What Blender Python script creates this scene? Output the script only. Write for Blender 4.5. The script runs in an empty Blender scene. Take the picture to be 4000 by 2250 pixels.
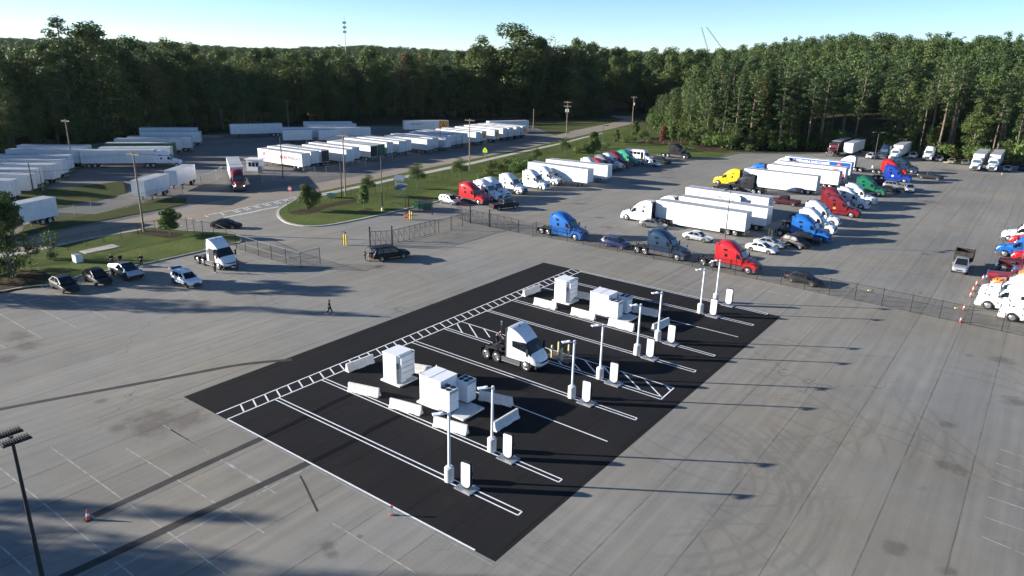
import bpy, bmesh, math, random
from mathutils import Vector, Matrix
import numpy as np

rnd = random.Random(7)
R = math.radians
scene = bpy.context.scene
col = scene.collection

# ------------------------------------------------------------------ camera, world, sun
CAM_H = 28.5
F_PX, PITCH, ROLL = 2805.0, R(18.26), R(1.31)
FW = Vector((0, math.cos(PITCH), -math.sin(PITCH)))
_r = Vector((1, 0, 0)); _u = _r.cross(FW)
RT = _r * math.cos(ROLL) + _u * math.sin(ROLL)
UP = -_r * math.sin(ROLL) + _u * math.cos(ROLL)
cam_data = bpy.data.cameras.new('camera')
cam = bpy.data.objects.new('camera', cam_data); col.objects.link(cam)
cam_data.sensor_width = 36.0
cam_data.lens = F_PX / 4000 * 36
cam_data.clip_start = 0.5; cam_data.clip_end = 12000
M = Matrix.Identity(4)
for i in range(3):
    M[i][0] = RT[i]; M[i][1] = UP[i]; M[i][2] = -FW[i]
M[2][3] = CAM_H
cam.matrix_world = M
scene.camera = cam

SUN_EL, SUN_AZ = R(14.3), R(177.3)      # azimuth of the sun measured from +x towards +y
world = bpy.data.worlds.new('World'); scene.world = world; world.use_nodes = True
nt = world.node_tree; nt.nodes.clear()
sky = nt.nodes.new('ShaderNodeTexSky'); sky.sky_type = 'NISHITA'; sky.sun_disc = False
sky.sun_elevation = SUN_EL
sky.sun_rotation = R(90) - SUN_AZ
sky.altitude = 100; sky.air_density = 0.62; sky.dust_density = 0.0; sky.ozone_density = 3.2
bg = nt.nodes.new('ShaderNodeBackground'); bg.inputs['Strength'].default_value = 0.080
wo = nt.nodes.new('ShaderNodeOutputWorld')
nt.links.new(sky.outputs[0], bg.inputs[0]); nt.links.new(bg.outputs[0], wo.inputs[0])
sd = bpy.data.lights.new('sun', 'SUN'); sd.energy = 5.0; sd.angle = R(0.5); sd.color = (1.0, 0.94, 0.86)
sun = bpy.data.objects.new('sun', sd); col.objects.link(sun)
S = Vector((math.cos(SUN_AZ) * math.cos(SUN_EL), math.sin(SUN_AZ) * math.cos(SUN_EL), math.sin(SUN_EL)))
sun.rotation_euler = S.to_track_quat('Z', 'Y').to_euler()
sun.location = (-60, 60, 60)
scene.view_settings.view_transform = 'Standard'; scene.view_settings.look = 'None'
scene.view_settings.gamma = 1.0; scene.view_settings.use_curve_mapping = False
scene.view_settings.exposure = 1.38
scene.render.engine = 'CYCLES'
scene.cycles.max_bounces = 5; scene.cycles.diffuse_bounces = 2; scene.cycles.glossy_bounces = 2
scene.cycles.transparent_max_bounces = 12; scene.cycles.transmission_bounces = 2; scene.cycles.volume_bounces = 0
scene.cycles.use_denoising = True

# ------------------------------------------------------------------ survey: where a sight line meets the ground (or the level z)
def at(px, py, z=0.0):
    d = (px - 2000) / F_PX * RT - (py - 1125) / F_PX * UP + FW
    t = (z - CAM_H) / d.z
    return Vector((d.x * t, d.y * t, z))
def crop(ox, oy, s):
    return lambda x, y, z=0.0: at(ox + x / s, oy + y / s, z)
K1 = crop(0, 400, 2.415); K2 = crop(1000, 400, 2.415); K3 = crop(2000, 400, 2.415); K4 = crop(3000, 400, 2.415)
M1 = crop(0, 900, 2.415); M2 = crop(1000, 1200, 2.415); M3 = crop(1800, 1000, 2.415); M4 = crop(3000, 850, 2.415)
N1 = crop(600, 1400, 2.8975); N2 = crop(1300, 1700, 2.576); N3 = crop(2200, 950, 2.576); N4 = crop(0, 1600, 2.229)
P1 = crop(1200, 850, 3.22); P2 = crop(1800, 1200, 4.83); P3 = crop(700, 850, 4.83); P4 = crop(1650, 700, 4.2933)
P5 = crop(150, 950, 4.2933); P6 = crop(3700, 850, 3.22); P7 = crop(800, 550, 4.2933); P8 = crop(3100, 500, 2.8622)
D = crop(0, 0, 0.644)
def height_of(base, top_px):
    """height of a vertical thing standing at base whose top is seen at row top_px (4000 px scale)"""
    lo, hi = 0.0, 60.0
    for _ in range(40):
        m = (lo + hi) / 2
        v = Vector((base.x, base.y, m - CAM_H)); y = 1125 - F_PX * v.dot(UP) / v.dot(FW)
        if y > top_px: lo = m
        else: hi = m
    return lo
AX = Vector((math.cos(R(-36.45)), math.sin(R(-36.45)), 0))   # along the charging bays
BX = Vector((-AX.y, AX.x, 0))                                 # across them

# ------------------------------------------------------------------ object helpers
def tag(o, label=None, cat=None, group=None, kind=None):
    if label: o['label'] = label
    if cat: o['category'] = cat
    if group: o['group'] = group
    if kind: o['kind'] = kind
    return o
def empty(name, loc=(0, 0, 0), rz=0.0, label=None, cat=None, group=None):
    o = bpy.data.objects.new(name, None); col.objects.link(o)
    o.empty_display_size = 0.3
    o.location = loc; o.rotation_euler = (0, 0, rz)
    return tag(o, label, cat, group)
def put(name, mesh, parent=None, loc=(0, 0, 0), rz=0.0, paint=None, scale=None, rot=None):
    o = bpy.data.objects.new(name, mesh); col.objects.link(o)
    o.location = loc; o.rotation_euler = rot if rot else (0, 0, rz)
    if scale: o.scale = scale if hasattr(scale, '__len__') else (scale,) * 3
    if parent: o.parent = parent
    if paint is not None:
        for s in o.material_slots:
            if s.material and s.material.name.startswith('paint'):
                s.link = 'OBJECT'; s.material = paint
    return o

class MB:
    """collects shapes, then makes ONE mesh"""
    def __init__(s): s.v = []; s.f = []; s.mi = []; s.cur = 0
    def mat(s, i): s.cur = i; return s
    def add(s, vs, fs):
        b = len(s.v); s.v += [tuple(v) for v in vs]
        for f in fs: s.f.append([b + i for i in f]); s.mi.append(s.cur)
        return s
    def box(s, x0, x1, y0, y1, z0, z1, Mx=None):
        vs = [Vector(p) for p in ((x0, y0, z0), (x1, y0, z0), (x1, y1, z0), (x0, y1, z0), (x0, y0, z1), (x1, y0, z1), (x1, y1, z1), (x0, y1, z1))]
        if Mx: vs = [Mx @ v for v in vs]
        return s.add(vs, [(0, 3, 2, 1), (4, 5, 6, 7), (0, 1, 5, 4), (1, 2, 6, 5), (2, 3, 7, 6), (3, 0, 4, 7)])
    def cyl(s, p0, p1, r0, r1=None, n=10, cap=True):
        r1 = r0 if r1 is None else r1
        p0 = Vector(p0); p1 = Vector(p1); d = (p1 - p0).normalized()
        a = d.orthogonal().normalized(); b = d.cross(a)
        vs = []
        for p, r in ((p0, r0), (p1, r1)):
            for i in range(n):
                t = 2 * math.pi * i / n; vs.append(p + a * (r * math.cos(t)) + b * (r * math.sin(t)))
        fs = [(i, (i + 1) % n, n + (i + 1) % n, n + i) for i in range(n)]
        if cap: fs += [tuple(range(n - 1, -1, -1)), tuple(range(n, 2 * n))]
        return s.add(vs, fs)
    def tube(s, pts, r, n=6):
        for a, b in zip(pts[:-1], pts[1:]): s.cyl(a, b, r if not hasattr(r, '__len__') else r[0], n=n)
        return s
    def lathe(s, prof, axis='z', c=(0, 0, 0), n=16):
        vs = []
        for (r, h) in prof:
            for i in range(n):
                t = 2 * math.pi * i / n; a, b = r * math.cos(t), r * math.sin(t)
                p = (a, b, h) if axis == 'z' else (a, h, b)
                vs.append((p[0] + c[0], p[1] + c[1], p[2] + c[2]))
        fs = []
        for k in range(len(prof) - 1):
            for i in range(n):
                j = (i + 1) % n
                q = (k * n + i, k * n + j, (k + 1) * n + j, (k + 1) * n + i)
                fs.append(q if axis == 'z' else q[::-1])
        return s.add(vs, fs)
    def prism(s, poly, y0, y1):
        """side outline (x, z) pulled from y0 to y1"""
        n = len(poly)
        vs = [(x, y0, z) for x, z in poly] + [(x, y1, z) for x, z in poly]
        fs = [(i, (i + 1) % n, n + (i + 1) % n, n + i) for i in range(n)] + [tuple(range(n - 1, -1, -1)), tuple(range(n, 2 * n))]
        return s.add(vs, fs)
    def slab(s, poly, z0, z1):
        n = len(poly)
        vs = [(p[0], p[1], z0) for p in poly] + [(p[0], p[1], z1) for p in poly]
        fs = [(i, (i + 1) % n, n + (i + 1) % n, n + i) for i in range(n)] + [tuple(range(n - 1, -1, -1)), tuple(range(n, 2 * n))]
        return s.add(vs, fs)
    def quad(s, a, b, c, d): return s.add([a, b, c, d], [(0, 1, 2, 3)])
    def loft(s, rings, cap0=True, cap1=True):
        n = len(rings[0]); vs = [p for r in rings for p in r]; fs = []
        for k in range(len(rings) - 1):
            for i in range(n):
                j = (i + 1) % n
                fs.append((k * n + i, k * n + j, (k + 1) * n + j, (k + 1) * n + i))
        if cap0: fs.append(tuple(range(n - 1, -1, -1)))
        if cap1: fs.append(tuple((len(rings) - 1) * n + i for i in range(n)))
        return s.add(vs, fs)
    def strip(s, a, b, w, z=0.0):
        """flat painted strip on the ground from a to b"""
        a = Vector(a[:2]).to_3d(); b = Vector(b[:2]).to_3d(); d = (b - a).normalized(); n = Vector((-d.y, d.x, 0)) * w / 2
        up = Vector((0, 0, z))
        return s.add([a - n + up, b - n + up, b + n + up, a + n + up], [(0, 1, 2, 3)])
    def mesh(s, name, mats, smooth=None):
        me = bpy.data.meshes.new(name); me.from_pydata(s.v, [], s.f)
        if not isinstance(mats, (list, tuple)): mats = [mats]
        for m in mats: me.materials.append(m)
        me.polygons.foreach_set('material_index', s.mi)
        bm = bmesh.new(); bm.from_mesh(me)
        bmesh.ops.recalc_face_normals(bm, faces=bm.faces)
        if smooth is not None:
            bmesh.ops.remove_doubles(bm, verts=bm.verts, dist=0.0008)
            for f in bm.faces: f.smooth = True
            for e in bm.edges:
                if len(e.link_faces) != 2 or e.calc_face_angle(0) > smooth: e.smooth = False
        bm.to_mesh(me); bm.free(); me.update()
        return me
    def obj(s, name, mats, parent=None, smooth=None, **k):
        return put(name, s.mesh(name, mats, smooth), parent, **k)

def ring(x, z0, z1, w, wt=None, zs=None, r=0.12):
    """one cross section of a vehicle body: straight side up to zs, then drawn in to half width wt at the roof"""
    wt = w - 0.1 if wt is None else wt
    zs = z1 - max(0.12, (z1 - z0) * .2) if zs is None else zs
    h = [(w - r, z0), (w, z0 + r * .7), (w, (z0 + zs) / 2), (w, zs), (w - (w - wt) * .35, zs + (z1 - zs) * .55), (wt, z1 - (z1 - zs) * .12), (wt - .16, z1)]
    return [(x, y, z) for y, z in h] + [(x, -y, z) for y, z in h[::-1]]

# ------------------------------------------------------------------ materials
def nodes_of(m):
    m.use_nodes = True; t = m.node_tree; b = t.nodes['Principled BSDF']
    return t, b, t.nodes, t.links
def mat(name, c, rough=0.5, metal=0.0, spec=0.5, coat=0.0, var=0.0, vscale=3.0, bump=0.0, bscale=20.0, emit=None, dirt=0.0):
    m = bpy.data.materials.new(name); t, b, N, L = nodes_of(m)
    b.inputs['Base Color'].default_value = (*c, 1); b.inputs['Roughness'].default_value = rough
    b.inputs['Metallic'].default_value = metal; b.inputs['Specular IOR Level'].default_value = spec
    b.inputs['Coat Weight'].default_value = coat; b.inputs['Coat Roughness'].default_value = 0.06
    if var or bump or dirt:
        tc = N.new('ShaderNodeTexCoord')
        n = N.new('ShaderNodeTexNoise'); n.inputs['Scale'].default_value = vscale; n.inputs['Detail'].default_value = 5
        L.new(tc.outputs['Object'], n.inputs['Vector'])
        mr = N.new('ShaderNodeMapRange'); mr.inputs[1].default_value = .3; mr.inputs[2].default_value = .7
        mr.inputs[3].default_value = 1 - var; mr.inputs[4].default_value = 1 + var
        L.new(n.outputs[0], mr.inputs[0])
        mx = N.new('ShaderNodeMix'); mx.data_type = 'RGBA'; mx.blend_type = 'MULTIPLY'; mx.inputs[0].default_value = 1
        mx.inputs[6].default_value = (*c, 1); L.new(mr.outputs[0], mx.inputs[7])
        out = mx.outputs[2]
        if dirt:
            sp = N.new('ShaderNodeSeparateXYZ'); L.new(tc.outputs['Object'], sp.inputs[0])
            n2 = N.new('ShaderNodeTexNoise'); n2.inputs['Scale'].default_value = 1.3; n2.inputs['Detail'].default_value = 6
            mp = N.new('ShaderNodeMapping'); mp.inputs['Scale'].default_value = (2.2, 2.2, .35)
            L.new(tc.outputs['Object'], mp.inputs[0]); L.new(mp.outputs[0], n2.inputs['Vector'])
            mm = N.new('ShaderNodeMapRange'); mm.inputs[1].default_value = .5; mm.inputs[2].default_value = .75; mm.inputs[4].default_value = dirt
            L.new(n2.outputs[0], mm.inputs[0])
            m2 = N.new('ShaderNodeMix'); m2.data_type = 'RGBA'; L.new(mm.outputs[0], m2.inputs[0])
            L.new(out, m2.inputs[6]); m2.inputs[7].default_value = (.16, .13, .10, 1); out = m2.outputs[2]
        L.new(out, b.inputs['Base Color'])
        if bump:
            n3 = N.new('ShaderNodeTexNoise'); n3.inputs['Scale'].default_value = bscale; n3.inputs['Detail'].default_value = 4
            L.new(tc.outputs['Object'], n3.inputs['Vector'])
            bp = N.new('ShaderNodeBump'); bp.inputs['Strength'].default_value = bump; bp.inputs['Distance'].default_value = .03
            L.new(n3.outputs[0], bp.inputs['Height']); L.new(bp.outputs[0], b.inputs['Normal'])
    if emit:
        b.inputs['Emission Color'].default_value = (*c, 1); b.inputs['Emission Strength'].default_value = emit
    return m
PAINT0 = mat('paint', (.75, .75, .75), .28, coat=.6)
def paint(name, c, metal=0.0, rough=.3): return mat('paint_' + name, c, rough if max(c) > .06 else .5, metal, coat=.4 if max(c) > .06 else .05, spec=.5 if max(c) > .06 else .2, var=.04, vscale=1.2, dirt=.10 if max(c) > .15 else .02)
WHITE = paint('white', (.74, .75, .76)); RED = paint('red', (.50, .014, .02)); DRED = paint('dark_red', (.17, .012, .019))
BLUE = paint('blue', (.009, .11, .38)); NAVY = paint('navy', (.014, .036, .072)); ROYAL = paint('royal_blue', (.012, .045, .30))
GREEN = paint('green', (.01, .13, .065)); MINT = paint('mint_green', (.05, .30, .19)); YELL = paint('yellow', (.80, .52, .01))
GREY = paint('grey', (.22, .22, .22), .3); BLACK = paint('black', (.012, .012, .014)); ORANGE = paint('orange', (.72, .20, .03))
CHARC = paint('charcoal', (.022, .024, .028), .3); SILVER = paint('silver', (.52, .53, .54), .6); TAN = paint('tan', (.48, .40, .30), .4)
CBLUE = paint('car_blue', (.008, .016, .10)); MAROON = paint('maroon', (.055, .009, .013)); GGREY = paint('green_grey', (.17, .18, .17), .5)
STEEL = mat('stainless_steel', (.55, .56, .57), .32, .9)
GLASS = mat('tinted_glass', (.010, .013, .017), .10, 0, spec=.35)
GLASSB = mat('window_glass_pale', (.06, .10, .12), .06, 0, spec=.9)
TYRE = mat('tyre_rubber', (.018, .018, .018), .85, var=.2)
CHROME = mat('chrome', (.75, .75, .75), .16, 1.0)
RIM = mat('aluminium_rim', (.62, .62, .62), .3, .85)
BLK = mat('black_plastic', (.015, .015, .016), .6)
FRAME = mat('black_frame_steel', (.022, .021, .02), .65, var=.3, vscale=6)
DKGREY = mat('dark_grey_plastic', (.07, .07, .075), .6, var=.15)
GREASE = mat('greasy_steel', (.05, .045, .04), .45, .5, var=.4, vscale=8)
LAMP = mat('headlight_lens', (.75, .78, .8), .1, .4)
LAMPON = mat('lit_headlight', (1, .93, .75), .2, emit=6)
TAIL = mat('red_lens', (.45, .01, .01), .2)
AMBER = mat('amber_lens', (.8, .3, .02), .25)
CONC = mat('cast_concrete', (.66, .64, .60), .85, var=.10, vscale=1.5, bump=.3, bscale=9, dirt=.18)
CONC2 = mat('kerb_concrete', (.40, .38, .34), .9, var=.2, vscale=.9, bump=.3, bscale=6)
SIDEW = mat('sidewalk_concrete', (.42, .38, .32), .9, var=.12, vscale=.6)
WOODP = mat('weathered_pole_wood', (.26, .20, .14), .85, var=.25, vscale=2.0, bump=.4, bscale=14)
DWOOD = mat('dark_creosote_wood', (.07, .06, .055), .85, var=.3, vscale=2.0)
WPAINT = mat('white_powder_coat', (.78, .79, .80), .35, var=.03, vscale=1.0)
LPAINT = mat('white_line_paint', (.74, .75, .76), .75, var=.10, vscale=3.0)
CABW = mat('cabinet_white', (.80, .80, .79), .38, var=.03, vscale=.7, dirt=.05)
GALV = mat('galvanised_steel', (.42, .43, .43), .45, .7, var=.15, vscale=5)
BSTEEL = mat('black_fence_steel', (.012, .012, .012), .5)
YPAINT = mat('yellow_bollard_paint', (.75, .55, .04), .5, var=.08, vscale=3)
CREAM = mat('faded_yellow_sleeve', (.62, .52, .26), .6, var=.1, vscale=3)
CONEO = mat('cone_orange', (.75, .10, .04), .55)
REFL = mat('reflective_white', (.8, .8, .8), .4)
TRLW = mat('trailer_white', (.72, .72, .71), .35, var=.05, vscale=.6, dirt=.16)
TRLR = mat('trailer_roof', (.35, .36, .37), .6, var=.2, vscale=.4)
TRLG = mat('container_green', (.015, .11, .05), .5, var=.15, vscale=.8)
TRLB = mat('trailer_blue', (.01, .07, .30), .4, var=.05)
LEDW = mat('led_lamp_face', (.7, .72, .75), .4)
# ------------------------------------------------------------------ ground materials
def math_n(N, L, op, a, b=None, c=None):
    n = N.new('ShaderNodeMath'); n.operation = op
    for i, v in enumerate((a, b, c)):
        if v is None: continue
        if isinstance(v, (int, float)): n.inputs[i].default_value = v
        else: L.new(v, n.inputs[i])
    return n.outputs[0]
def noise_n(N, L, vec, scale, detail=4, rough=.55, stretch=None, rot=None):
    if stretch or rot:
        mp = N.new('ShaderNodeMapping')
        if rot: mp.inputs['Rotation'].default_value = (0, 0, rot)
        L.new(vec, mp.inputs[0]); v2 = mp.outputs[0]
        if stretch:
            mp2 = N.new('ShaderNodeMapping'); mp2.inputs['Scale'].default_value = stretch; L.new(v2, mp2.inputs[0]); v2 = mp2.outputs[0]
        vec = v2
    n = N.new('ShaderNodeTexNoise'); n.inputs['Scale'].default_value = scale; n.inputs['Detail'].default_value = detail; n.inputs['Roughness'].default_value = rough
    L.new(vec, n.inputs['Vector']); return n.outputs[0]
def rng(N, L, v, a, b, c, d):
    m = N.new('ShaderNodeMapRange'); L.new(v, m.inputs[0])
    for i, x in enumerate((a, b, c, d)): m.inputs[i + 1].default_value = x
    return m.outputs[0]
def mixc(N, L, fac, a, b, mode='MIX'):
    m = N.new('ShaderNodeMix'); m.data_type = 'RGBA'; m.blend_type = mode
    for i, v in ((0, fac), (6, a), (7, b)):
        if isinstance(v, (int, float)): m.inputs[i].default_value = v
        elif isinstance(v, tuple): m.inputs[i].default_value = (*v, 1)
        else: L.new(v, m.inputs[i])
    return m.outputs[2]

_c = D(1600, 1180); _r = (D(1950, 1130) - _c).length
ARCS = [(_c, _r), (_c, _r - 1.0), (_c + Vector((.6, -.3, 0)), _r - 2.4), (_c + Vector((.3, .5, 0)), _r - 3.6), (_c + Vector((-.5, 1.5, 0)), _r + .7), (_c + Vector((1, 2, 0)), _r - 4.8), (M4(-150, 1700), 13.0), (M4(-420, 1500), 11.5), (M4(-650, 1900), 12.0), (M4(-300, 2150), 16.0),
        (at(2500, 2350), 9.0), (at(2250, 2150), 8.0), (at(3300, 1500), 17.0), (M4(1100, 620), 8.0), (M4(1130, 640), 8.9), (at(2700, 1900), 12.5), (at(3700, 1700), 14.0), (P1(560, 900), 9.5), (at(3000, 2150), 20.0)]
STAINS = [(D(395, 1062), 2.6), (D(470, 1055), 1.6), (D(300, 1078), .8), (D(45, 848), 1.5), (D(70, 870), 1.3), (D(10, 905), 1.2), (D(505, 765), 1.3), (D(822, 1376), .55), (D(835, 1395), .5), (D(905, 1350), .22), (D(255, 1010), .5), (D(2405, 1180), .9), (D(2375, 1170), .7), (D(2520, 905), 1.2), (D(2440, 895), .5), (D(2390, 1068), .8), (D(2250, 1378), .9), (D(2390, 1440), .6), (D(2550, 1010), 1.1), (D(1700, 880), 1.4), (D(1560, 1000), 1.6), (D(2330, 640), .8), (D(1640, 960), 1.0), (P1(900, 620), 1.0), (K4(1520, 940), 2.5), (K4(1700, 640), 3.0), (K4(1250, 600), 2.5), (K3(1800, 1160), 1.3), (K3(900, 1180), 1.2), (K3(420, 640), 2), (K3(1180, 760), 2)]
def pavement(name, base, lane=4.3, seam=.5, old=True, arcs=True, blot=.55):
    m = bpy.data.materials.new(name); t, b, N, L = nodes_of(m)
    tc = N.new('ShaderNodeTexCoord'); P = tc.outputs['Object']
    mp = N.new('ShaderNodeMapping'); mp.inputs['Rotation'].default_value = (0, 0, R(36.45)); L.new(P, mp.inputs[0])
    sp = N.new('ShaderNodeSeparateXYZ'); L.new(mp.outputs[0], sp.inputs[0]); u, v = sp.outputs[0], sp.outputs[1]   # u across the paving lanes, v along
    wob = rng(N, L, noise_n(N, L, P, .35, 3), 0, 1, -.25, .25)
    uu = math_n(N, L, 'ADD', u, math_n(N, L, 'MULTIPLY', wob, .22))
    q = math_n(N, L, 'DIVIDE', uu, lane)
    fr = math_n(N, L, 'FRACT', math_n(N, L, 'ADD', q, 100.0)); idx = math_n(N, L, 'FLOOR', math_n(N, L, 'ADD', q, 100.0))
    dist = math_n(N, L, 'MULTIPLY', math_n(N, L, 'MINIMUM', fr, math_n(N, L, 'SUBTRACT', 1.0, fr)), lane)
    sm = rng(N, L, dist, .02, .07, seam, 0)
    smn = math_n(N, L, 'MULTIPLY', sm, rng(N, L, noise_n(N, L, P, .25, 5, .7), .35, .6, .25, 1))
    wn = N.new('ShaderNodeTexWhiteNoise'); wn.noise_dimensions = '1D'; L.new(idx, wn.inputs['W'])
    lane_t = rng(N, L, wn.outputs[0], 0, 1, .93, 1.07)
    # long streaks along the lanes
    st = N.new('ShaderNodeMapping'); st.inputs['Scale'].default_value = (1.6, .06, 1); L.new(mp.outputs[0], st.inputs[0])
    streak = rng(N, L, noise_n(N, L, st.outputs[0], 1.0, 4), .3, .7, .88, 1.1)
    big = rng(N, L, noise_n(N, L, P, .035, 6, .6), .3, .7, .84, 1.14)
    mid = rng(N, L, noise_n(N, L, P, .4, 6, .65), .3, .7, .93, 1.06)
    fine = rng(N, L, noise_n(N, L, P, 9, 3, .7), .25, .75, .9, 1.1)
    f = math_n(N, L, 'MULTIPLY', math_n(N, L, 'MULTIPLY', math_n(N, L, 'MULTIPLY', lane_t, streak), math_n(N, L, 'MULTIPLY', big, mid)), fine)
    f = math_n(N, L, 'MULTIPLY', f, math_n(N, L, 'SUBTRACT', 1.0, smn))
    if arcs:
        tot = None
        for c, r in ARCS:
            vd = N.new('ShaderNodeVectorMath'); vd.operation = 'DISTANCE'; L.new(P, vd.inputs[0]); vd.inputs[1].default_value = (c.x, c.y, 0)
            for k in (0.0, 1.9):
                d2 = math_n(N, L, 'ABSOLUTE', math_n(N, L, 'SUBTRACT', vd.outputs[1], r + k))
                a = rng(N, L, d2, .05, .24, .13, 0)
                tot = a if tot is None else math_n(N, L, 'MAXIMUM', tot, a)
        msk = rng(N, L, noise_n(N, L, P, .09, 3), .44, .56, 0, 1)
        f = math_n(N, L, 'MULTIPLY', f, math_n(N, L, 'SUBTRACT', 1.0, math_n(N, L, 'MULTIPLY', tot, msk)))
    tint = mixc(N, L, rng(N, L, noise_n(N, L, P, .06, 4), .35, .65, 0, 1), base, (base[0] * 1.08, base[1] * 1.01, base[2] * .90))
    c = mixc(N, L, 1.0, tint, f, 'MULTIPLY')
    if old:
        bl = rng(N, L, noise_n(N, L, P, .22, 5, .6), .66, .78, 0, blot)
        c = mixc(N, L, bl, c, (base[0] * .42, base[1] * .38, base[2] * .34))
        if arcs:
            tot = None; wn2 = noise_n(N, L, P, .8, 5, .65)
            for c0, r in STAINS:
                vd = N.new('ShaderNodeVectorMath'); vd.operation = 'DISTANCE'; L.new(P, vd.inputs[0]); vd.inputs[1].default_value = (c0.x, c0.y, 0)
                e = math_n(N, L, 'DIVIDE', vd.outputs[1], r * 1.5); a = math_n(N, L, 'SUBTRACT', math_n(N, L, 'MULTIPLY', wn2, 2.0), e)
                a = rng(N, L, a, .25, .75, 0, .55); tot = a if tot is None else math_n(N, L, 'MAXIMUM', tot, a)
            c = mixc(N, L, tot, c, (.085, .070, .058))
        sp2 = rng(N, L, noise_n(N, L, P, 1.7, 3, .6), .73, .80, 0, .5)
        c = mixc(N, L, sp2, c, (.04, .038, .035))
        # transverse cracks
        vr = N.new('ShaderNodeTexVoronoi'); vr.feature = 'DISTANCE_TO_EDGE'; vr.inputs['Scale'].default_value = .045
        dv = N.new('ShaderNodeVectorMath'); dv.operation = 'ADD'; L.new(P, dv.inputs[0])
        nn = N.new('ShaderNodeTexNoise'); nn.inputs['Scale'].default_value = .5; nn.inputs['Detail'].default_value = 5; L.new(P, nn.inputs['Vector'])
        sc = N.new('ShaderNodeVectorMath'); sc.operation = 'SCALE'; sc.inputs['Scale'].default_value = 3.0; L.new(nn.outputs['Color'], sc.inputs[0])
        L.new(sc.outputs[0], dv.inputs[1]); L.new(dv.outputs[0], vr.inputs['Vector'])
        cr = math_n(N, L, 'MULTIPLY', rng(N, L, vr.outputs['Distance'], 0.0, .0028, .5, 0), rng(N, L, noise_n(N, L, P, .05, 2), .5, .6, 0, 1))
        c = mixc(N, L, cr, c, (.03, .03, .03))
    if not old:
        du = rng(N, L, noise_n(N, L, P, .30, 6, .7), .60, .80, 0, .45)
        c = mixc(N, L, du, c, (.045, .040, .034))
        sc2 = rng(N, L, noise_n(N, L, mp.outputs[0], .9, 5, .7, stretch=(.25, 1.8, 1)), .62, .78, 0, .35)
        c = mixc(N, L, sc2, c, (.030, .028, .026))
        ed = rng(N, L, noise_n(N, L, P, 4.5, 3, .6), .70, .76, 0, .5); c = mixc(N, L, ed, c, (.06, .055, .05))
    L.new(c, b.inputs['Base Color']); b.inputs['Roughness'].default_value = .88; b.inputs['Specular IOR Level'].default_value = .25 if old else .10
    bp = N.new('ShaderNodeBump'); bp.inputs['Strength'].default_value = .25; bp.inputs['Distance'].default_value = .02
    L.new(noise_n(N, L, P, 25, 3), bp.inputs['Height']); L.new(bp.outputs[0], b.inputs['Normal'])
    return m
LOT = pavement('old_grey_asphalt', (.222, .216, .196))
LOT_F = pavement('yard_asphalt', (.15, .145, .135), lane=6, seam=.3, arcs=False, blot=.4)
NEWASP = pavement('new_black_asphalt', (.017, .017, .0185), lane=3.6, seam=.6, old=False, arcs=False)
ROAD = pavement('road_asphalt', (.27, .235, .19), lane=60, seam=0, arcs=False, blot=.2)
TRENCH = mat('trench_patch_asphalt', (.032, .029, .027), .9, var=.3, vscale=1.2, bump=.3)
FADED = mat('faded_line_paint', (.30, .295, .275), .85, var=.4, vscale=1.5)
BRIGHTL = mat('road_line_paint', (.55, .55, .53), .8, var=.2, vscale=1.5)

def ground_mat(name, cols, scale=.12):
    m = bpy.data.materials.new(name); t, b, N, L = nodes_of(m)
    tc = N.new('ShaderNodeTexCoord'); P = tc.outputs['Object']
    a = noise_n(N, L, P, scale, 6, .65); a2 = noise_n(N, L, P, scale * 6, 5, .7); a3 = noise_n(N, L, P, 3.5, 4, .75)
    c = mixc(N, L, rng(N, L, a, .38, .62, 0, 1), cols[0], cols[1])
    c = mixc(N, L, rng(N, L, a2, .47, .66, 0, .75), c, cols[2])
    c = mixc(N, L, 1.0, c, rng(N, L, a3, .25, .75, .55, 1.4), 'MULTIPLY')
    L.new(c, b.inputs['Base Color']); b.inputs['Roughness'].default_value = .95; b.inputs['Specular IOR Level'].default_value = .1
    bp = N.new('ShaderNodeBump'); bp.inputs['Strength'].default_value = .9; bp.inputs['Distance'].default_value = .12
    L.new(noise_n(N, L, P, 5, 5, .8), bp.inputs['Height']); L.new(bp.outputs[0], b.inputs['Normal'])
    return m
GRASS = ground_mat('mown_grass', ((.060, .105, .020), (.110, .140, .034), (.115, .085, .042)), .16)
GRASS2 = ground_mat('rough_grass', ((.055, .080, .020), (.085, .095, .030), (.085, .065, .035)))
FLOOR = ground_mat('wood_floor_litter', ((.035, .035, .016), (.05, .042, .022), (.025, .035, .012)), .08)

# ------------------------------------------------------------------ terrain
LEFT_EDGE = [D(-260, 420), D(0, 392), D(150, 372), D(300, 345), D(560, 326), D(760, 306), D(1000, 296), D(1340, 292), D(1440, 296), D(1525, 286)]
RIGHT_EDGE = [D(1640, 308), D(1672, 345), D(1760, 368), D(1850, 377), D(1960, 380), D(2172, 376), D(2331, 394), D(2576, 414), D(2800, 436), D(3300, 500)]
def sd_line(p, poly):
    """signed distance beyond a polyline (positive on the far side)"""
    best = 1e9; sg = 1
    for a, b in zip(poly[:-1], poly[1:]):
        ab = (b - a).xy; t = max(0, min(1, (p - a.xy).dot(ab) / ab.length_squared)); q = a.xy + ab * t
        d = (p - q).length
        if d < best:
            best = d; sg = 1 if ab.x * (p.y - a.y) - ab.y * (p.x - a.x) > 0 else -1
    return best * sg
def smooth(x, a, b):
    t = max(0, min(1, (x - a) / (b - a))); return t * t * (3 - 2 * t)
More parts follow.
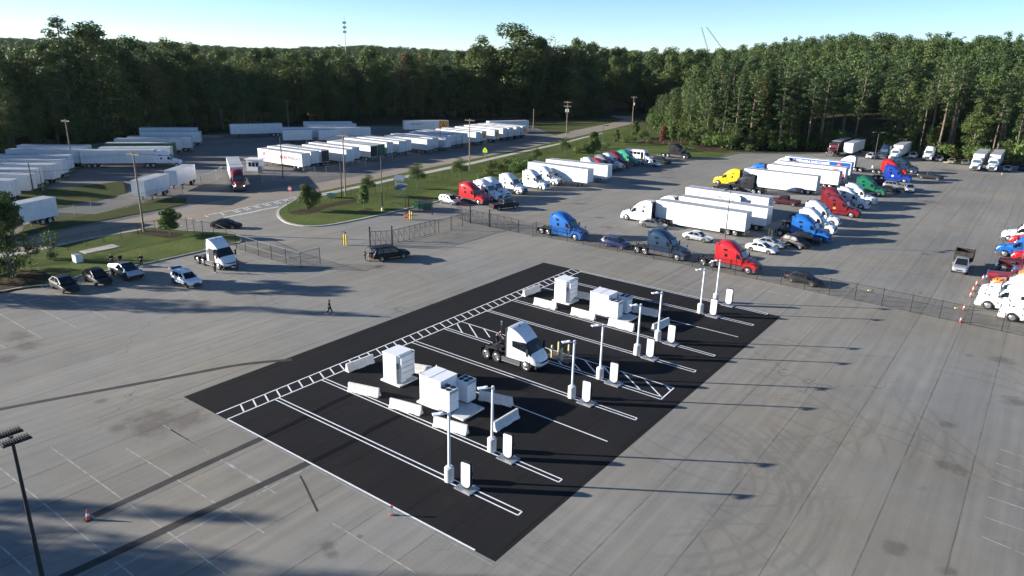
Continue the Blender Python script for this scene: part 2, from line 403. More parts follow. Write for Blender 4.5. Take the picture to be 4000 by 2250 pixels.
def hill(x, y):
    p = Vector((x, y)); z = 0.0
    if y > 150:
        dr = sd_line(p, RIGHT_EDGE)
        if dr > 0:
            wx = smooth(x / max(y, 1), .18, .45)
            z += smooth(dr, 8, 260) * (3 + 18 * wx)
        dl = sd_line(p, LEFT_EDGE)
        if dl > 0 and x < 60:
            z += smooth(dl, 6, 120) * 0.5
        far = math.hypot(x, y)
        ang = math.atan2(x, y)
        ridge = 5 + 5 * math.sin(ang * 9 + 1.3) + 4 * math.sin(ang * 23)
        z += smooth(far, 700, 1700) * ridge
        z += smooth(far, 350, 800) * (3 * math.sin(x * .012) + 3 * math.cos(y * .009))*.6
    return z
def build_ground():
    xs = []; 
    gx = list(np.arange(-400, 401, 16)); gx = sorted(set(list(gx) + [-6000, -4000, -2800, -2000, -1500, -1150, -900, -700, -550, -470, 470, 550, 700, 900, 1150, 1500, 2000, 2800, 4000, 6000]))
    gy = list(np.arange(-60, 640, 16)) + [700, 800, 950, 1100, 1300, 1500, 1750, 2100, 2600, 3300, 4500, 7000]
    gy = [-3000, -900, -300] + gy
    vs = [(x, y, hill(x, y) - 0.03 + 0.0) for y in gy for x in gx]; nx = len(gx)
    fs = [(j * nx + i, j * nx + i + 1, (j + 1) * nx + i + 1, (j + 1) * nx + i) for j in range(len(gy) - 1) for i in range(nx - 1)]
    m = MB(); m.add(vs, fs)
    o = m.obj('ground', FLOOR, smooth=2.0); o['kind'] = 'structure'
build_ground()

def sheet(name, pts, z, m, kind='structure'):
    b = MB(); b.add([(p.x, p.y, z) for p in pts], [tuple(range(len(pts)))])
    me = b.mesh(name, m)
    bm = bmesh.new(); bm.from_mesh(me); bmesh.ops.triangulate(bm, faces=bm.faces, ngon_method='EAR_CLIP')
    for f in bm.faces:
        if f.normal.z < 0: f.normal_flip()
    bm.to_mesh(me); bm.free()
    o = put(name, me); o['kind'] = kind; return o
def raised(name, pts, z, m, z0=0.0):
    b = MB(); b.slab([(p.x, p.y) for p in pts], z0 - .02, z); o = b.obj(name, m); o['kind'] = 'structure'; return o

# verges, then paved sheets 4 mm and more above each other
sheet('roadside_grass', [D(-500, 560), D(-100, 395), D(300, 352), D(700, 325), D(1000, 312), D(1340, 306), D(1520, 300), D(1600, 292), D(1640, 320), D(1700, 372), D(1932, 386), D(2200, 384), D(2350, 402), D(2600, 424), D(3200, 505), D(2400, 560), D(900, 660), D(-600, 780)], .0, GRASS2)
# main lot
lot = [D(-1500, 1100), D(0, 738), M1(480, 520), M1(790, 432), M1(1330, 332), M1(1900, 207), K1(2010, 1290), K1(1995, 1235), K1(1400, 1180), K1(1560, 1060), K1(2100, 960), K2(0, 880), K2(250, 850), K2(420, 885),
       K2(232, 1010), K2(205, 1045), K2(232, 1102), K2(330, 1152), K2(560, 1175), K2(900, 1125), K2(1420, 1010), K2(1700, 945), K2(1900, 890), K2(2150, 830), K2(2415, 770), K3(240, 660), K3(520, 610), K3(760, 560),
       K3(1000, 520), K3(1180, 498), K3(1420, 506), K3(1760, 530), K3(1860, 535), K3(2140, 482), K3(2415, 483), K4(300, 487), K4(560, 480), K4(900, 470), K4(1150, 490), K4(1500, 545), K4(1900, 595), K4(2415, 612), D(3000, 470), D(4800, 1500), D(3600, 3400), D(-600, 2600)]
LOT_O = sheet('parking_lot', lot, .012, LOT)
# road through the middle distance
road_far = [D(-420, 700), K1(0, 1350), K1(220, 1300), K1(560, 1222), K1(900, 1155), K1(1300, 1078), K1(1740, 985), K1(2200, 900), K2(60, 830), K2(330, 790), K2(560, 765), K2(1200, 652), K2(1800, 535), K2(2415, 415), K3(300, 340), K3(600, 262), K3(930, 196), K3(1060, 160), K3(960, 140), K3(930, 125)]
road_near = [D(-420, 760), K1(0, 1449), K1(240, 1392), K1(560, 1330), K1(900, 1265), K1(1300, 1195), K1(1500, 1165), K1(1750, 1120), K1(2200, 1030), K2(60, 930), K2(390, 893), K2(600, 842), K2(1400, 665), K2(1900, 565), K2(2415, 462), K3(300, 398), K3(600, 325), K3(860, 268), K3(1110, 210), K3(1160, 170), K3(1130, 128)]
sheet('road', road_far + road_near[::-1], .020, ROAD)
# trailer yards across the road
yard = [K1(560, 590), K1(780, 610), K1(330, 860), K1(430, 845), K1(1180, 775), K1(1190, 850), K1(1480, 930), K1(1730, 985), K1(2300, 885), K2(40, 835), K2(20, 740), K2(250, 720), K2(900, 610), K2(1500, 500), K2(2415, 370), K3(110, 330), K3(200, 262), K2(2415, 232), K2(1400, 262), K2(1100, 290), K2(430, 180), K2(-300, 330), K1(1900, 330), K1(1000, 340), K1(200, 480)]
sheet('trailer_yard', [D(-500, 520), D(-60, 420), D(60, 392), D(300, 352), D(560, 338), D(900, 318), D(1340, 318), D(1400, 342), D(1300, 372), D(960, 432), D(700, 484), D(640, 508), D(600, 530), D(470, 560), D(330, 574), D(160, 596), D(60, 600), D(0, 610), D(-500, 700)], .008, LOT_F)
raised('grass_bank', [K1(180, 1270), K1(230, 1165), K1(560, 1045), K1(900, 1060), K1(1100, 1010), K1(1500, 905), K1(1760, 900), K1(1760, 965), K1(1300, 1052), K1(900, 1130), K1(560, 1198)], .10, GRASS2)
# raised planting strip between the two yard levels
bank = MB()
L0 = [K1(60, 900), K1(330, 870), K1(700, 850), K1(1170, 790)]; L1 = [K1(120, 960), K1(520, 1010), K1(880, 945), K1(1190, 860)]
for i in range(3):
    a, b, c, d = L0[i], L0[i + 1], L1[i + 1], L1[i]
    bank.quad((a.x, a.y, 1.1), (b.x, b.y, 1.1), (c.x, c.y, .02), (d.x, d.y, .02))
    a2, b2 = a + Vector((-2, 4, 0)), b + Vector((-2, 4, 0))
    bank.quad((a2.x, a2.y, 0.02), (b2.x, b2.y, 0.02), (b.x, b.y, 1.1), (a.x, a.y, 1.1))
o = bank.obj('embankment', GRASS2); o['kind'] = 'structure'
o = raised('grass_strip', [K1(60, 885), K1(330, 850), K1(700, 650), K1(790, 600), K1(640, 590), K1(300, 790), K1(0, 890)], .25, GRASS)
# islands
ISL = .13
isl_left = [D(-900, 950), D(0, 735), M1(480, 515), M1(790, 427), M1(1330, 327), M1(1880, 205), P3(400, 640), P3(900, 520), P3(1140, 470), P3(1165, 405), P3(1110, 350), P3(950, 310), P3(600, 280), P3(150, 262), K1(1600, 1215), K1(1350, 1190), K1(1000, 1250), K1(700, 1310), K1(240, 1412), K1(0, 1475), D(-900, 800)]
raised('grass_island', isl_left, ISL, GRASS)
isl_mid = [K2(232, 1010), K2(210, 1045), K2(236, 1098), K2(332, 1147), K2(560, 1170), K2(900, 1120), K2(1420, 1005), K2(1700, 940), K2(1900, 885), K2(2150, 825), K2(2415, 765), K3(240, 655), K3(520, 605), K3(760, 555), K3(1000, 515), K3(1180, 493), K3(1420, 500), K3(1760, 524), K3(1860, 530), K3(2140, 477),
           K3(1900, 440), K3(1600, 380), K3(1300, 330), K3(1110, 222), K3(860, 278), K3(600, 335), K3(300, 410), K3(0, 478), K2(1900, 577), K2(1400, 677), K2(700, 828), K2(560, 870), K2(430, 892), K2(330, 935)]
raised('grass_island', isl_mid, ISL, GRASS)
def kerb(name, pts, w=.22, h=.15, z0=0, closed=False):
    b = MB(); pts = [p.copy() for p in pts]; n = len(pts)
    off = []
    for i in range(n):
        a = pts[max(i - 1, 0)]; c = pts[min(i + 1, n - 1)]; d = (c - a).normalized(); off.append(Vector((-d.y, d.x, 0)) * w / 2)
    rings = [[(p + o2 + Vector((0, 0, z0 - .02))), (p + o2 + Vector((0, 0, z0 + h))), (p - o2 + Vector((0, 0, z0 + h))), (p - o2 + Vector((0, 0, z0 - .02)))] for p, o2 in zip(pts, off)]
    b.loft(rings); o = b.obj(name, CONC2); o['kind'] = 'structure'; return o
def dense(pts, k=4):
    """rounded polyline through the points (Catmull-Rom)"""
    out = []
    for i in range(len(pts) - 1):
        p0 = pts[max(i - 1, 0)]; p1 = pts[i]; p2 = pts[i + 1]; p3 = pts[min(i + 2, len(pts) - 1)]
        for j in range(k):
            t = j / k
            out.append(.5 * ((2 * p1) + (p2 - p0) * t + (2 * p0 - 5 * p1 + 4 * p2 - p3) * t * t + (3 * p1 - p0 - 3 * p2 + p3) * t ** 3))
    return out + [pts[-1]]
kerb('kerb', dense([D(-500, 860), D(0, 735), M1(480, 515), M1(790, 427), M1(1330, 327), M1(1880, 205), P3(400, 640)], 3))
kerb('kerb', dense([P3(400, 640), P3(900, 520), P3(1140, 470), P3(1165, 405), P3(1110, 350), P3(950, 310), P3(600, 280), P3(150, 262)], 4))
kerb('kerb', dense([K2(400, 905), K2(240, 1000), K2(207, 1045), K2(234, 1100), K2(330, 1150), K2(560, 1172), K2(900, 1122), K2(1420, 1007), K2(1700, 942)], 5), w=.45)
kerb('kerb', dense([K2(1700, 942), K2(1900, 887), K2(2150, 827), K2(2415, 767), K3(240, 657), K3(760, 557), K3(1180, 495), K3(1420, 502), K3(1860, 532), K3(2140, 479), K3(2415, 480), K4(560, 477), K4(900, 467), K4(1150, 486), K4(1500, 541), K4(1900, 591), K4(2415, 608)], 3))
# pavement for walkers
def walk(name, a, b, z=.15):
    m = MB(); n = len(a)
    for i in range(n - 1):
        m.quad((a[i].x, a[i].y, z), (a[i + 1].x, a[i + 1].y, z), (b[i + 1].x, b[i + 1].y, z), (b[i].x, b[i].y, z))
    o = m.obj(name, SIDEW); o['kind'] = 'structure'; return o
walk('sidewalk', [K1(-300, 1470), K1(200, 1400 + 20), K1(500, 1352), K1(800, 1290), K1(1050, 1245), K1(1330, 1200)], [K1(-300, 1510), K1(200, 1448), K1(500, 1375), K1(800, 1308), K1(1050, 1260), K1(1330, 1212)])
walk('sidewalk', [K2(560, 875), K2(960, 795), K2(1430, 690), K2(2000, 575), K2(2415, 482), K3(440, 390), K3(700, 325), K3(860, 288)], [K2(620, 890), K2(990, 810), K2(1460, 708), K2(2030, 590), K2(2415, 500), K3(440, 402), K3(700, 335), K3(860, 294)])
raised('utility_slab', [P5(690, 155), P5(1240, 35), P5(1370, 78), P5(800, 195)], .20, SIDEW, .1)
# yard barrier island rock strip
# ------------------------------------------------------------------ black asphalt of the charging bays
zP = .016
pc = [at(717.3, 1550.8), at(2123.8, 1025.7), at(3050, 1237.3), at(1934.7, 2194.9)]
sheet('charging_asphalt', pc, zP, NEWASP)
# trench repairs (dark strips), on the lot
def ribbon(name, pts, w, z, m, kind='structure'):
    b = MB(); pts = dense(pts, 4); n = len(pts); row = []
    for i in range(n):
        d = (pts[min(i + 1, n - 1)] - pts[max(i - 1, 0)]).normalized(); q = Vector((-d.y, d.x, 0)) * w * (.5 + rnd.uniform(-.03, .03))
        row.append((pts[i] + q, pts[i] - q))
    for i in range(n - 1):
        a, b2 = row[i]; c, d = row[i + 1]
        b.quad((a.x, a.y, z), (b2.x, b2.y, z), (d.x, d.y, z), (c.x, c.y, z))
    o = b.obj(name, m); o['kind'] = kind; return o
ribbon('trench_repair', [D(-120, 1062), D(0, 1030), N1(0, 255) , N1(500, 160), N1(1000, 70), at(1140, 1405)], .55, .017, TRENCH)
ribbon('trench_repair', [D(234, 1298), D(340, 1250), D(445, 1201), D(560, 1148), D(658, 1103)], .62, .018, TRENCH)
ribbon('trench_repair', [D(120, 1470), D(300, 1387), D(460, 1312), D(620, 1238), D(779, 1163)], .66, .0185, TRENCH)
ribbon('crack_fill', [D(755, 1197), D(768, 1222), D(782, 1252), D(799, 1287)], .14, .0172, TRENCH)
TR2 = mat('overlaid_trench', (.010, .010, .011), .95, var=.3, spec=.04)
ribbon('trench_trace', [N1(1240, 900), N1(1600, 730), N1(2000, 520), N1(2318, 375), M2(950, 800)], .5, .0185, TR2)
ribbon('trench_trace', [N1(1800, 1170), N1(2100, 1020), N1(2318, 910), M2(1100, 1150), M2(1500, 960)], .5, .0187, TR2)
# painted markings on the black asphalt
zL = .022
def lines(name, segs, w, m=LPAINT, z=zL):
    for a, b in segs:
        k = MB(); k.strip(a, b, w, z); o = k.obj(name, m); o['kind'] = 'structure'
la, lb = at(888.2, 1638.1), at(2272, 1060)           # near edge line of the ladder
ua, ub = at(846, 1617.5), at(2235, 1051)
lines('bay_line', [(la, lb), (ua, ub), (la, at(1855, 2150))], .13)
# ladder rungs
rungs = [((707, 1617), None)]
nr = 46
for i in range(nr):
    t = (i + .3) / nr
    p = la.lerp(lb, t); 
    q0 = ua.lerp(ub, min(1, t + .012))
    if i == 0: continue
    lines('ladder_bar', [(p, q0)], .13)
def dbl(a1, b1, a2, b2, capend=True):
    s = [(a1, b1), (a2, b2)]
    if capend: s.append((b1, b2))
    lines('bay_line', s, .11)
dbl(N1(1380, 470), N2(1862, 808), N1(1420, 450), N2(1903, 772))
dbl(N1(1905, 248), N2(2273, 474), N1(1945, 232), N2(2307, 446))
dbl(M2(1470, 335), M3(1400, 1447) if False else D(1598, 1057), M2(1510, 322), D(1602, 1052))
dbl(M2(1780, 208), M3(1890, 1355), M2(1800, 196), M3(1905, 1335), False)
lines('bay_line', [(M2(1940, 138), M3(2012, 1245)), (M3(1885, 1357), M3(2012, 1243))], .12)
dbl(M3(245, 520), M3(2203, 1098), M3(265, 512), M3(2218, 1082))
dbl(M3(478, 420), N3(1512, 1140), M3(500, 410), N3(1530, 1128))
lines('bay_line', [(M3(775, 298), M3(872, 322)), (M3(1140, 392), M3(1205, 405)), (M3(1600, 508), M3(1640, 518)), (N3(975, 748), N3(1760, 945))], .12)
lines('bay_line', [(M2(2060, 795), M2(2120, 818)), (at(1995, 1580), D(1528, 1111))], .12)
dbl(N3(0, 380), N3(1900, 830), N3(0, 366), N3(1917, 820))
dbl(N3(160, 285), N3(2045, 718), N3(175, 280), N3(2058, 708))
# hatched access aisle
for a, b in ((M2(1893, 152), M2(1945, 240)), (M2(2005, 158), M2(2090, 290)), (M2(2150, 205), M2(2205, 285)), (M2(2300, 250), M2(2335, 300)), (M3(832, 878), M3(955, 1030)), (M3(1005, 945), M3(1135, 1090)), (M3(1168, 982), M3(1275, 1108)), (M3(1345, 1042), M3(1470, 1190)), (M3(1530, 1098), M3(1700, 1272)), (M3(1730, 1163), M3(1895, 1335)), (M3(1920, 1212), M3(1975, 1268))):
    lines('aisle_hatch', [(a, b)], .13)
# faded stall lines on the old lot
for a, b in ((N4(445, 330), N4(1960, 1430)), (N4(1100, 340), N4(2300, 1075)), (N4(1420, 135), N4(2400, 730)), (N4(0, 510), N4(1160, 1449)), (N4(0, 1185), N4(290, 1449)),
             (M1(120, 612), M1(740, 930)), (M1(520, 590), M1(1050, 845)), (M1(770, 520), M1(1345, 768)), (M1(1090, 475), M1(1880, 628)), (M1(1350, 415), M1(1900, 660)), (M1(0, 790), M1(400, 1020)), (M1(0, 1080), M1(50, 1110)),
             (M1(1670, 268), M1(2350, 502)), (M1(1440, 315), M1(1500, 335)), (P3(1080, 680), P3(2200, 1030)), (P3(1100, 905), P3(1760, 1130)),
             (N2(0, 890), N2(870, 1410)), (N1(190, 805), N1(1290, 1449)), 
             (N3(130, 90), N3(2400, 555)), (N3(290, 260), N3(1480, 505)), (N3(1225, 255), N3(885, 432)), (N3(2060, 295), N3(1950, 362)),
             (M4(500, 712), M4(580, 645)), (M4(0, 690), M4(320, 760)), (M4(1900, 990), M4(2415, 1105)), (M4(1280, 850), M4(2415, 1100)),
             (K4(0, 1350), K4(330, 1410)), (K4(370, 1340), K4(430, 1395)), (K4(440, 1330), K4(530, 1390)), (K4(0, 1110), K4(360, 900)), (K4(870, 1012), K4(1008, 1020)), (K4(1130, 1020), K4(1320, 1022)),
             (D(2515, 1130), D(2576, 1150)), (D(2505, 1165), D(2576, 1190)), (D(2495, 1205), D(2576, 1235)), (D(2485, 1250), D(2576, 1280)), (D(2475, 1300), D(2576, 1335)), (D(2470, 1350), D(2576, 1395))):
    lines('stall_line', [(a, b)], .10, FADED, .0165)
FAINT = mat('worn_line_paint', (.255, .25, .23), .85, var=.3, vscale=1.5)
lines('stall_line', [(N1(830, 710), N1(1700, 1180)), (N1(1800, 1235), N2(1595, 1302))], .08, FAINT, .0165)
lines('stall_line', [(N4(900, 1449), N4(2006, 865)), (N4(2006, 865), N1(1800, 1210))], .12, FADED, .0168)
# road markings: edge lines, zebra
def rline(pts, w, m=BRIGHTL, z=.026):
    for a, b in zip(pts[:-1], pts[1:]): lines('road_marking', [(a, b)], w, m, z)
rline([K1(2110, 1088), K1(2415, 1028), K2(60, 1012), K2(215, 985)], .55)
rline([P7(50, 1245), P7(500, 1155), P7(1000, 1050), P7(1530, 945)], .3)
for a, b in ((P7(0, 1255), P7(60, 1280)), (P7(250, 1200), P7(330, 1250)), (P7(440, 1160), P7(560, 1205)), (P7(500, 1150), P7(605, 1195)), (P7(620, 1125), P7(730, 1168)), (P7(680, 1115), P7(775, 1155)), (P7(790, 1090), P7(900, 1130)), (P7(840, 1080), P7(945, 1120)), (P7(950, 1055), P7(1070, 1095)), (P7(1010, 1045), P7(1115, 1085)), (P7(1130, 1020), P7(1230, 1060)), (P7(1180, 1010), P7(1285, 1048)), (P7(1290, 990), P7(1370, 1015)), (P7(1340, 980), P7(1415, 1005))):
    lines('crosswalk_bar', [(a, b)], .28, BRIGHTL, .026)
for a, b in ((K1(975, 1250), K1(1050, 1278)), (K1(1010, 1245), K1(1085, 1272)), (K1(1120, 1225), K1(1190, 1250)), (K1(1155, 1218), K1(1225, 1243)), (K1(1255, 1195), K1(1320, 1218)), (K1(1650, 1150), K1(1720, 1165))):
    lines('crosswalk_bar', [(a, b)], .28, BRIGHTL, .026)
rline([K1(800, 1290), K1(1150, 1225), K1(1400, 1180), K1(1700, 1120)], .15)
yl = mat('yellow_centre_line', (.45, .28, .07), .8, var=.3)
mid = [a.lerp(b, .5) for a, b in zip(road_far, road_near[:len(road_far)])]

MULCH = ground_mat('brown_mulch', ((.055, .040, .025), (.085, .055, .035), (.05, .05, .02)), .4)
def bed(name, pts): sheet(name, dense(pts + [pts[0]], 4)[:-1], ISL + .012, MULCH)
bed('mulch_bed', [K2(295, 1050), K2(450, 1012), K2(700, 962), K2(945, 915), K2(940, 945), K2(680, 1000), K2(560, 1045), K2(400, 1068)])
bed('mulch_bed', [K2(960, 1025), K2(1060, 1005), K2(1110, 1020), K2(1040, 1040)])
bed('mulch_bed', [K1(1240, 1240), K1(1380, 1205), K1(1600, 1232), K1(1740, 1250), K1(1620, 1290), K1(1400, 1262)])
bed('mulch_bed', [M1(0, 600), M1(150, 560), M1(470, 470), M1(420, 400), M1(200, 380), M1(0, 430)])
bed('mulch_bed', [K3(1150, 400), K3(1400, 400), K3(1650, 420), K3(1860, 470), K3(2050, 470), K3(1900, 420), K3(1600, 375), K3(1300, 350)])
# ------------------------------------------------------------------ vehicle prototypes: lists of (name, mesh, location, [sub-parts])
def wheel_mesh(r, w, dual=False):
    m = MB(); ws = [w] if not dual else [w, w]
    y = 0
    m.lathe([(r * .60, -w / 2), (r * .90, -w / 2), (r, -w * .36), (r, w * .36), (r * .90, w / 2), (r * .60, w / 2)], 'y', (0, 0, 0), 20)
    if dual:
        m.lathe([(r * .60, -w / 2), (r * .90, -w / 2), (r, -w * .36), (r, w * .36), (r * .90, w / 2), (r * .60, w / 2)], 'y', (0, w * 1.15, 0), 20)
    return m
def rim_mesh(r, w, deep=False, car=False):
    m = MB(); f = -w / 2
    rr = r * .62
    if car:
        m.lathe([(rr, f + .02), (rr * .92, f - .005), (rr * .85, f + .05), (rr * .25, f + .07), (rr * .2, f + .02), (.0, f + .015)], 'y', n=14)
        for k in range(5):
            t = k * 2 * math.pi / 5; c, s = math.cos(t), math.sin(t)
            m.add([(c * rr * .15 - s * .03, f + .01, s * rr * .15 + c * .03), (c * rr * .15 + s * .03, f + .01, s * rr * .15 - c * .03), (c * rr * .93 + s * .045, f, s * rr * .93 - c * .045), (c * rr * .93 - s * .045, f, s * rr * .93 + c * .045)], [(0, 1, 2, 3)])
    elif deep:
        m.lathe([(rr, f), (rr * .93, f - .01), (rr * .86, f + .14), (rr * .45, f + .16), (rr * .42, f + .03), (0, f + .01)], 'y', n=16)
    else:
        m.lathe([(rr, f), (rr * .93, f - .015), (rr * .86, f + .02), (rr * .55, f - .02), (rr * .36, f - .03), (rr * .33, f - .10), (0, f - .12)], 'y', n=16)
    return m
def mesh_of(b, name, mats, smooth=None): return b.mesh(name, mats, smooth)
TW_S = (mesh_of(wheel_mesh(.51, .28), 'truck_tyre', TYRE, .6), mesh_of(rim_mesh(.51, .28), 'truck_rim', RIM, .6))
TW_D = (mesh_of(wheel_mesh(.51, .27, True), 'truck_dual_tyre', TYRE, .6), mesh_of(rim_mesh(.51, .27, True), 'truck_deep_rim', RIM, .6))
CW = (mesh_of(wheel_mesh(.34, .22), 'car_tyre', TYRE, .6), mesh_of(rim_mesh(.34, .22, car=True), 'car_rim', RIM, .6))
PW = (mesh_of(wheel_mesh(.40, .26), 'pickup_tyre', TYRE, .6), mesh_of(rim_mesh(.40, .26, car=True), 'pickup_rim', RIM, .6))
RIMD = mat('dark_alloy_rim', (.10, .10, .11), .4, .6)
CWD = (CW[0], mesh_of(rim_mesh(.34, .22, car=True), 'dark_car_rim', RIMD, .6))
def wheels(parts, ws, x, y, r):
    """a wheel on each side: mesh faces -y (its outer side), the left one turned about"""
    for sgn in (-1, 1):
        parts.append(('wheel', ws[0], (x, sgn * y, r), 0 if sgn < 0 else math.pi, [('rim', ws[1], (0, 0, 0), 0)]))

def face_plate(m, a, b, c, d, ia=.08, ib=.08, it=.08, ibm=.08, off=.012):
    """window plate set inside the quad a b c d (a,b bottom, c,d top) and held just proud of it"""
    a, b, c, d = map(Vector, (a, b, c, d))
    def P(u, v): return (a.lerp(b, u)).lerp(d.lerp(c, u), v)
    q = [P(ia, ibm), P(1 - ib, ibm), P(1 - ib, 1 - it), P(ia, 1 - it)]
    n = (q[1] - q[0]).cross(q[3] - q[0]).normalized()
    if n.dot((q[0] + q[2]) / 2 - Vector((0, 0, 1.0)) - Vector(((q[0].x + q[2].x) / 2, 0, 0)) * .9) < 0: n = -n
    q2 = [p + n * off for p in q]; q1 = [p - n * .02 for p in q]
    m.add(q1 + q2, [(0, 1, 2, 3), (7, 6, 5, 4), (0, 4, 5, 1), (1, 5, 6, 2), (2, 6, 7, 3), (3, 7, 4, 0)])
    return q

PROTO = {}
def tractor(key, roof='high', vnl=False, skirt=None, nose=4.05, stacks=False, guard=False, wins=2, dark_fairing=False):
    ps = []
    W = 1.22
    # cab and sleeper shell
    if roof == 'high': prof = [(-1.55, 3.92), (-1.0, 3.98), (-.4, 3.94), (.2, 3.78), (.7, 3.52), (1.15, 3.18), (1.5, 2.86)]
    elif roof == 'two': prof = [(-1.55, 3.86), (-1.0, 3.9), (-.3, 3.84), (.25, 3.70), (.65, 3.46), (.95, 3.16), (1.2, 2.98), (1.5, 2.80)]
    elif roof == 'mid': prof = [(-1.55, 3.35), (-.6, 3.4), (.2, 3.3), (.9, 3.05), (1.5, 2.8)]
    elif roof == 'day': prof = [(.1, 2.85), (.5, 2.92), (1.1, 2.9), (1.5, 2.8)]
    m = MB(); rings = []
    for x, z in prof:
        k = (x - prof[0][0]) / (1.5 - prof[0][0])
        w = W - .07 * k ** 3
        zs = min(2.72, z - .16) if z < 3.05 else 2.72 + (z - 3.05) * .55
        wt = w - .12 - (.22 if z > 3.05 else .05)
        rings.append(ring(x, .95, z, w, wt, zs))
    # below the windscreen down to the cowl
    rings.append(ring(2.02, .95, 2.08, W - .10, W - .2, 1.96)); rings.append(ring(2.12, .95, 2.0, W - .12, W - .25, 1.88))
    m.loft(rings)
    if roof in ('high', 'two'):                       # side extenders behind the sleeper
        for s in (-1, 1): m.box(-1.95, -1.5, s * 1.17 - .03, s * 1.17 + .03, 1.1, 3.75)
    ps.append(('cab', mesh_of(m, 'cab', PAINT0, .5), (0, 0, 0), 0, []))
    x0 = prof[0][0]
    b = MB(); b.box(x0 - .03, x0 + .02, -1.10, 1.10, 1.0, prof[0][1] - .25)
    ps.append(('rear_wall', mesh_of(b, 'rear_wall', DKGREY), (0, 0, 0), 0, []))
    # windscreen
    b = MB(); zt = prof[-1][1]
    face_plate(b, (2.07, -1.04, 2.05), (2.07, 1.04, 2.05), (1.5, .92, zt + .02), (1.5, -.92, zt + .02), .03, .03, .06, .04, .03)
    ps.append(('windshield', mesh_of(b, 'windshield', GLASSB), (0, 0, 0), 0, []))
    for s in (-1, 1):
        d = MB(); y = s * (W - .045); d.prism([(.95, 1.05), (1.95, 1.05), (1.98, 1.9), (1.55, 2.62), (.95, 2.66)], y - .02, y + .045 * s + .02 * s)
        w = MB(); yy = s * (W + .035); w.prism([(1.08, 1.92), (1.84, 1.84), (1.5, 2.5), (1.08, 2.55)], yy - .012, yy + .012)
        h = MB(); h.box(1.02, 1.18, yy - .02, yy + .03, 1.62, 1.67)
        ps.append(('door', mesh_of(d, 'door', PAINT0), (0, 0, 0), 0, [('side_window', mesh_of(w, 'side_window', GLASS), (0, 0, 0), 0), ('handle', mesh_of(h, 'handle', BLK), (0, 0, 0), 0)]))
        if roof in ('high', 'two'):
            w = MB(); yy = s * (W + .004)
            w.prism([(-.55, 1.92), (-.15, 1.92), (-.15, 2.35), (-.55, 2.35)], yy - .012, yy + .012)
            ps.append(('sleeper_window', mesh_of(w, 'sleeper_window', GLASS), (0, 0, 0), 0, []))
            if wins > 1:
                w = MB(); w.prism([(-.75, 2.78), (-.2, 2.78), (-.32, 3.04), (-.75, 3.04)], yy - .05, yy + .012)
                ps.append(('upper_window', mesh_of(w, 'upper_window', GLASS), (0, 0, 0), 0, []))
        sk = MB(); sk.box(-1.6, .55, s * 1.16 - .04, s * 1.16 + .04, .42, .94); sk.box(.55, 2.12, s * 1.12 - .06, s * 1.12 + .06, .38, .93)
        ps.append(('side_skirt', mesh_of(sk, 'side_skirt', skirt or PAINT0), (0, 0, 0), 0, []))
        st = MB(); st.box(.9, 2.0, s * 1.2 - .04, s * 1.2 + .04, .62, .68); st.box(.95, 1.95, s * 1.2 - .04, s * 1.2 + .04, .44, .49)
        ps.append(('step', mesh_of(st, 'step', CHROME), (0, 0, 0), 0, []))
        # fender
        f = MB(); arc = [(2.9 + .62 * math.cos(t), .5 + .62 * math.sin(t)) for t in np.linspace(R(12), R(168), 9)]
        top = [(2.05, 1.15), (2.15, 1.42), (2.6, 1.55), (3.1, 1.56), (3.6, 1.45), (nose - .1, 1.18), (nose, .85)]
        poly = arc[::-1][::-1]
        outline = [(nose - .02, .62)] + [(arc[0][0], .62)] + arc[1:-1] + [(2.12, .62)] + top[:-1] + [(nose, .9)]
        y0, y1 = s * .78, s * 1.19
        f.prism(outline, min(y0, y1), max(y0, y1))
        ps.append(('fender', mesh_of(f, 'fender', PAINT0, .45), (0, 0, 0), 0, []))
        hl = MB(); hl.add([(nose - .5, s * 1.2, 1.12), (nose + .012, s * .92, 1.0), (nose + .012, s * .92, 1.2), (nose - .5, s * 1.2, 1.36)], [(0, 1, 2, 3)])
        hl.add([(nose - .5, s * 1.15, 1.12), (nose - .05, s * .85, 1.0), (nose - .05, s * .85, 1.2), (nose - .5, s * 1.15, 1.36)], [(3, 2, 1, 0)])
        ps.append(('headlight', mesh_of(hl, 'headlight', LAMP), (0, 0, 0), 0, []))
        mi = MB(); mi.box(1.95, 2.08, s * 1.42 - .1, s * 1.42 + .1, 1.75, 2.4); mi.box(1.98, 2.03, min(s * 1.1, s * 1.4), max(s * 1.1, s * 1.4), 2.3, 2.34); mi.box(1.98, 2.03, min(s * 1.1, s * 1.4), max(s * 1.1, s * 1.4), 1.85, 1.89)
        ps.append(('mirror', mesh_of(mi, 'mirror', BLK), (0, 0, 0), 0, []))
        hm = MB(); hm.box(3.35, 3.47, s * 1.12 - .09, s * 1.12 + .09, 1.75, 1.98); hm.cyl((3.4, s * .95, 1.5), (3.4, s * 1.12, 1.8), .015, n=5)
        ps.append(('hood_mirror', mesh_of(hm, 'hood_mirror', BLK), (0, 0, 0), 0, []))
        tk = MB(); tk.cyl((-.9, s * .86, .72), (.75, s * .86, .72), .28, n=14)
        ps.append(('fuel_tank', mesh_of(tk, 'fuel_tank', CHROME, .6), (0, 0, 0), 0, []))
        if stacks:
            e = MB(); e.cyl((-1.75, s * 1.0, 1.0), (-1.75, s * 1.0, 3.9), .08, n=10)
            ps.append(('exhaust_stack', mesh_of(e, 'exhaust_stack', CHROME, .6), (0, 0, 0), 0, []))
        mf = MB(); mf.box(-4.42, -4.39, s * .95 - .3, s * .95 + .3, .35, 1.0)
        ps.append(('mud_flap', mesh_of(mf, 'mud_flap', BLK), (0, 0, 0), 0, []))
    # hood
    h = MB(); rr = []
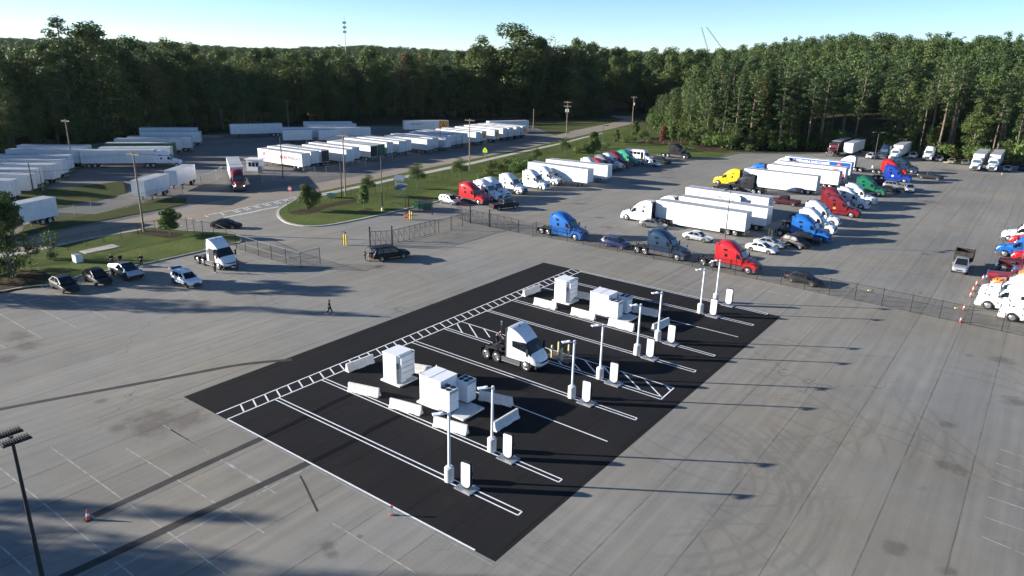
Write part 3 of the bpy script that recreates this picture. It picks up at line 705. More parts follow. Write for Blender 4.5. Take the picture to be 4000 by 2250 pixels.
    for x, z, w in ((1.95, 2.06, 1.02), (2.5, 1.93, .97), (3.1, 1.80, .90), (3.6, 1.66, .82), (nose - .12, 1.50, .72), (nose + .03, 1.30, .66)):
        rr.append(ring(x, .8, z, w, w - .12, z - .22))
    h.loft(rr); ps.append(('hood', mesh_of(h, 'hood', PAINT0, .5), (0, 0, 0), 0, []))
    g = MB(); g.box(nose + .02, nose + .06, -.58, .58, .72, 1.36)
    gs = MB()
    for k in range(6): gs.box(nose + .06, nose + .08, -.55, .55, .78 + k * .1, .81 + k * .1)
    gs.box(nose + .055, nose + .085, -.62, -.58, .7, 1.4); gs.box(nose + .055, nose + .085, .58, .62, .7, 1.4); gs.box(nose + .055, nose + .085, -.62, .62, 1.37, 1.41)
    ps.append(('grille', mesh_of(g, 'grille', BLK), (0, 0, 0), 0, [('grille_bars', mesh_of(gs, 'grille_bars', CHROME), (0, 0, 0), 0)]))
    b = MB(); b.loft([[(x, -1.2, .34), (x, -1.2, .72), (x, 1.2, .72), (x, 1.2, .34)] for x in (nose - .55, nose - .1)] + [[(nose + .16, -.95, .36), (nose + .16, -.95, .68), (nose + .16, .95, .68), (nose + .16, .95, .36)]])
    ps.append(('bumper', mesh_of(b, 'bumper', skirt or (CHROME if stacks else PAINT0), .5), (0, 0, 0), 0, []))
    if guard:
        q = MB()
        for y in (-.75, -.35, .35, .75): q.cyl((nose + .25, y, .4), (nose + .25, y, 1.55), .035, n=6)
        for z in (.5, 1.0, 1.5): q.cyl((nose + .25, -.8, z), (nose + .25, .8, z), .035, n=6)
        ps.append(('grille_guard', mesh_of(q, 'grille_guard', CHROME), (0, 0, 0), 0, []))
    if roof in ('high', 'two'):
        v = MB(); v.box(1.42, 1.72, -1.0, 1.0, zt + .0, zt + .05); ps.append(('sun_visor', mesh_of(v, 'sun_visor', BLK), (0, 0, 0), 0, []))
        an = MB()
        for s in (-1, 1): an.cyl((1.2, s * 1.3, 2.1), (1.1, s * 1.32, 3.6), .012, n=4)
        ps.append(('antenna', mesh_of(an, 'antenna', BLK), (0, 0, 0), 0, []))
    chassis(ps, x0)
    wheels(ps, TW_S, 2.9, 1.04, .51)
    for x in (-2.25, -3.55): wheels(ps, TW_D, x, 1.10, .51)
    PROTO[key] = ps
def chassis(ps, x0=-1.55):
    c = MB()
    for s in (-1, 1): c.box(-4.35, 3.6, s * .43 - .04, s * .43 + .04, .72, .98)
    for x in (-4.3, -2.9, -1.7, 0, 1.5, 3.4): c.box(x - .06, x + .06, -.43, .43, .76, .92)
    for x in (-2.25, -3.55): c.cyl((x, -.95, .52), (x, .95, .52), .09, n=8); c.lathe([(.0, -.2), (.24, -.12), (.24, .12), (0, .2)], 'y', (x, 0, .52), 10)
    c.cyl((2.9, -.95, .5), (2.9, .95, .5), .07, n=6)
    c.box(-2.1, -1.5, -.35, .35, .98, 1.12)
    for s in (-1, 1):                                  # quarter fenders over the tandem
        c.box(-4.25, -1.75, s * .75 - .30 if s > 0 else -1.05, s * .75 + .30 if s > 0 else -.45, 1.08, 1.10) if False else None
    ps.append(('chassis', mesh_of(c, 'chassis', FRAME), (0, 0, 0), 0, []))
    f = MB(); f.lathe([(0, 1.06), (.45, 1.06), (.47, 1.13), (.15, 1.14), (.12, 1.10), (0, 1.10)], 'z', (-2.75, 0, 0), 16); f.box(-3.7, -3.0, -.42, -.12, 1.02, 1.08); f.box(-3.7, -3.0, .12, .42, 1.02, 1.08)
    ps.append(('fifth_wheel', mesh_of(f, 'fifth_wheel', GREASE), (0, 0, 0), 0, []))
    a = MB()
    for k, y in enumerate((-.18, 0, .18)):
        pts = [(x0 - .05, y, 2.0), (x0 - .35, y, 1.5), (x0 - .6, y, 1.25), (x0 - .3, y * .5, 1.1)]
        a.tube(pts, .025, 5)
    ps.append(('air_hoses', mesh_of(a, 'air_hoses', BLK), (0, 0, 0), 0, []))
    for s in (-1, 1):
        t = MB(); t.box(-4.42, -4.37, s * .6 - .12, s * .6 + .12, .78, .88); ps.append(('tail_lamp', mesh_of(t, 'tail_lamp', TAIL), (0, 0, 0), 0, []))
tractor('aero', skirt=DKGREY); tractor('aero_paint'); tractor('aero_guard', guard=True, skirt=DKGREY, wins=2)
tractor('stepped', roof='two', nose=4.15); tractor('midroof', roof='mid', skirt=DKGREY)
tractor('aero_stack', stacks=True)
# long-nosed tractor with flat roof, chrome grille and stacks
def classic(key):
    ps = []
    m = MB(); m.loft([ring(x, .95, z, 1.1, 1.0, z - .15) for x, z in ((-1.6, 3.0), (.2, 3.05), (.3, 2.62), (1.05, 2.60))] + [ring(1.3, .95, 1.95, 1.0, .9, 1.85)])
    ps.append(('cab', mesh_of(m, 'cab', PAINT0, .4), (0, 0, 0), 0, []))
    b = MB(); face_plate(b, (1.32, -.95, 1.97), (1.32, .95, 1.97), (1.06, .9, 2.58), (1.06, -.9, 2.58), .03, .03, .08, .06, .03); ps.append(('windshield', mesh_of(b, 'windshield', GLASS), (0, 0, 0), 0, []))
    h = MB(); h.loft([ring(x, .75, z, w, w - .15, z - .25) for x, z, w in ((1.2, 1.95, .72), (2.6, 1.85, .66), (3.9, 1.72, .58))]); ps.append(('hood', mesh_of(h, 'hood', PAINT0, .5), (0, 0, 0), 0, []))
    g = MB(); g.box(3.9, 3.98, -.56, .56, .72, 1.74); gb = MB()
    for k in range(9): gb.box(3.98, 4.0, -.5 + k * .12, -.46 + k * .12, .78, 1.68)
    ps.append(('grille', mesh_of(g, 'grille', CHROME), (0, 0, 0), 0, [('grille_bars', mesh_of(gb, 'grille_bars', BLK), (0, 0, 0), 0)]))
    b = MB(); b.box(3.95, 4.2, -1.2, 1.2, .36, .78); ps.append(('bumper', mesh_of(b, 'bumper', CHROME), (0, 0, 0), 0, []))
    for s in (-1, 1):
        f = MB(); arc = [(3.1 + .72 * math.cos(t), .45 + .72 * math.sin(t)) for t in np.linspace(R(5), R(175), 10)]
        out = [(3.1 + .66 * math.cos(t), .45 + .66 * math.sin(t)) for t in np.linspace(R(175), R(5), 10)]
        f.prism(arc + out, min(s * .6, s * 1.2), max(s * .6, s * 1.2)); ps.append(('fender', mesh_of(f, 'fender', PAINT0, .5), (0, 0, 0), 0, []))
        hl = MB(); hl.lathe([(0, -.02), (.13, 0), (.13, .12), (0, .16)], 'z', (0, 0, 0), 10)
        me = mesh_of(hl, 'headlight', LAMP); me.transform(Matrix.Translation((3.85, s * .95, 1.15)) @ Matrix.Rotation(R(90), 4, 'Y')); ps.append(('headlight', me, (0, 0, 0), 0, []))
        w = MB(); y = s * 1.105; w.prism([(.45, 1.8), (1.0, 1.78), (.95, 2.4), (.45, 2.45)], y - .012, y + .012); ps.append(('side_window', mesh_of(w, 'side_window', GLASS), (0, 0, 0), 0, []))
        e = MB(); e.cyl((.15, s * 1.22, 1.0), (.15, s * 1.22, 3.7), .08, n=10); ps.append(('exhaust_stack', mesh_of(e, 'exhaust_stack', CHROME, .6), (0, 0, 0), 0, []))
        tk = MB(); tk.cyl((-1.2, s * .86, .68), (.9, s * .86, .68), .33, n=14); ps.append(('fuel_tank', mesh_of(tk, 'fuel_tank', CHROME, .6), (0, 0, 0), 0, []))
        mi = MB(); mi.box(1.2, 1.28, s * 1.38 - .1, s * 1.38 + .1, 1.7, 2.3); mi.cyl((1.24, s * 1.0, 2.25), (1.24, s * 1.38, 2.25), .02, n=5); ps.append(('mirror', mesh_of(mi, 'mirror', CHROME), (0, 0, 0), 0, []))
        a = MB(); a.cyl((1.9, s * .78, 1.5), (2.5, s * .78, 1.5), .18, n=10); ps.append(('air_cleaner', mesh_of(a, 'air_cleaner', CHROME, .6), (0, 0, 0), 0, []))
    v = MB(); v.box(1.0, 1.3, -.95, .95, 2.55, 2.62); ps.append(('sun_visor', mesh_of(v, 'sun_visor', CHROME), (0, 0, 0), 0, []))
    chassis(ps, -1.6); wheels(ps, TW_S, 3.1, 1.04, .51)
    for x in (-2.25, -3.55): wheels(ps, TW_D, x, 1.10, .51)
    PROTO[key] = ps
classic('classic')
# cab of smooth one-piece shape, no hood, with battery fairings (the electric tractor)
def electric(key, door_open=False):
    ps = []
    m = MB()
    st = [(-1.15, 3.80, 1.22, 1.13), (-.6, 3.80, 1.22, 1.08), (0, 3.70, 1.22, .98), (.6, 3.50, 1.21, .86), (1.1, 3.24, 1.19, .82), (1.45, 3.0, 1.17, .84)]
    def er(x, z, w, wt, zs, z0=.82):
        h = [(w - .1, z0), (w, z0 + .08), (w, z0 + .5), (w, zs), (w - (w - wt) * .5, (zs + z) / 2), (wt, z), (wt * .45, z + .02)]
        return [(x, y, zz) for y, zz in h] + [(x, -y, zz) for y, zz in h[::-1]]
    tab = [(.12, 3.86, 1.22, 1.14, 3.0), (.5, 3.84, 1.22, 1.10, 2.85), (.95, 3.68, 1.22, 1.05, 2.6), (1.4, 3.40, 1.21, 1.0, 2.4), (1.82, 3.06, 1.19, .95, 2.25), (2.15, 2.74, 1.17, .92, 2.1), (2.5, 2.24, 1.15, .97, 1.85), (2.8, 1.78, 1.12, .98, 1.52)]
    rings = [er(*q, .82 if q[0] < 2.3 else .79) for q in tab]
    rings += [ring(3.05, .70, 1.62, 1.08, .88, 1.36), ring(3.3, .62, 1.42, .98, .72, 1.16), ring(3.5, .58, 1.20, .86, .54, .96), ring(3.63, .60, .98, .70, .45, .82), ring(3.68, .64, .86, .5, .3, .76)]
    m.loft(rings)
    ps.append(('body', mesh_of(m, 'electric_body', PAINT0, .7), (0, 0, 0), 0, []))
    b = MB()
    # wrap-round windscreen
    def surf(k0, k1, idxs, off=.02):
        pass
    rw = [[Vector(p) for p in rings[5]], [Vector(p) for p in rings[6]], [Vector(p) for p in rings[7]]]
    n = len(rings[0])
    def pick(r, i):
        p = r[i]; c = Vector((p.x - .6, 0, 1.6)); return p + (p - c).normalized() * .022
    ids = list(range(3, 11))
    for k in range(2):
        for i in ids[:-1]:
            b.add([pick(rw[k], i), pick(rw[k], i + 1), pick(rw[k + 1], i + 1), pick(rw[k + 1], i)], [(0, 1, 2, 3)])
    ps.append(('windshield', mesh_of(b, 'electric_windshield', GLASS, .9), (0, 0, 0), 0, []))
    for s in (-1, 1):
        y = s * 1.222
        def ys(x, z):
            for p, q in zip(tab[:-1], tab[1:]):
                if p[0] <= x <= q[0]:
                    t = (x - p[0]) / (q[0] - p[0]); z1, ww, wt, zs = (p[i] + (q[i] - p[i]) * t for i in (1, 2, 3, 4))
                    return s * (ww + .028 if z <= zs else ww + (wt - ww) * (z - zs) / (z1 - zs) + .065), z1
            return s * 1.14, 1.8
        def sidewin(x0):
            w = MB(); xs = np.linspace(x0, 2.78, 9)
            for a_, b_ in zip(xs[:-1], xs[1:]):
                col_ = []
                for x in (a_, b_):
                    zb_ = 2.12 - .18 * (x - .75); z1 = ys(x, 2.0)[1]; zt_ = min(2.74, z1 - .03); zt_ = max(zt_, zb_ + .02)
                    col_.append([(x, ys(x, z)[0], z) for z in (zb_, zb_ + (zt_ - zb_) * .35, zb_ + (zt_ - zb_) * .7, zt_)])
                for k in range(3): w.quad(col_[0][k], col_[1][k], col_[1][k + 1], col_[0][k + 1])
            return w
        w = sidewin(.75)
        if door_open and s < 0:
            o = MB(); o.prism([(.6, .95), (1.68, .95), (1.68, 2.66), (.6, 2.72)], y - .03, y + .02); ps.append(('doorway_shade_plate', mesh_of(o, 'doorway_shade_plate', BLK), (0, 0, 0), 0, []))  # black plate on the solid cab side stands for the unlit doorway
            w = sidewin(1.72)
            dd = MB(); dd.prism([(0, .95), (.45, .95), (.45, 2.65), (0, 2.65)], -.03, .03)
            dw = MB(); dw.prism([(.08, 1.9), (.38, 1.9), (.38, 2.55), (.08, 2.55)], -.04, .04)
            ps.append(('open_door', mesh_of(dd, 'open_door', PAINT0), (.6, y - .045, 0), R(180), [('door_window', mesh_of(dw, 'door_window', GLASSB), (0, 0, 0), 0)]))
        ps.append(('side_window', mesh_of(w, 'electric_side_window', GLASS), (0, 0, 0), 0, []))
        arch = MB(); arch.prism([(2.3 + .64 * math.cos(t), .5 + .64 * math.sin(t)) for t in np.linspace(0, math.pi, 12)], min(s * .8, s * 1.135), max(s * .8, s * 1.135)); ps.append(('wheel_arch', mesh_of(arch, 'wheel_arch', BLK), (0, 0, 0), 0, []))
        sk = MB(); sk.box(-.5, 1.65, min(s * 1.0, s * 1.2), max(s * 1.0, s * 1.2), .42, .80); ps.append(('battery_fairing', mesh_of(sk, 'battery_fairing', DKGREY), (0, 0, 0), 0, []))
        st2 = MB(); st2.box(-.45, 1.6, min(s * 1.18, s * 1.26), max(s * 1.18, s * 1.26), .36, .41); ps.append(('step', mesh_of(st2, 'step', GALV), (0, 0, 0), 0, []))
        mi = MB(); mi.box(2.5, 2.7, s * 1.42 - .07, s * 1.42 + .07, 1.65, 2.35); mi.cyl((2.5, s * 1.1, 1.75), (2.6, s * 1.42, 1.85), .04, n=6); ps.append(('mirror', mesh_of(mi, 'mirror', BLK), (0, 0, 0), 0, []))
        hl = MB(); hl.add([(2.98, s * 1.07, 1.12), (3.42, s * .92, 1.02), (3.45, s * .90, 1.10), (3.0, s * 1.08, 1.28)], [(0, 1, 2, 3)]); hl.add([(2.98, s * 1.0, 1.12), (3.42, s * .85, 1.02), (3.45, s * .83, 1.10), (3.0, s * 1.0, 1.28)], [(3, 2, 1, 0)])
        ps.append(('headlight', mesh_of(hl, 'headlight', GLASS), (0, 0, 0), 0, []))
        ex = MB(); ex.box(-.08, .115, s * 1.15 - .05, s * 1.15 + .05, .85, 3.8); ps.append(('side_extender', mesh_of(ex, 'side_extender', BLK), (0, 0, 0), 0, []))
    lb = MB(); lb.loft([[(x, -w, z), (x, -w, z + .03), (x, w, z + .03), (x, w, z)] for x, w, z in ((3.40, .90, 1.07), (3.60, .74, .99), (3.74, .45, .92))]); ps.append(('light_bar', mesh_of(lb, 'light_bar', GLASS), (0, 0, 0), 0, []))
    rw2 = MB(); rw2.box(.02, .11, -1.12, 1.12, .9, 3.78); ps.append(('rear_wall', mesh_of(rw2, 'rear_wall', BLK), (0, 0, 0), 0, []))
    fin = MB(); fin.prism([(.6, 3.84), (.82, 3.78), (.62, 3.98)], -.03, .03); ps.append(('roof_antenna', mesh_of(fin, 'roof_antenna', BLK), (0, 0, 0), 0, []))
    bb = MB(); bb.box(2.9, 3.35, -.95, .95, .36, .62); ps.append(('lower_bumper', mesh_of(bb, 'lower_bumper', BLK), (0, 0, 0), 0, []))
    c2 = []
    chassis(c2, 0.0)
    for nm, me, loc, rz, subs in c2:
        if nm == 'chassis': me.transform(Matrix.Translation((-.22, 0, 0)) @ Matrix.Scale(.645, 4, Vector((1, 0, 0))))
        elif nm == 'fifth_wheel': me.transform(Matrix.Translation((1.15, 0, 0)))
        elif nm == 'tail_lamp': me.transform(Matrix.Translation((1.38, 0, 0)))
        ps.append((nm, me, loc, rz, subs))
    for s in (-1, 1):
        mf = MB(); mf.box(-3.02, -2.99, s * .95 - .3, s * .95 + .3, .35, 1.0); ps.append(('mud_flap', mesh_of(mf, 'mud_flap', BLK), (0, 0, 0), 0, []))
        qf = MB(); qf.loft([[( -1.7 + 1.2 * math.cos(t), min(s * .65, s * 1.22), .42 + .66 * math.sin(t)), (-1.7 + 1.2 * math.cos(t), max(s * .65, s * 1.22), .42 + .66 * math.sin(t)), (-1.7 + 1.25 * math.cos(t), max(s * .65, s * 1.22), .42 + .70 * math.sin(t)), (-1.7 + 1.25 * math.cos(t), min(s * .65, s * 1.22), .42 + .70 * math.sin(t))] for t in np.linspace(R(20), R(75), 4)])
        ps.append(('quarter_fender', mesh_of(qf, 'quarter_fender', BLK), (0, 0, 0), 0, []))
    wheels(ps, TW_S, 2.3, 1.05, .51)
    for x in (-1.12, -2.36): wheels(ps, TW_D, x, 1.10, .51)
    PROTO[key] = ps
electric('electric'); electric('electric_open', True)

# ---------------- trailers
def trailer(key, L=16.15, wall=None, twoaxle=True, roofm=None, door_open=False, skirt=False, short=False):
    ps = []; hx = L / 2; wall = wall or PAINT0
    m = MB(); m.box(-hx, hx, -1.3, 1.3, 1.15, 4.08)
    ps.append(('box', mesh_of(m, 'trailer_box', wall), (0, 0, 0), 0, []))
    r = MB(); r.box(-hx + .03, hx - .03, -1.27, 1.27, 4.08, 4.105); ps.append(('roof', mesh_of(r, 'trailer_roof', roofm or TRLR), (0, 0, 0), 0, []))
    rl = MB()
    for s in (-1, 1):
        rl.box(-hx - .01, hx + .01, s * 1.305 - .012, s * 1.305 + .012, 3.98, 4.12); rl.box(-hx - .01, hx + .01, s * 1.305 - .012, s * 1.305 + .012, 1.08, 1.22)
        n = int(L / 1.22)
        for k in range(1, n): rl.box(-hx + k * L / n - .02, -hx + k * L / n + .02, s * 1.299 - .005, s * 1.299 + .005, 1.22, 3.98)
    ps.append(('side_rails', mesh_of(rl, 'side_rails', wall), (0, 0, 0), 0, []))
    if door_open:
        dk = MB(); dk.box(-hx - .012, -hx + .01, -1.2, 1.2, 1.25, 3.95); ps.append(('cargo_shade_plate', mesh_of(dk, 'cargo_shade_plate', BLK), (0, 0, 0), 0, []))  # box stays closed; a black plate gives the shade of the cargo space
    else:
        for s in (-1, 1):
            d = MB(); d.box(-hx - .05, -hx, s * .64 - .6, s * .64 + .6, 1.25, 3.97)
            lk = MB()
            for y in (.25, .95): lk.cyl((-hx - .075, s * y, 1.2), (-hx - .075, s * y, 4.0), .02, n=5)
            ps.append(('rear_door', mesh_of(d, 'rear_door', wall), (0, 0, 0), 0, [('lock_rod', mesh_of(lk, 'lock_rod', GALV), (0, 0, 0), 0)]))
    u = MB(); u.box(-hx + .2, hx - .1, -.5, -.4, .95, 1.14); u.box(-hx + .2, hx - .1, .4, .5, .95, 1.14)
    for k in range(12): u.box(-hx + .5 + k * (L - 1) / 12, -hx + .58 + k * (L - 1) / 12, -1.25, 1.25, 1.02, 1.14)
    ps.append(('underframe', mesh_of(u, 'underframe', FRAME), (0, 0, 0), 0, []))
    g = MB(); gx = hx - 2.6
    for s in (-1, 1): g.box(gx - .07, gx + .07, s * .95 - .07, s * .95 + .07, .12, 1.1); g.box(gx - .15, gx + .15, s * .95 - .13, s * .95 + .13, .0, .12)
    g.box(gx - .04, gx + .04, -.95, .95, .7, .78); ps.append(('landing_gear', mesh_of(g, 'landing_gear', FRAME), (0, 0, 0), 0, []))
    b = MB()
    for s in (-1, 1): b.box(-hx, -hx + .08, s * .6 - .05, s * .6 + .05, .55, 1.1)
    b.box(-hx - .02, -hx + .08, -1.2, 1.2, .5, .62); ps.append(('underride_bar', mesh_of(b, 'underride_bar', GALV), (0, 0, 0), 0, []))
    for s in (-1, 1):
        t = MB(); t.box(-hx - .06, -hx - .03, s * 1.05 - .12, s * 1.05 + .12, 1.1, 1.2); ps.append(('tail_lamp', mesh_of(t, 'tail_lamp', TAIL), (0, 0, 0), 0, []))
    for x in ((-hx + 1.6, -hx + 2.9) if not short else (-hx + 1.8,)): wheels(ps, TW_D, x, 1.12, .51)
    for s in (-1, 1):
        mf = MB(); mf.box(-hx + .85, -hx + .88, s * .95 - .3, s * .95 + .3, .3, 1.0); ps.append(('mud_flap', mesh_of(mf, 'mud_flap', BLK), (0, 0, 0), 0, []))
        if skirt:
            q = MB(); q.box(-hx + 4.2, hx - 3.4, s * 1.25 - .015, s * 1.25 + .015, .35, 1.1); ps.append(('side_skirt', mesh_of(q, 'trailer_skirt', wall), (0, 0, 0), 0, []))
    PROTO[key] = ps
trailer('van'); trailer('van_skirt', skirt=True); trailer('van_open', door_open=True); trailer('pup', L=8.6, short=True); trailer('box_body', L=8.0, short=True)

# ---------------- cars
def car(key, kind='sedan', L=4.8, W=.90, H=1.45, wb=2.75, ws=None, cargo=False, hatch=False):
    ps = []; ws = ws or CW; wr = .40 if ws is PW else .34; hf = L / 2
    sill = .24 if kind == 'sedan' else .34
    belt = {'sedan': .95, 'suv': 1.05, 'pickup': 1.12, 'hatch': 1.0}[kind]
    if kind == 'pickup': hood = [(hf, .78), (hf - .08, 1.0), (hf - .3, 1.10), (hf - 1.15, 1.17)]
    elif kind == 'suv': hood = [(hf, .72), (hf - .12, .88), (hf - .5, .98), (hf - 1.1, 1.04)]
    else: hood = [(hf, .58), (hf - .15, .70), (hf - .55, .80), (hf - 1.15, .90)]
    if kind == 'sedan': tail = [(-hf, .70), (-hf + .06, .92), (-hf + .3, .98), (-hf + .85, .99)]
    elif kind == 'pickup': tail = [(-hf, .9), (-hf + .03, 1.12), (-hf + .3, 1.14), (-hf + .9, 1.14)]
    else: tail = [(-hf, .75), (-hf + .06, .98), (-hf + .2, belt), (-hf + .7, belt)]
    st = tail + [(-.4, belt), (.5, belt - .01)] + hood[::-1]
    m = MB(); rg = []
    for x, z in st:
        e = max(0, abs(x) - (hf - .7)) / .7; w = W * (1 - .24 * e ** 2.0)
        rg.append(ring(x, sill + (.10 * e), z, w, w - .12, z - .10, .1))
    m.loft(rg)
    body = mesh_of(m, key + '_body', PAINT0, .7)
    # cabin
    if kind == 'sedan': cb = dict(b0=-hf + .42, t0=-hf + 1.38, t1=.22, b1=hf - 1.18)
    elif kind == 'suv': cb = dict(b0=-hf + .08, t0=-hf + .55, t1=.42, b1=hf - 1.12)
    elif kind == 'hatch': cb = dict(b0=-hf + .10, t0=-hf + 1.15, t1=.15, b1=hf - .95)
    else: cb = dict(b0=-.75, t0=-.60, t1=.75, b1=hf - 1.35)
    wbm, wt = W - .08, W - .24
    zb = belt - .03
    def c(x, s, top): return (x, s * (wt if top else wbm), H if top else zb)
    cm = MB()
    xm = (cb['t0'] + cb['t1']) / 2
    vs = [c(cb['b0'], -1, 0), c(cb['b1'], -1, 0), c(cb['b1'], 1, 0), c(cb['b0'], 1, 0), c(cb['t0'], -1, 1), c(cb['t1'], -1, 1), c(cb['t1'], 1, 1), c(cb['t0'], 1, 1), (xm, -wt, H + .035), (xm, wt, H + .035)]
    vs = [tuple(v) for v in vs]
    cm.add(vs, [(0, 1, 5, 8, 4), (1, 2, 6, 5), (2, 3, 7, 9, 6), (3, 0, 4, 7), (4, 8, 9, 7), (8, 5, 6, 9)])
    ps.append(('body', body, (0, 0, 0), 0, []))
    cme = mesh_of(cm, key + '_cabin', PAINT0, None)
    bm = bmesh.new(); bm.from_mesh(cme); eg = [e for e in bm.edges if max(v.co.z for v in e.verts) > zb + .2 and e.calc_face_angle(0) > .3]
    bmesh.ops.bevel(bm, geom=eg, offset=.05, segments=2, profile=.6, affect='EDGES')
    for f in bm.faces: f.smooth = True
    for e in bm.edges: e.smooth = e.calc_face_angle(0) < .6
    bm.to_mesh(cme); bm.free()
    ps.append(('cabin', cme, (0, 0, 0), 0, []))
    w = MB(); face_plate(w, vs[1], vs[2], vs[6], vs[5], .07, .07, .05, .03, .012); ps.append(('windshield', mesh_of(w, 'car_windshield', GLASS), (0, 0, 0), 0, []))
    w = MB(); face_plate(w, vs[3], vs[0], vs[4], vs[7], .09, .09, .08, .12 if kind != 'suv' else .2, .012); ps.append(('rear_window', mesh_of(w, 'car_rear_window', GLASS), (0, 0, 0), 0, []))
    for s in (-1, 1):
        A = Vector(c(cb['b0'], s, 0)); Bv = Vector(c(cb['b1'], s, 0)); C = Vector(c(cb['t1'], s, 1)); Dv = Vector(c(cb['t0'], s, 1))
        def side(u, v):
            return (A.lerp(Bv, u)).lerp(Dv.lerp(C, u), v) + Vector((0, s * .014, .004))
        splits = [(.10, .30), (.33, .60), (.63, .90)] if kind == 'suv' else ([(.08, .42), (.50, .88)] if kind == 'pickup' else [(.12, .47), (.51, .88)])
        for u0, u1 in splits:
            g = MB(); q = [side(u0, .12), side(u1, .12), side(u1 - (.0 if u1 < .85 else .0), .88), side(u0, .88)]
            g.add(q + [p - Vector((0, s * .03, 0)) for p in q], [(0, 1, 2, 3), (7, 6, 5, 4), (0, 4, 5, 1), (1, 5, 6, 2), (2, 6, 7, 3), (3, 7, 4, 0)])
            ps.append(('side_window', mesh_of(g, 'car_side_window', GLASS), (0, 0, 0), 0, []))
        mi = MB(); mi.box(cb['b1'] - .55, cb['b1'] - .40, s * (W + .08) - .09, s * (W + .08) + .07, belt, belt + .15); ps.append(('mirror', mesh_of(mi, 'car_mirror', PAINT0), (0, 0, 0), 0, []))
        zf = hood[0][1]
        hl = MB(); hl.add([(hf - .03, s * W * .42, zf - .10), (hf - .30, s * W * .90, zf - .04), (hf - .36, s * W * .88, zf + .09), (hf - .10, s * W * .42, zf + .03)], [(0, 1, 2, 3)])
        hl.v = [(x + .035, y * 1.02, z + .02) for x, y, z in hl.v]; ps.append(('headlight', mesh_of(hl, 'car_headlight', LAMP), (0, 0, 0), 0, []))
        zt = tail[1][1]
        tl = MB(); tl.box(-hf - .015, -hf + .12, s * W * .68 - .12, s * W * .68 + .10, zt - .22, zt - .04); ps.append(('taillight', mesh_of(tl, 'car_taillight', TAIL), (0, 0, 0), 0, []))
        for x in (-wb / 2, wb / 2):
            a = MB(); a.prism([(x + (wr + .07) * math.cos(t), wr + (wr + .07) * math.sin(t)) for t in np.linspace(-.2, math.pi + .2, 14)], min(s * (W - .3), s * (W + .004)), max(s * (W - .3), s * (W + .004)))
            ps.append(('wheel_arch', mesh_of(a, 'car_wheel_arch', BLK), (0, 0, 0), 0, []))
        dg = MB()
        for x in (-.45, .55): dg.box(x, x + .015, s * (W + .001) - .004, s * (W + .001) + .004, sill + .1, belt - .08)
        ps.append(('door_seams', mesh_of(dg, 'door_seams', BLK), (0, 0, 0), 0, []))
    g = MB(); g.box(hf - .04, hf + .012, -W * .40, W * .40, hood[0][1] - .22, hood[0][1] - .05); ps.append(('grille', mesh_of(g, 'car_grille', BLK), (0, 0, 0), 0, []))
    lb = MB(); lb.box(hf - .12, hf + .02, -W * .72, W * .72, sill - .02, sill + .14); lb.box(-hf - .02, -hf + .12, -W * .75, W * .75, sill, sill + .14); ps.append(('bumper_trim', mesh_of(lb, 'bumper_trim', BLK), (0, 0, 0), 0, []))
    if kind == 'pickup':
        bd = MB(); bd.box(-hf + .12, -.85, -W + .16, W - .16, 1.145, 1.155); ps.append(('truck_bed', mesh_of(bd, 'truck_bed', BLK), (0, 0, 0), 0, []))
    if kind == 'suv':
        rr = MB()
        for s in (-1, 1): rr.cyl((cb['t0'] + .2, s * (wt - .05), H + .07), (cb['t1'] - .2, s * (wt - .05), H + .07), .02, n=5)
        ps.append(('roof_rails', mesh_of(rr, 'roof_rails', BLK), (0, 0, 0), 0, []))
    if hatch:
        t = MB(); t.box(-.75, 0, -W + .16, W - .16, -.03, .03); t.box(-.95, -.72, -W + .2, W - .2, -.22, .0)
        gl = MB(); gl.box(-.6, -.1, -W + .3, W - .3, -.05, .045)
        me = t.mesh('open_tailgate', PAINT0); me.transform(Matrix.Rotation(R(12), 4, 'Y')); me2 = gl.mesh('tailgate_window', GLASS); me2.transform(Matrix.Rotation(R(12), 4, 'Y'))
        ps.append(('open_tailgate', me, (cb['t0'] - .02, 0, H + .02), 0, [('tailgate_window', me2, (0, 0, 0), 0)]))
        o = MB(); o.box(-hf + .02, -hf + .10, -W + .22, W - .22, .6, H - .1) if False else None
    wheels(ps, ws, wb / 2, W - .10, wr); wheels(ps, ws, -wb / 2, W - .10, wr)
    PROTO[key] = ps
car('sedan'); car('suv', 'suv', 4.6, .93, 1.66, 2.68); car('big_suv', 'suv', 5.5, 1.0, 1.86, 3.2, PW); car('pickup', 'pickup', 5.85, 1.0, 1.86, 3.7, PW)
car('crossover', 'hatch', 4.75, .95, 1.60, 2.9, CWD); car('open_suv', 'suv', 4.7, .93, 1.62, 2.95, CWD, hatch=True); car('open_big_suv', 'suv', 5.6, 1.0, 1.90, 3.3, PW, hatch=True)
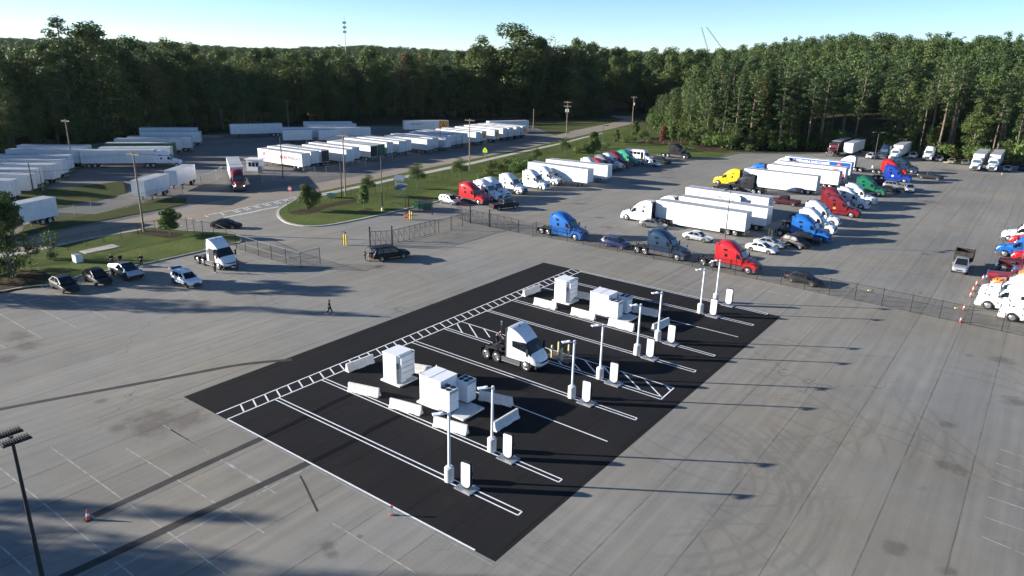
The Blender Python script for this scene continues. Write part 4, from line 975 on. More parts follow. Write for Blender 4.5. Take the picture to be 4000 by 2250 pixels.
def wedge(key):
    ps = []; hf = 2.84; W = 1.0
    m = MB()
    side = [(-hf, .62), (-hf, 1.28), (-.55 - .0, 1.42 + .28), (.15, 1.79), (hf - .95, 1.18), (hf - .05, .95), (hf, .62)]
    top = [(-hf, 1.32), (-.2, 1.79), (.15, 1.80), (hf - .6, 1.10), (hf, .92)]
    lo = [(-hf, -1.0 + 0, .55)]
    b = MB(); rr = []
    for x, zt, wt in ((-hf, 1.30, .90), (-.25, 1.78, .72), (.05, 1.80, .72), (hf - .75, 1.13, .80), (hf - .02, .92, .78)):
        rr.append([(x, W, .55), (x, W, .98 if x < 1.9 else .86), (x, wt, zt), (x, -wt, zt), (x, -W, .98 if x < 1.9 else .86), (x, -W, .55)])
    b.loft(rr); ps.append(('body', b.mesh('wedge_body', STEEL), (0, 0, 0), 0, []))
    w = MB(); w.add([(.12, -.69, 1.80), (.12, .69, 1.80), (1.95, .76, 1.175), (1.95, -.76, 1.175)], [(0, 1, 2, 3)]); w.v = [(x + .01, y, z + .02) for x, y, z in w.v]; ps.append(('windshield', w.mesh('wedge_windshield', GLASS), (0, 0, 0), 0, []))
    t = MB(); t.add([(-2.75, -.84, 1.345), (-2.75, .84, 1.345), (-.4, .7, 1.775), (-.4, -.7, 1.775)], [(0, 1, 2, 3)]); ps.append(('tonneau_cover', t.mesh('tonneau_cover', BLK), (0, 0, 0), 0, []))
    for s in (-1, 1):
        w = MB(); w.add([(-.95, s * .955, 1.18), (1.35, s * .93, 1.12), (.15, s * .775, 1.70), (-.25, s * .775, 1.69)], [(0, 1, 2, 3)]); w.v = [(x, y + s * .015, z + .01) for x, y, z in w.v]; ps.append(('side_window', w.mesh('wedge_side_window', GLASS), (0, 0, 0), 0, []))
        for x in (-1.82, 1.82):
            a = MB(); a.prism([(x - .62, .42), (x - .5, .95), (x - .25, 1.04), (x + .25, 1.04), (x + .5, .95), (x + .62, .42)], min(s * .7, s * 1.03), max(s * .7, s * 1.03)); ps.append(('wheel_arch', a.mesh('wedge_arch', BLK), (0, 0, 0), 0, []))
        k = MB(); k.box(-1.3, 1.3, s * .98 - .03, s * .98 + .03, .38, .58); ps.append(('sill', k.mesh('wedge_sill', BLK), (0, 0, 0), 0, []))
    l = MB(); l.box(hf - .03, hf + .01, -.78, .78, .86, .90); ps.append(('light_bar', l.mesh('wedge_light_bar', LAMP), (0, 0, 0), 0, []))
    g = MB(); g.box(hf - .1, hf + .03, -.92, .92, .45, .72); g.box(-hf - .02, -hf + .1, -.92, .92, .5, .75); ps.append(('bumper', g.mesh('wedge_bumper', BLK), (0, 0, 0), 0, []))
    wheels(ps, (PW[0], rimd), 1.82, .93, .40); wheels(ps, (PW[0], rimd), -1.82, .93, .40)
    PROTO[key] = ps
rimd = mesh_of(rim_mesh(.40, .26, car=True), 'dark_pickup_rim', RIMD, .6)
wedge('wedge')
def shuttle(key):
    ps = []; m = MB(); m.loft([ring(x, .55, z, 1.2, 1.05, z - .3) for x, z in ((-3.9, 2.9), (1.6, 3.0), (2.2, 2.75))]); ps.append(('body', m.mesh('bus_body', PAINT0, .5), (0, 0, 0), 0, []))
    h = MB(); h.loft([ring(x, .5, z, w, w - .15, z - .2) for x, z, w in ((2.0, 2.2, 1.02), (2.6, 1.75, 1.0), (2.9, 1.35, .98), (3.7, 1.15, .9), (3.8, .9, .85))]); ps.append(('hood', h.mesh('bus_hood', PAINT0, .5), (0, 0, 0), 0, []))
    w = MB(); face_plate(w, (2.88, -.95, 1.40), (2.88, .95, 1.40), (2.22, .9, 2.15), (2.22, -.9, 2.15), .03, .03, .05, .05, .03); ps.append(('windshield', w.mesh('bus_windshield', GLASS), (0, 0, 0), 0, []))
    for s in (-1, 1):
        for k in range(4):
            q = MB(); q.prism([(-3.5 + k * 1.15, 1.7), (-2.5 + k * 1.15, 1.7), (-2.5 + k * 1.15, 2.4), (-3.5 + k * 1.15, 2.4)], s * 1.205 - .012, s * 1.205 + .012); ps.append(('side_window', q.mesh('bus_window', GLASS), (0, 0, 0), 0, []))
    d = MB(); d.prism([(1.15, .65), (1.9, .65), (1.9, 2.45), (1.15, 2.45)], -1.225, -1.19); ps.append(('entry_door', d.mesh('bus_door', GLASS), (0, 0, 0), 0, []))
    f = MB(); f.box(3.7, 3.85, -.9, .9, .45, .72); ps.append(('bumper', f.mesh('bus_bumper', BLK), (0, 0, 0), 0, []))
    for s in (-1, 1):
        hl = MB(); hl.box(3.74, 3.80, s * .7 - .12, s * .7 + .12, .8, .98); ps.append(('headlight', hl.mesh('bus_headlight', LAMP), (0, 0, 0), 0, []))
    wheels(ps, PW, 2.6, .95, .40); wheels(ps, PW, -2.6, .95, .40); PROTO[key] = ps
shuttle('shuttle')
def dump(key):
    car('dump_base', 'pickup', 5.85, 1.0, 1.95, 3.7, PW); ps = [p for p in PROTO.pop('dump_base') if p[0] not in ('truck_bed',)]
    # crew cab pickup front drawn forward, steel dump body behind
    out = []
    for p in ps: out.append(p)
    b = MB(); x0, x1, y, z0, z1 = -4.2, -.95, 1.15, 1.25, 2.35; t = .06
    b.box(x0, x1, -y, y, z0 - .1, z0); b.box(x0, x1, -y, -y + t, z0, z1); b.box(x0, x1, y - t, y, z0, z1); b.box(x1 - t, x1, -y + t, y - t, z0, z1 + .15); b.box(x0, x0 + t, -y + t, y - t, z0, z1)
    for k in range(5):
        for s in (-1, 1): b.box(x0 + .3 + k * .7, x0 + .4 + k * .7, s * (y + .03) - .04, s * (y + .03) + .04, z0, z1)
    for s in (-1, 1): b.box(x0, x1, s * y - .07, s * y + .07, z1, z1 + .08)
    out.append(('dump_body', b.mesh('dump_body', mat('rusty_black_steel', (.04, .032, .028), .75, .3, var=.5, vscale=2)), (0, 0, 0), 0, []))
    PROTO[key] = out
dump('dump')

COUNT = {}
SNAME = {'aero': 'tractor_truck', 'aero_paint': 'tractor_truck', 'aero_guard': 'tractor_truck', 'aero_stack': 'tractor_truck', 'stepped': 'tractor_truck', 'midroof': 'tractor_truck', 'classic': 'long_nose_truck', 'electric': 'electric_truck', 'electric_open': 'electric_truck',
         'van': 'semi_trailer', 'van_skirt': 'semi_trailer', 'van_open': 'semi_trailer', 'pup': 'short_trailer', 'box_body': 'short_trailer', 'sedan': 'sedan', 'suv': 'suv', 'big_suv': 'suv', 'pickup': 'pickup_truck', 'crossover': 'crossover_car',
         'open_suv': 'suv', 'open_big_suv': 'suv', 'wedge': 'wedge_pickup', 'shuttle': 'shuttle_bus', 'dump': 'dump_truck'}
CATS = {'tractor_truck': 'truck', 'long_nose_truck': 'truck', 'electric_truck': 'truck', 'semi_trailer': 'trailer', 'short_trailer': 'trailer', 'sedan': 'car', 'suv': 'car', 'crossover_car': 'car', 'pickup_truck': 'pickup truck', 'wedge_pickup': 'pickup truck', 'shuttle_bus': 'bus', 'dump_truck': 'dump truck'}
HALF = {'trailer': 1.28, 'truck': 1.2, 'car': .86, 'pickup truck': .92, 'bus': 1.0, 'dump truck': .92}
def spawn(key, loc, rz, color, label, group=None):
    nm = SNAME[key]; r = empty(nm, loc, rz, label, CATS[nm], group)
    for name, me, l, z, subs in PROTO[key]:
        o = put(name, me, r, l, z, color)
        for n2, m2, l2, z2 in subs: put(n2, m2, o, l2, z2, color)
    return r
def by_wheels(key, f, r, color, label, group=None, dz=.012):
    """f, r: where the front and rear wheel on the near side touch the ground"""
    d = (f - r); d.z = 0; d.normalize(); mid = (f + r) / 2; n = Vector((-d.y, d.x, 0))
    if n.dot(mid) < 0: n = -n
    c = mid + n * HALF[CATS[SNAME[key]]]
    return spawn(key, (c.x, c.y, dz), math.atan2(d.y, d.x), color, label, group)
def by_front(key, f, ang, color, label, group=None, wb2=2.9, side=None, dz=.012):
    """f: near front wheel on the ground, ang: heading in degrees"""
    d = Vector((math.cos(R(ang)), math.sin(R(ang)), 0)); n = Vector((-d.y, d.x, 0))
    if side is None:
        if n.dot(f) < 0: n = -n
    else: n = n * side
    c = f - d * wb2 + n * HALF[CATS[SNAME[key]]]
    return spawn(key, (c.x, c.y, dz), R(ang), color, label, group)
def by_top(key, nose, tail, color, label, group=None, L=16.15, near=True, dz=.012):
    """nose, tail: the near top edge of the trailer at the height 4.1; length is kept true, anchored at the tail"""
    d = (nose - tail); d.z = 0; d.normalize(); n = Vector((-d.y, d.x, 0))
    if n.dot(tail) < 0: n = -n
    c = tail + d * (L / 2) + n * 1.3
    return spawn(key, (c.x, c.y, dz), math.atan2(d.y, d.x), color, label, group)
def ang_of(f, r):
    d = f - r; return math.degrees(math.atan2(d.y, d.x))
def text(body, size, m, parent=None, loc=(0, 0, 0), rot=(0, 0, 0), name='lettering', extr=.004, align='CENTER', bold=0.0):
    c = bpy.data.curves.new(name, 'FONT'); c.body = body; c.size = size; c.extrude = extr; c.align_x = align; c.align_y = 'CENTER'; c.offset = bold
    f = bpy.data.objects.new(name, c); col.objects.link(f)
    me = bpy.data.meshes.new_from_object(f.evaluated_get(bpy.context.evaluated_depsgraph_get()))
    bpy.data.objects.remove(f); bpy.data.curves.remove(c); me.materials.clear(); me.materials.append(m)
    return put(name, me, parent, loc, rot=rot)
# ------------------------------------------------------------------ placing the vehicles
H1, H2, H3 = -36.4, 143.6, -126.4
def by_rear(key, r, ang, color, label, group=None, rb=2.9, dz=.012):
    d = Vector((math.cos(R(ang)), math.sin(R(ang)), 0)); n = Vector((-d.y, d.x, 0))
    if n.dot(r) < 0: n = -n
    c = r + d * rb + n * HALF[CATS[SNAME[key]]]
    return spawn(key, (c.x, c.y, dz), R(ang), color, label, group)
def by_tail(key, p, ang, color, label, group=None, L=16.15, dz=.012):
    """p: near top corner of the trailer's rear, 4.1 m up"""
    d = Vector((math.cos(R(ang)), math.sin(R(ang)), 0)); n = Vector((-d.y, d.x, 0))
    if n.dot(p) < 0: n = -n
    c = p + d * L / 2 + n * 1.3
    return spawn(key, (c.x, c.y, dz), R(ang), color, label, group)
def by_nose(key, p, ang, color, label, group=None, nose=4.15, dz=.012):
    d = Vector((math.cos(R(ang)), math.sin(R(ang)), 0)); c = p - d * nose
    return spawn(key, (c.x, c.y, dz), R(ang), color, label, group)
def behind(root, key, color, label, group=None, off=-9.95):
    d = Vector((math.cos(root.rotation_euler.z), math.sin(root.rotation_euler.z), 0)); c = root.location + d * off
    return spawn(key, tuple(c), root.rotation_euler.z, color, label, group)
G1 = 'tractor trucks parked along the grass bank'; G2 = 'tractor trucks nosed out in the right-hand row'; G3 = 'tractor trucks coupled in the middle rows'; G4 = 'trucks backed up to the wood'; G5 = 'trucks at the right edge of the lot'
GT = 'white semi trailers in the middle rows'; GC = 'cars parked in the truck lot'; GY = 'trailers backed in along the road in the far yard'; GZ = 'trailers parked side by side in the left yard'; GF = 'tractor trucks beside the fence'
Z4 = 4.1
# charging bays and left stalls
E1 = by_front('electric', P2(1215, 1212), -35.8, WHITE, 'white electric tractor truck charging on the black asphalt, man on its rear frame', wb2=2.3, dz=.018)
E2 = by_front('electric_open', P3(735, 990), -35.0, WHITE, 'white electric tractor truck with its cab door open, parked at the grass island', wb2=2.3)
by_front('crossover', P5(410, 845), -37, CHARC, 'dark grey crossover parked leftmost beside the grass island', 'cars parked by the grass island', 1.45)
by_front('crossover', P5(968, 715), -37, CHARC, 'dark grey crossover parked between another dark crossover and the steel wedge pickup', 'cars parked by the grass island', 1.45)
by_front('wedge', P5(1475, 630), -38, STEEL, 'bare stainless steel wedge-shaped pickup with black tonneau cover', 'cars parked by the grass island', 1.82)
by_front('open_suv', M1(1760, 545), -37, WHITE, 'white SUV with its tailgate raised, parked near the wedge pickup', 'cars parked by the grass island', 1.45)
by_wheels('open_big_suv', P1(1212, 512), P1(935, 552), BLACK, 'black full-size SUV with tailgate up, two people standing behind it')
by_wheels('sedan', P3(1015, 222), P3(690, 212), BLACK, 'black sedan driving in past the fence between the two islands')
# front fence row
by_front('aero_paint', K3(590, 1305), H1, BLUE, 'bright blue high-roof sleeper tractor parked behind the black fence', GF)
by_front('aero', N3(1138, 180), H1, NAVY, 'slate blue sleeper tractor between a blue SUV and a red tractor', GF)
by_front('aero', N3(1850, 315), H1, RED, 'red high-roof sleeper tractor nearest the charging bays', GF)
by_wheels('suv', K3(1027, 1390), K3(883, 1362), CBLUE, 'royal blue SUV between the bright blue and slate blue tractors', GC)
by_wheels('sedan', M4(403, 655), M4(212, 610), BLACK, 'black sedan behind the fence right of the red tractor', GC)
by_wheels('sedan', K3(1385, 1200), K3(1245, 1180), GGREY, 'grey-green sedan tucked against the front white semi trailer', GC)
by_wheels('sedan', K3(1805, 1325), K3(1652, 1297), SILVER, 'pale silver sedan in the open before the front white trailer', GC)
by_wheels('sedan', N3(2060, 115), N3(1885, 80), WHITE, 'white coupe next to the yellow posts', GC)
by_front('sedan', N3(2145, 62), H1, SILVER, 'silver sedan just behind the white coupe', GC, 1.38)
by_wheels('suv', K4(312, 1388), K4(140, 1342), BLACK, 'black SUV in front of the blue tractor in the right row', GC)
by_front('suv', K4(425, 1352), H1, BLACK, 'second black SUV squeezed between the black SUV and the blue tractor', GC, 1.34)
# row along the grass bank
by_front('aero', P4(932, 435), H1, RED, 'bright red high-roof sleeper tractor first in the row by the grass', G1)
by_front('aero', P4(1165, 388), H1, WHITE, 'white tractor immediately right of the bright red one by the grass', G1)
by_front('aero_guard', P4(1300, 345), H1, WHITE, 'white tractor with black grille, second white one after the red tractor', G1)
by_front('aero', P4(1590, 262), H1, WHITE, 'white tractor standing with gaps on both sides, fourth from the red one', G1)
by_front('aero_paint', K3(265, 830), H1, WHITE, 'white tractor with white side skirts in front of the pair of parked trailers', G1)
by_front('aero_guard', K3(388, 790), H1, WHITE, 'white tractor close against the side of the long white trailer', G1)
t = by_top('van', K3(755, 640, Z4), K3(150, 562, Z4), WHITE, 'white semi trailer parked by the bushes with faded graphics at its tail', 'pair of trailers by the bushes')
by_top('van_skirt', K3(920, 600, Z4), K3(320, 536, Z4), WHITE, 'white semi trailer behind the graphics trailer, half hidden', 'pair of trailers by the bushes')
by_front('aero', K3(800, 690), H1, WHITE, 'white tractor whose roof peeps over the pair of parked trailers', G1)
by_front('midroof', K3(862, 668), H1, RED, 'red tractor roof showing above the pair of parked trailers', G1)
by_front('aero', K3(925, 655), H1, GREY, 'warm grey tractor beside the pair of parked trailers', G1)
by_front('aero_guard', K3(985, 642), H1, WHITE, 'white tractor with blue-grey nose between grey and dark red tractors', G1)
by_front('aero', K3(1045, 622), H1, DRED, 'dark red tractor between a white and a mint green tractor', G1)
by_front('aero', K3(1135, 603), H1, MINT, 'mint green tractor near the white shuttle bus', G1)
by_front('shuttle', K3(1258, 556), H1, WHITE, 'white shuttle bus behind the mint green tractor', None, 2.6)
by_wheels('pickup', K3(1330, 611), K3(1242, 598), SILVER, 'small silver pickup beside the mint green tractor', GC)
by_front('big_suv', K3(1442, 588), H1, BLACK, 'black long SUV with roof rack between the bus and the black tractor', GC, 1.6)
by_front('aero', K3(1622, 536), H1, BLACK, 'black tractor parked alone on the kerb below the wood', G1)
by_wheels('suv', P4(492, 438), P4(318, 402), SILVER, 'white older SUV by the green dumpster', GC)
by_wheels('pickup', P4(1550, 495), P4(1283, 528), BLACK, 'black crew-cab pickup in front of the white tractors', GC)
# middle rows
def rig(key, tail, front, tcol, tlab, ttype, col2, label, gt=GT, gg=G3):
    t = by_tail(key, tail, H2, tcol, tlab, gt)
    if front is not None: by_front(ttype, front, H2, col2, label, gg)
    return t
rig('van_skirt', K3(2215, 1050, Z4), K3(1075, 1112), WHITE, 'frontmost long white semi trailer, plain side lit full by the sun', 'aero_paint', WHITE, 'white tractor pulling the frontmost white trailer')
rig('van', K3(2415, 1005, Z4), K3(1290, 1062), WHITE, 'white semi trailer directly behind the frontmost one', 'aero', WHITE, 'white tractor half hidden behind the frontmost tractor')
TF = by_tail('van', K3(2425, 905, Z4), H2, WHITE, 'white semi trailer with a round emblem and lettering on its side', GT)
by_front('aero', K3(1900, 1050), H2, WHITE, 'white tractor wedged between two white trailers, only its roof showing', G3)
rig('van_skirt', P8(272, 546, Z4), K3(2058, 835), WHITE, 'white semi trailer behind the dark grey tractor', 'aero', CHARC, 'dark grey tractor coupled to a white trailer')
rig('van', P8(518, 492, Z4), K3(1940, 775), WHITE, 'white semi trailer behind the yellow tractor', 'aero_paint', YELL, 'bright yellow tractor at the head of the upper trailer row')
TS3 = rig('van', P8(590, 450, Z4), K3(2175, 715), WHITE, 'white semi trailer with red diamond painted near its doors', 'aero', BLUE, 'blue tractor right behind the yellow one')
TS = rig('van', P8(650, 392, Z4), K3(2420, 655), WHITE, 'semi trailer with blue upper band and white lettering', 'aero', WHITE, 'white tractor at the head of the blue-banded trailer')
by_rear('aero', P8(712, 492), H2, WHITE, 'white bobtail tractor with black rear fairing behind the blue-banded trailer', G3)
by_front('suv', K3(1905, 838), H2, BLACK, 'black SUV squeezed beside the lettered trailer', GC, 1.34)
by_wheels('pickup', K4(70, 960), K4(218, 980), MAROON, 'maroon pickup facing left between the rows', GC)
# right-hand row
by_front('aero_paint', K4(487, 1325), H1, BLUE, 'blue sleeper tractor at the near end of the right-hand row', G2)
by_front('aero_paint', K4(545, 1250), H1, WHITE, 'white tractor hidden behind the near blue tractor', G2)
by_front('aero_paint', K4(592, 1170), H1, WHITE, 'white sharp-nosed tractor third in the right-hand row', G2)
RS = by_front('stepped', K4(780, 1090), H1, DRED, 'dark red tractor with orange sticker on its sleeper', G2)
by_front('aero', K4(725, 1020), H1, DRED, 'dark red tractor set back behind the stickered one', G2)
by_front('stepped', K4(868, 1010), H1, WHITE, 'white stepped-roof tractor next to the dark red pair', G2)
by_front('stepped', K4(940, 968), H1, WHITE, 'white tractor overlapped by the white stepped-roof tractor', G2)
by_front('aero', K4(1037, 890), H1, GREEN, 'dark green tractor in the right-hand row', G2)
RB = by_front('stepped', K4(1282, 762), H1, ROYAL, 'deep blue tractor with white door emblem near the far light pole', G2)
by_rear('aero', K4(1018, 676), H1, RED, 'scarlet tractor behind the deep blue one', G2)
by_front('aero', K4(1352, 672), H1, NAVY, 'navy tractor overlapped by the scarlet one', G2)
by_front('sedan', P8(1128, 735), H1, BLACK, 'black sedan right of the dark green tractor', GC, 1.38)
by_front('suv', P8(1180, 690), H1, GREY, 'grey car furthest back between green and deep blue tractors', GC, 1.34)
by_front('sedan', P8(1060, 655), H1, CHARC, 'dark grey sedan against the green tractor', GC, 1.38)
by_nose('suv', P8(1300, 727), -112, SILVER, 'silver SUV facing the camera at the end of the row', GC, 2.3)
by_wheels('pickup', P8(1610, 588), P8(1412, 565), CHARC, 'grey crew-cab pickup parked at the head of the right-hand row', GC)
# backed against the wood
q = by_nose('classic', P8(395, 320), H3, DRED, 'maroon long-nose tractor with chrome grille and stacks', G4); behind(q, 'van', CHARC, 'dark grey semi trailer behind the maroon long-nose tractor', 'trailers backed against the wood')
d3 = Vector((math.cos(R(H3)), math.sin(R(H3)), 0)); p = P8(602, 277, 1.15) - d3 * 8.1
spawn('van', (p.x, p.y, .012), R(H3), WHITE, 'white semi trailer without tractor beside the maroon rig', 'trailers backed against the wood')
by_nose('suv', P8(835, 350), H3, WHITE, 'white SUV left of the far light pole', GC, 2.3)
q = by_nose('aero', P8(980, 353), H3, NAVY, 'dark teal tractor beside the white rig at the wood', G4); 
q = by_nose('midroof', K4(1172, 552), H3, WHITE, 'white tractor with trailer standing behind the scarlet tractor', G4); behind(q, 'van', WHITE, 'white trailer behind the rig at the foot of the wood', 'trailers backed against the wood')
by_nose('pickup', P8(1315, 348), H3, WHITE, 'white pickup next to the white rig at the wood', GC, 2.92)
by_nose('aero', P8(1480, 372), H3, WHITE, 'white bobtail tractor facing the camera below the pines', G4)
by_nose('sedan', P8(1612, 378), H3, SILVER, 'silver sedan below the pines, beside the bobtail tractor', GC, 2.4)
by_nose('sedan', P8(1750, 405), H3, TAN, 'tan sedan parked below the pines', GC, 2.4)
by_nose('sedan', P8(1905, 417), H3, GGREY, 'pale green-grey sedan left of the two box rigs', GC, 2.4)
q = by_nose('midroof', P8(2015, 483), H3, WHITE, 'left one of the two white box rigs facing the camera', G4); behind(q, 'van', WHITE, 'white trailer of the left box rig below the pines', 'trailers backed against the wood')
q = by_nose('midroof', P8(2200, 493), H3, WHITE, 'right one of the two white box rigs facing the camera', G4); behind(q, 'van', WHITE, 'white trailer of the right box rig below the pines', 'trailers backed against the wood')
by_nose('sedan', P8(2378, 492), H3, SILVER, 'silver sedan right of the two box rigs', GC, 2.4)
by_nose('suv', P8(2550, 486), H3, CHARC, 'dark car cut by the right edge below the pines', GC, 2.3)
# right edge, facing left
by_front('aero', P6(765, 305), H2, WHITE, 'white tractor furthest back at the right edge', G5)
by_front('aero', P6(870, 380), H2, RED, 'red tractor nearly hidden between white and blue at the right edge', G5)
by_front('aero', P6(708, 495), H2, BLUE, 'blue tractor at the right edge beside the dump truck', G5)
by_front('aero', P6(900, 590), H2, RED, 'bright red tractor set back behind the maroon long-nose at the right edge', G5)
by_front('classic', P6(700, 685), H2, MAROON, 'maroon long-nose tractor with chrome grille at the right edge', G5, 3.1)
by_front('classic', P6(880, 790), H2, DRED, 'dark red long-nose tractor behind the orange one at the right edge', G5, 3.1)
by_front('classic', P6(560, 862), H2, DRED, 'low dark red tractor nose left of the orange tractor', G5, 3.1)
by_front('aero', P6(650, 960), H2, ORANGE, 'orange tractor behind the white ones at the right edge', G5)
by_front('stepped', P6(530, 1045), H2, WHITE, 'white tractor between the orange one and the big white one', G5)
by_front('stepped', P6(495, 1155), H2, WHITE, 'big white stepped-roof tractor beside the traffic cones', G5)
by_front('stepped', P6(800, 1312), H2, WHITE, 'white tractor cut by the right edge, closest to the camera', G5)
q = by_nose('dump', P6(140, 722), -125, SILVER, 'silver crew-cab truck with a black steel dump body', None, 2.95)
# ---- far yard: rears towards the road
tails = [(430, 490), (517, 467), (612, 455), (850, 450), (905, 428), (1078, 412), (1150, 402), (1232, 380), (1347, 370), (1408, 358), (1612, 352), (1665, 338), (1787, 330), (1832, 313), (1890, 304), (1950, 297), (2075, 285), (2130, 275), (2250, 262), (2330, 247), (2387, 240), (2455, 232), (2515, 226)]
hd = Vector((math.cos(R(147)), math.sin(R(147)), 0)); pn = Vector((-hd.y, hd.x, 0)) * -1
last = None
words = ['first', 'second', 'third', 'fourth', 'fifth', 'sixth', 'seventh', 'eighth', 'ninth', 'tenth', 'eleventh', 'twelfth', 'thirteenth', 'fourteenth', 'fifteenth', 'sixteenth', 'seventeenth', 'eighteenth', 'nineteenth', 'twentieth', 'twenty-first', 'twenty-second', 'twenty-third']
YR = []
for i, (x, y) in enumerate(tails):
    p = K2(x, y, Z4)
    c = p.dot(pn)
    if last is not None and c < last + 2.95: p = p + pn * (last + 2.95 - c); c = last + 2.95
    last = c
    key, colr = 'van', WHITE
    lab = 'white semi trailer backed to the road, %s from the guard booth' % words[i]
    if i in (2, 5): key = 'van_open'; lab = 'white semi trailer with its dark cargo doors open, %s from the guard booth' % words[i]
    if i == 6: key, colr, lab = 'van', TRLG, 'dark green container trailer in the yard row by the road'
    if i == 0: lab = 'white trailer lettered in red and black, nearest the guard booth'
    YR.append(by_tail(key, p, 147, colr if i == 6 else TRLW, lab, GY))
# ---- far yard: side-on trailers at the back
def side_on(x0, y0, x1, y1, K, lab, colr=None, key='van', group='trailers standing side-on at the back of the yard'):
    a, b = K(x0, y0, Z4), K(x1, y1, Z4); return by_top(key, a, b, colr or TRLW, lab, group)
K21 = crop(0, 400, 2.415)
side_on(2135, 212, 2660, 200, K1, 'lone white trailer side-on before the dark wood')
side_on(355, 262, 645, 258, K2, 'white short trailer in the back group, nearest left', None, 'pup')
side_on(690, 262, 972, 256, K2, 'white short trailer in the back group, nearest right', None, 'pup')
side_on(385, 240, 745, 238, K2, 'white trailer showing over the short trailers, left')
side_on(785, 240, 1080, 236, K2, 'white trailer showing over the short trailers, right')
side_on(420, 205, 945, 205, K2, 'third white trailer back in the group')
side_on(412, 186, 905, 184, K2, 'rearmost pale blue trailer at the foot of the wood', TRLW)
AC = side_on(1350, 176, 1815, 172, K2, 'white trailer with dark lettering and orange arrow panel at its end')
side_on(2135, 182, 2575, 172, K2, 'pale trailer at the far right end of the yard')
# ---- left yard
LT = [(1850, 243), (1880, 278), (1795, 325), (1690, 345), (1632, 385), (1602, 425), (815, 412), (735, 452), (630, 505), (575, 545), (490, 590), (330, 635), (262, 685), (95, 740)]
for i, (x, y) in enumerate(LT):
    p = K1(x, y, Z4)
    an = 192 if i < 6 else 186
    lab = 'pale semi trailer in the left yard, %s from the wood' % words[i]
    c = TRLG if i == 4 else TRLW
    if i == 4: lab = 'semi trailer with green roof rail in the left yard'
    by_tail('van', p, an, c, lab, GZ)
bl = by_top('van', K1(1512, 452, Z4), K1(745, 455, Z4), TRLW, 'long pale trailer behind the white tractor in the left yard', GZ)
a = bl.rotation_euler.z; d = Vector((math.cos(a), math.sin(a), 0)); c = bl.location + d * 9.95
spawn('aero', tuple(c), a, WHITE, 'white tractor facing right at the middle of the left yard')
by_top('pup', K1(1285, 762, Z4), K1(1590, 672, Z4), TRLW, 'short white trailer standing nearer the road by the yard gate', 'pair of short trailers by the yard gate', L=8.6)
by_top('pup', K1(1650, 650, Z4), K1(1838, 585, Z4), TRLW, 'short white trailer standing farther from the road by the yard gate', 'pair of short trailers by the yard gate', L=8.6)
by_top('van', K1(-60, 1010, Z4), K1(522, 893, Z4), TRLW, 'white trailer on the low strip behind the leftmost tree', L=16.15)
# red tractor with trailer coming out of the yard
pt = P7(590, 855); pr = (P7(455, 268, Z4) + P7(345, 275, Z4)) / 2
dirv = (P7(540, 487, Z4) - P7(455, 268, Z4)); ang = math.degrees(math.atan2(dirv.y, dirv.x))
rt = by_nose('aero', pt, ang, DRED, 'dark red tractor with lit headlights leaving the yard')
for o in rt.children:
    if o.name.startswith('headlight'):
        o.material_slots[0].link = 'OBJECT'; o.material_slots[0].material = LAMPON
behind(rt, 'van', TRLW, 'white trailer pulled by the dark red tractor at the yard gate')
# ---- lettering and emblems
RT_RED = mat('print_red', (.55, .02, .03), .5); RT_DK = mat('print_dark', (.05, .055, .07), .5); RT_W = mat('print_white', (.85, .85, .85), .5); RT_OR = mat('print_orange', (.85, .33, .02), .5); RT_BL = mat('print_blue', (.01, .08, .36), .4); RT_PINK = mat('print_pink', (.6, .15, .2), .5)
def side_text(tr, s, size, m, x, z, near, name='lettering', bold=0.0, sp=None):
    """near = -1: the side facing -y of the trailer's own axes, read left to right from outside"""
    y = near * 1.325
    rot = (R(90), 0, 0) if near < 0 else (R(90), 0, R(180))
    return text(s, size, m, tr, (x, y, z), rot, name, bold=bold)
def near_side(tr):
    a = tr.rotation_euler.z; n = Vector((-math.sin(a), math.cos(a), 0)); return -1 if n.dot(tr.location) > 0 else 1
t0 = YR[0]; s0 = near_side(t0)
side_text(t0, 'MDN', 1.1, RT_RED, -1.45 , 2.75, s0, bold=.02); side_text(t0, 'FREIGHT', 1.15, RT_DK, -5.35, 2.75, s0)
e = MB(); 
for k in range(3): e.box(5.2 + k * .3, 5.4 + k * .3, s0 * 1.315 - .01, s0 * 1.315 + .01, 2.9, 3.3 + .2 * (k == 1))
e.box(5.0, 6.2, s0 * 1.315 - .01, s0 * 1.315 + .01, 2.6, 2.8); e.obj('emblem', RT_RED, t0)
s = near_side(TS)
bnd = MB(); bnd.box(-7.9, 8.0, s * 1.312 - .006, s * 1.312 + .006, 2.6, 3.95); bnd.obj('blue_band', RT_BL, TS)
side_text(TS, 'SHERWIN-WILLIAMS', 1.0, RT_W, 1.6, 3.3, s, bold=.035)
em = MB(); em.lathe([(0, -.02), (.5, -.02), (.5, .02), (0, .02)], 'y', (-5.2, s * 1.33, 3.3), 20); em.obj('emblem', RT_RED, TS)
side_text(TS, 'SW', .42, RT_W, -5.2, 3.3, s).location.y = s * 1.36
s = near_side(TS3)
dm = MB(); dm.prism([(-7.9, 1.3), (-5.2, 1.3), (-4.2, 2.6), (-5.4, 3.7), (-6.4, 3.7), (-7.9, 2.4)], s * 1.312 - .008, s * 1.312 + .008); dm.obj('red_diamond', RT_RED, TS3)
dm = MB(); dm.lathe([(0, -.01), (.35, -.01), (.35, .01), (0, .01)], 'y', (-5.9, s * 1.33, 3.1), 14); dm.obj('emblem', RT_W, TS3)
s = near_side(TF)
rg = MB(); rg.lathe([(.98, -.01), (1.1, -.01), (1.1, .01), (.98, .01), (.98, -.01)], 'y', (4.3, s * 1.318, 2.95), 28); rg.obj('round_emblem', RT_PINK, TF)
side_text(TF, 'For', 1.0, RT_DK, 1.3, 3.15, s)
s = near_side(AC)
side_text(AC, 'ACCURATE', .85, RT_DK, 3.6 if s > 0 else -4.0, 3.0, s)
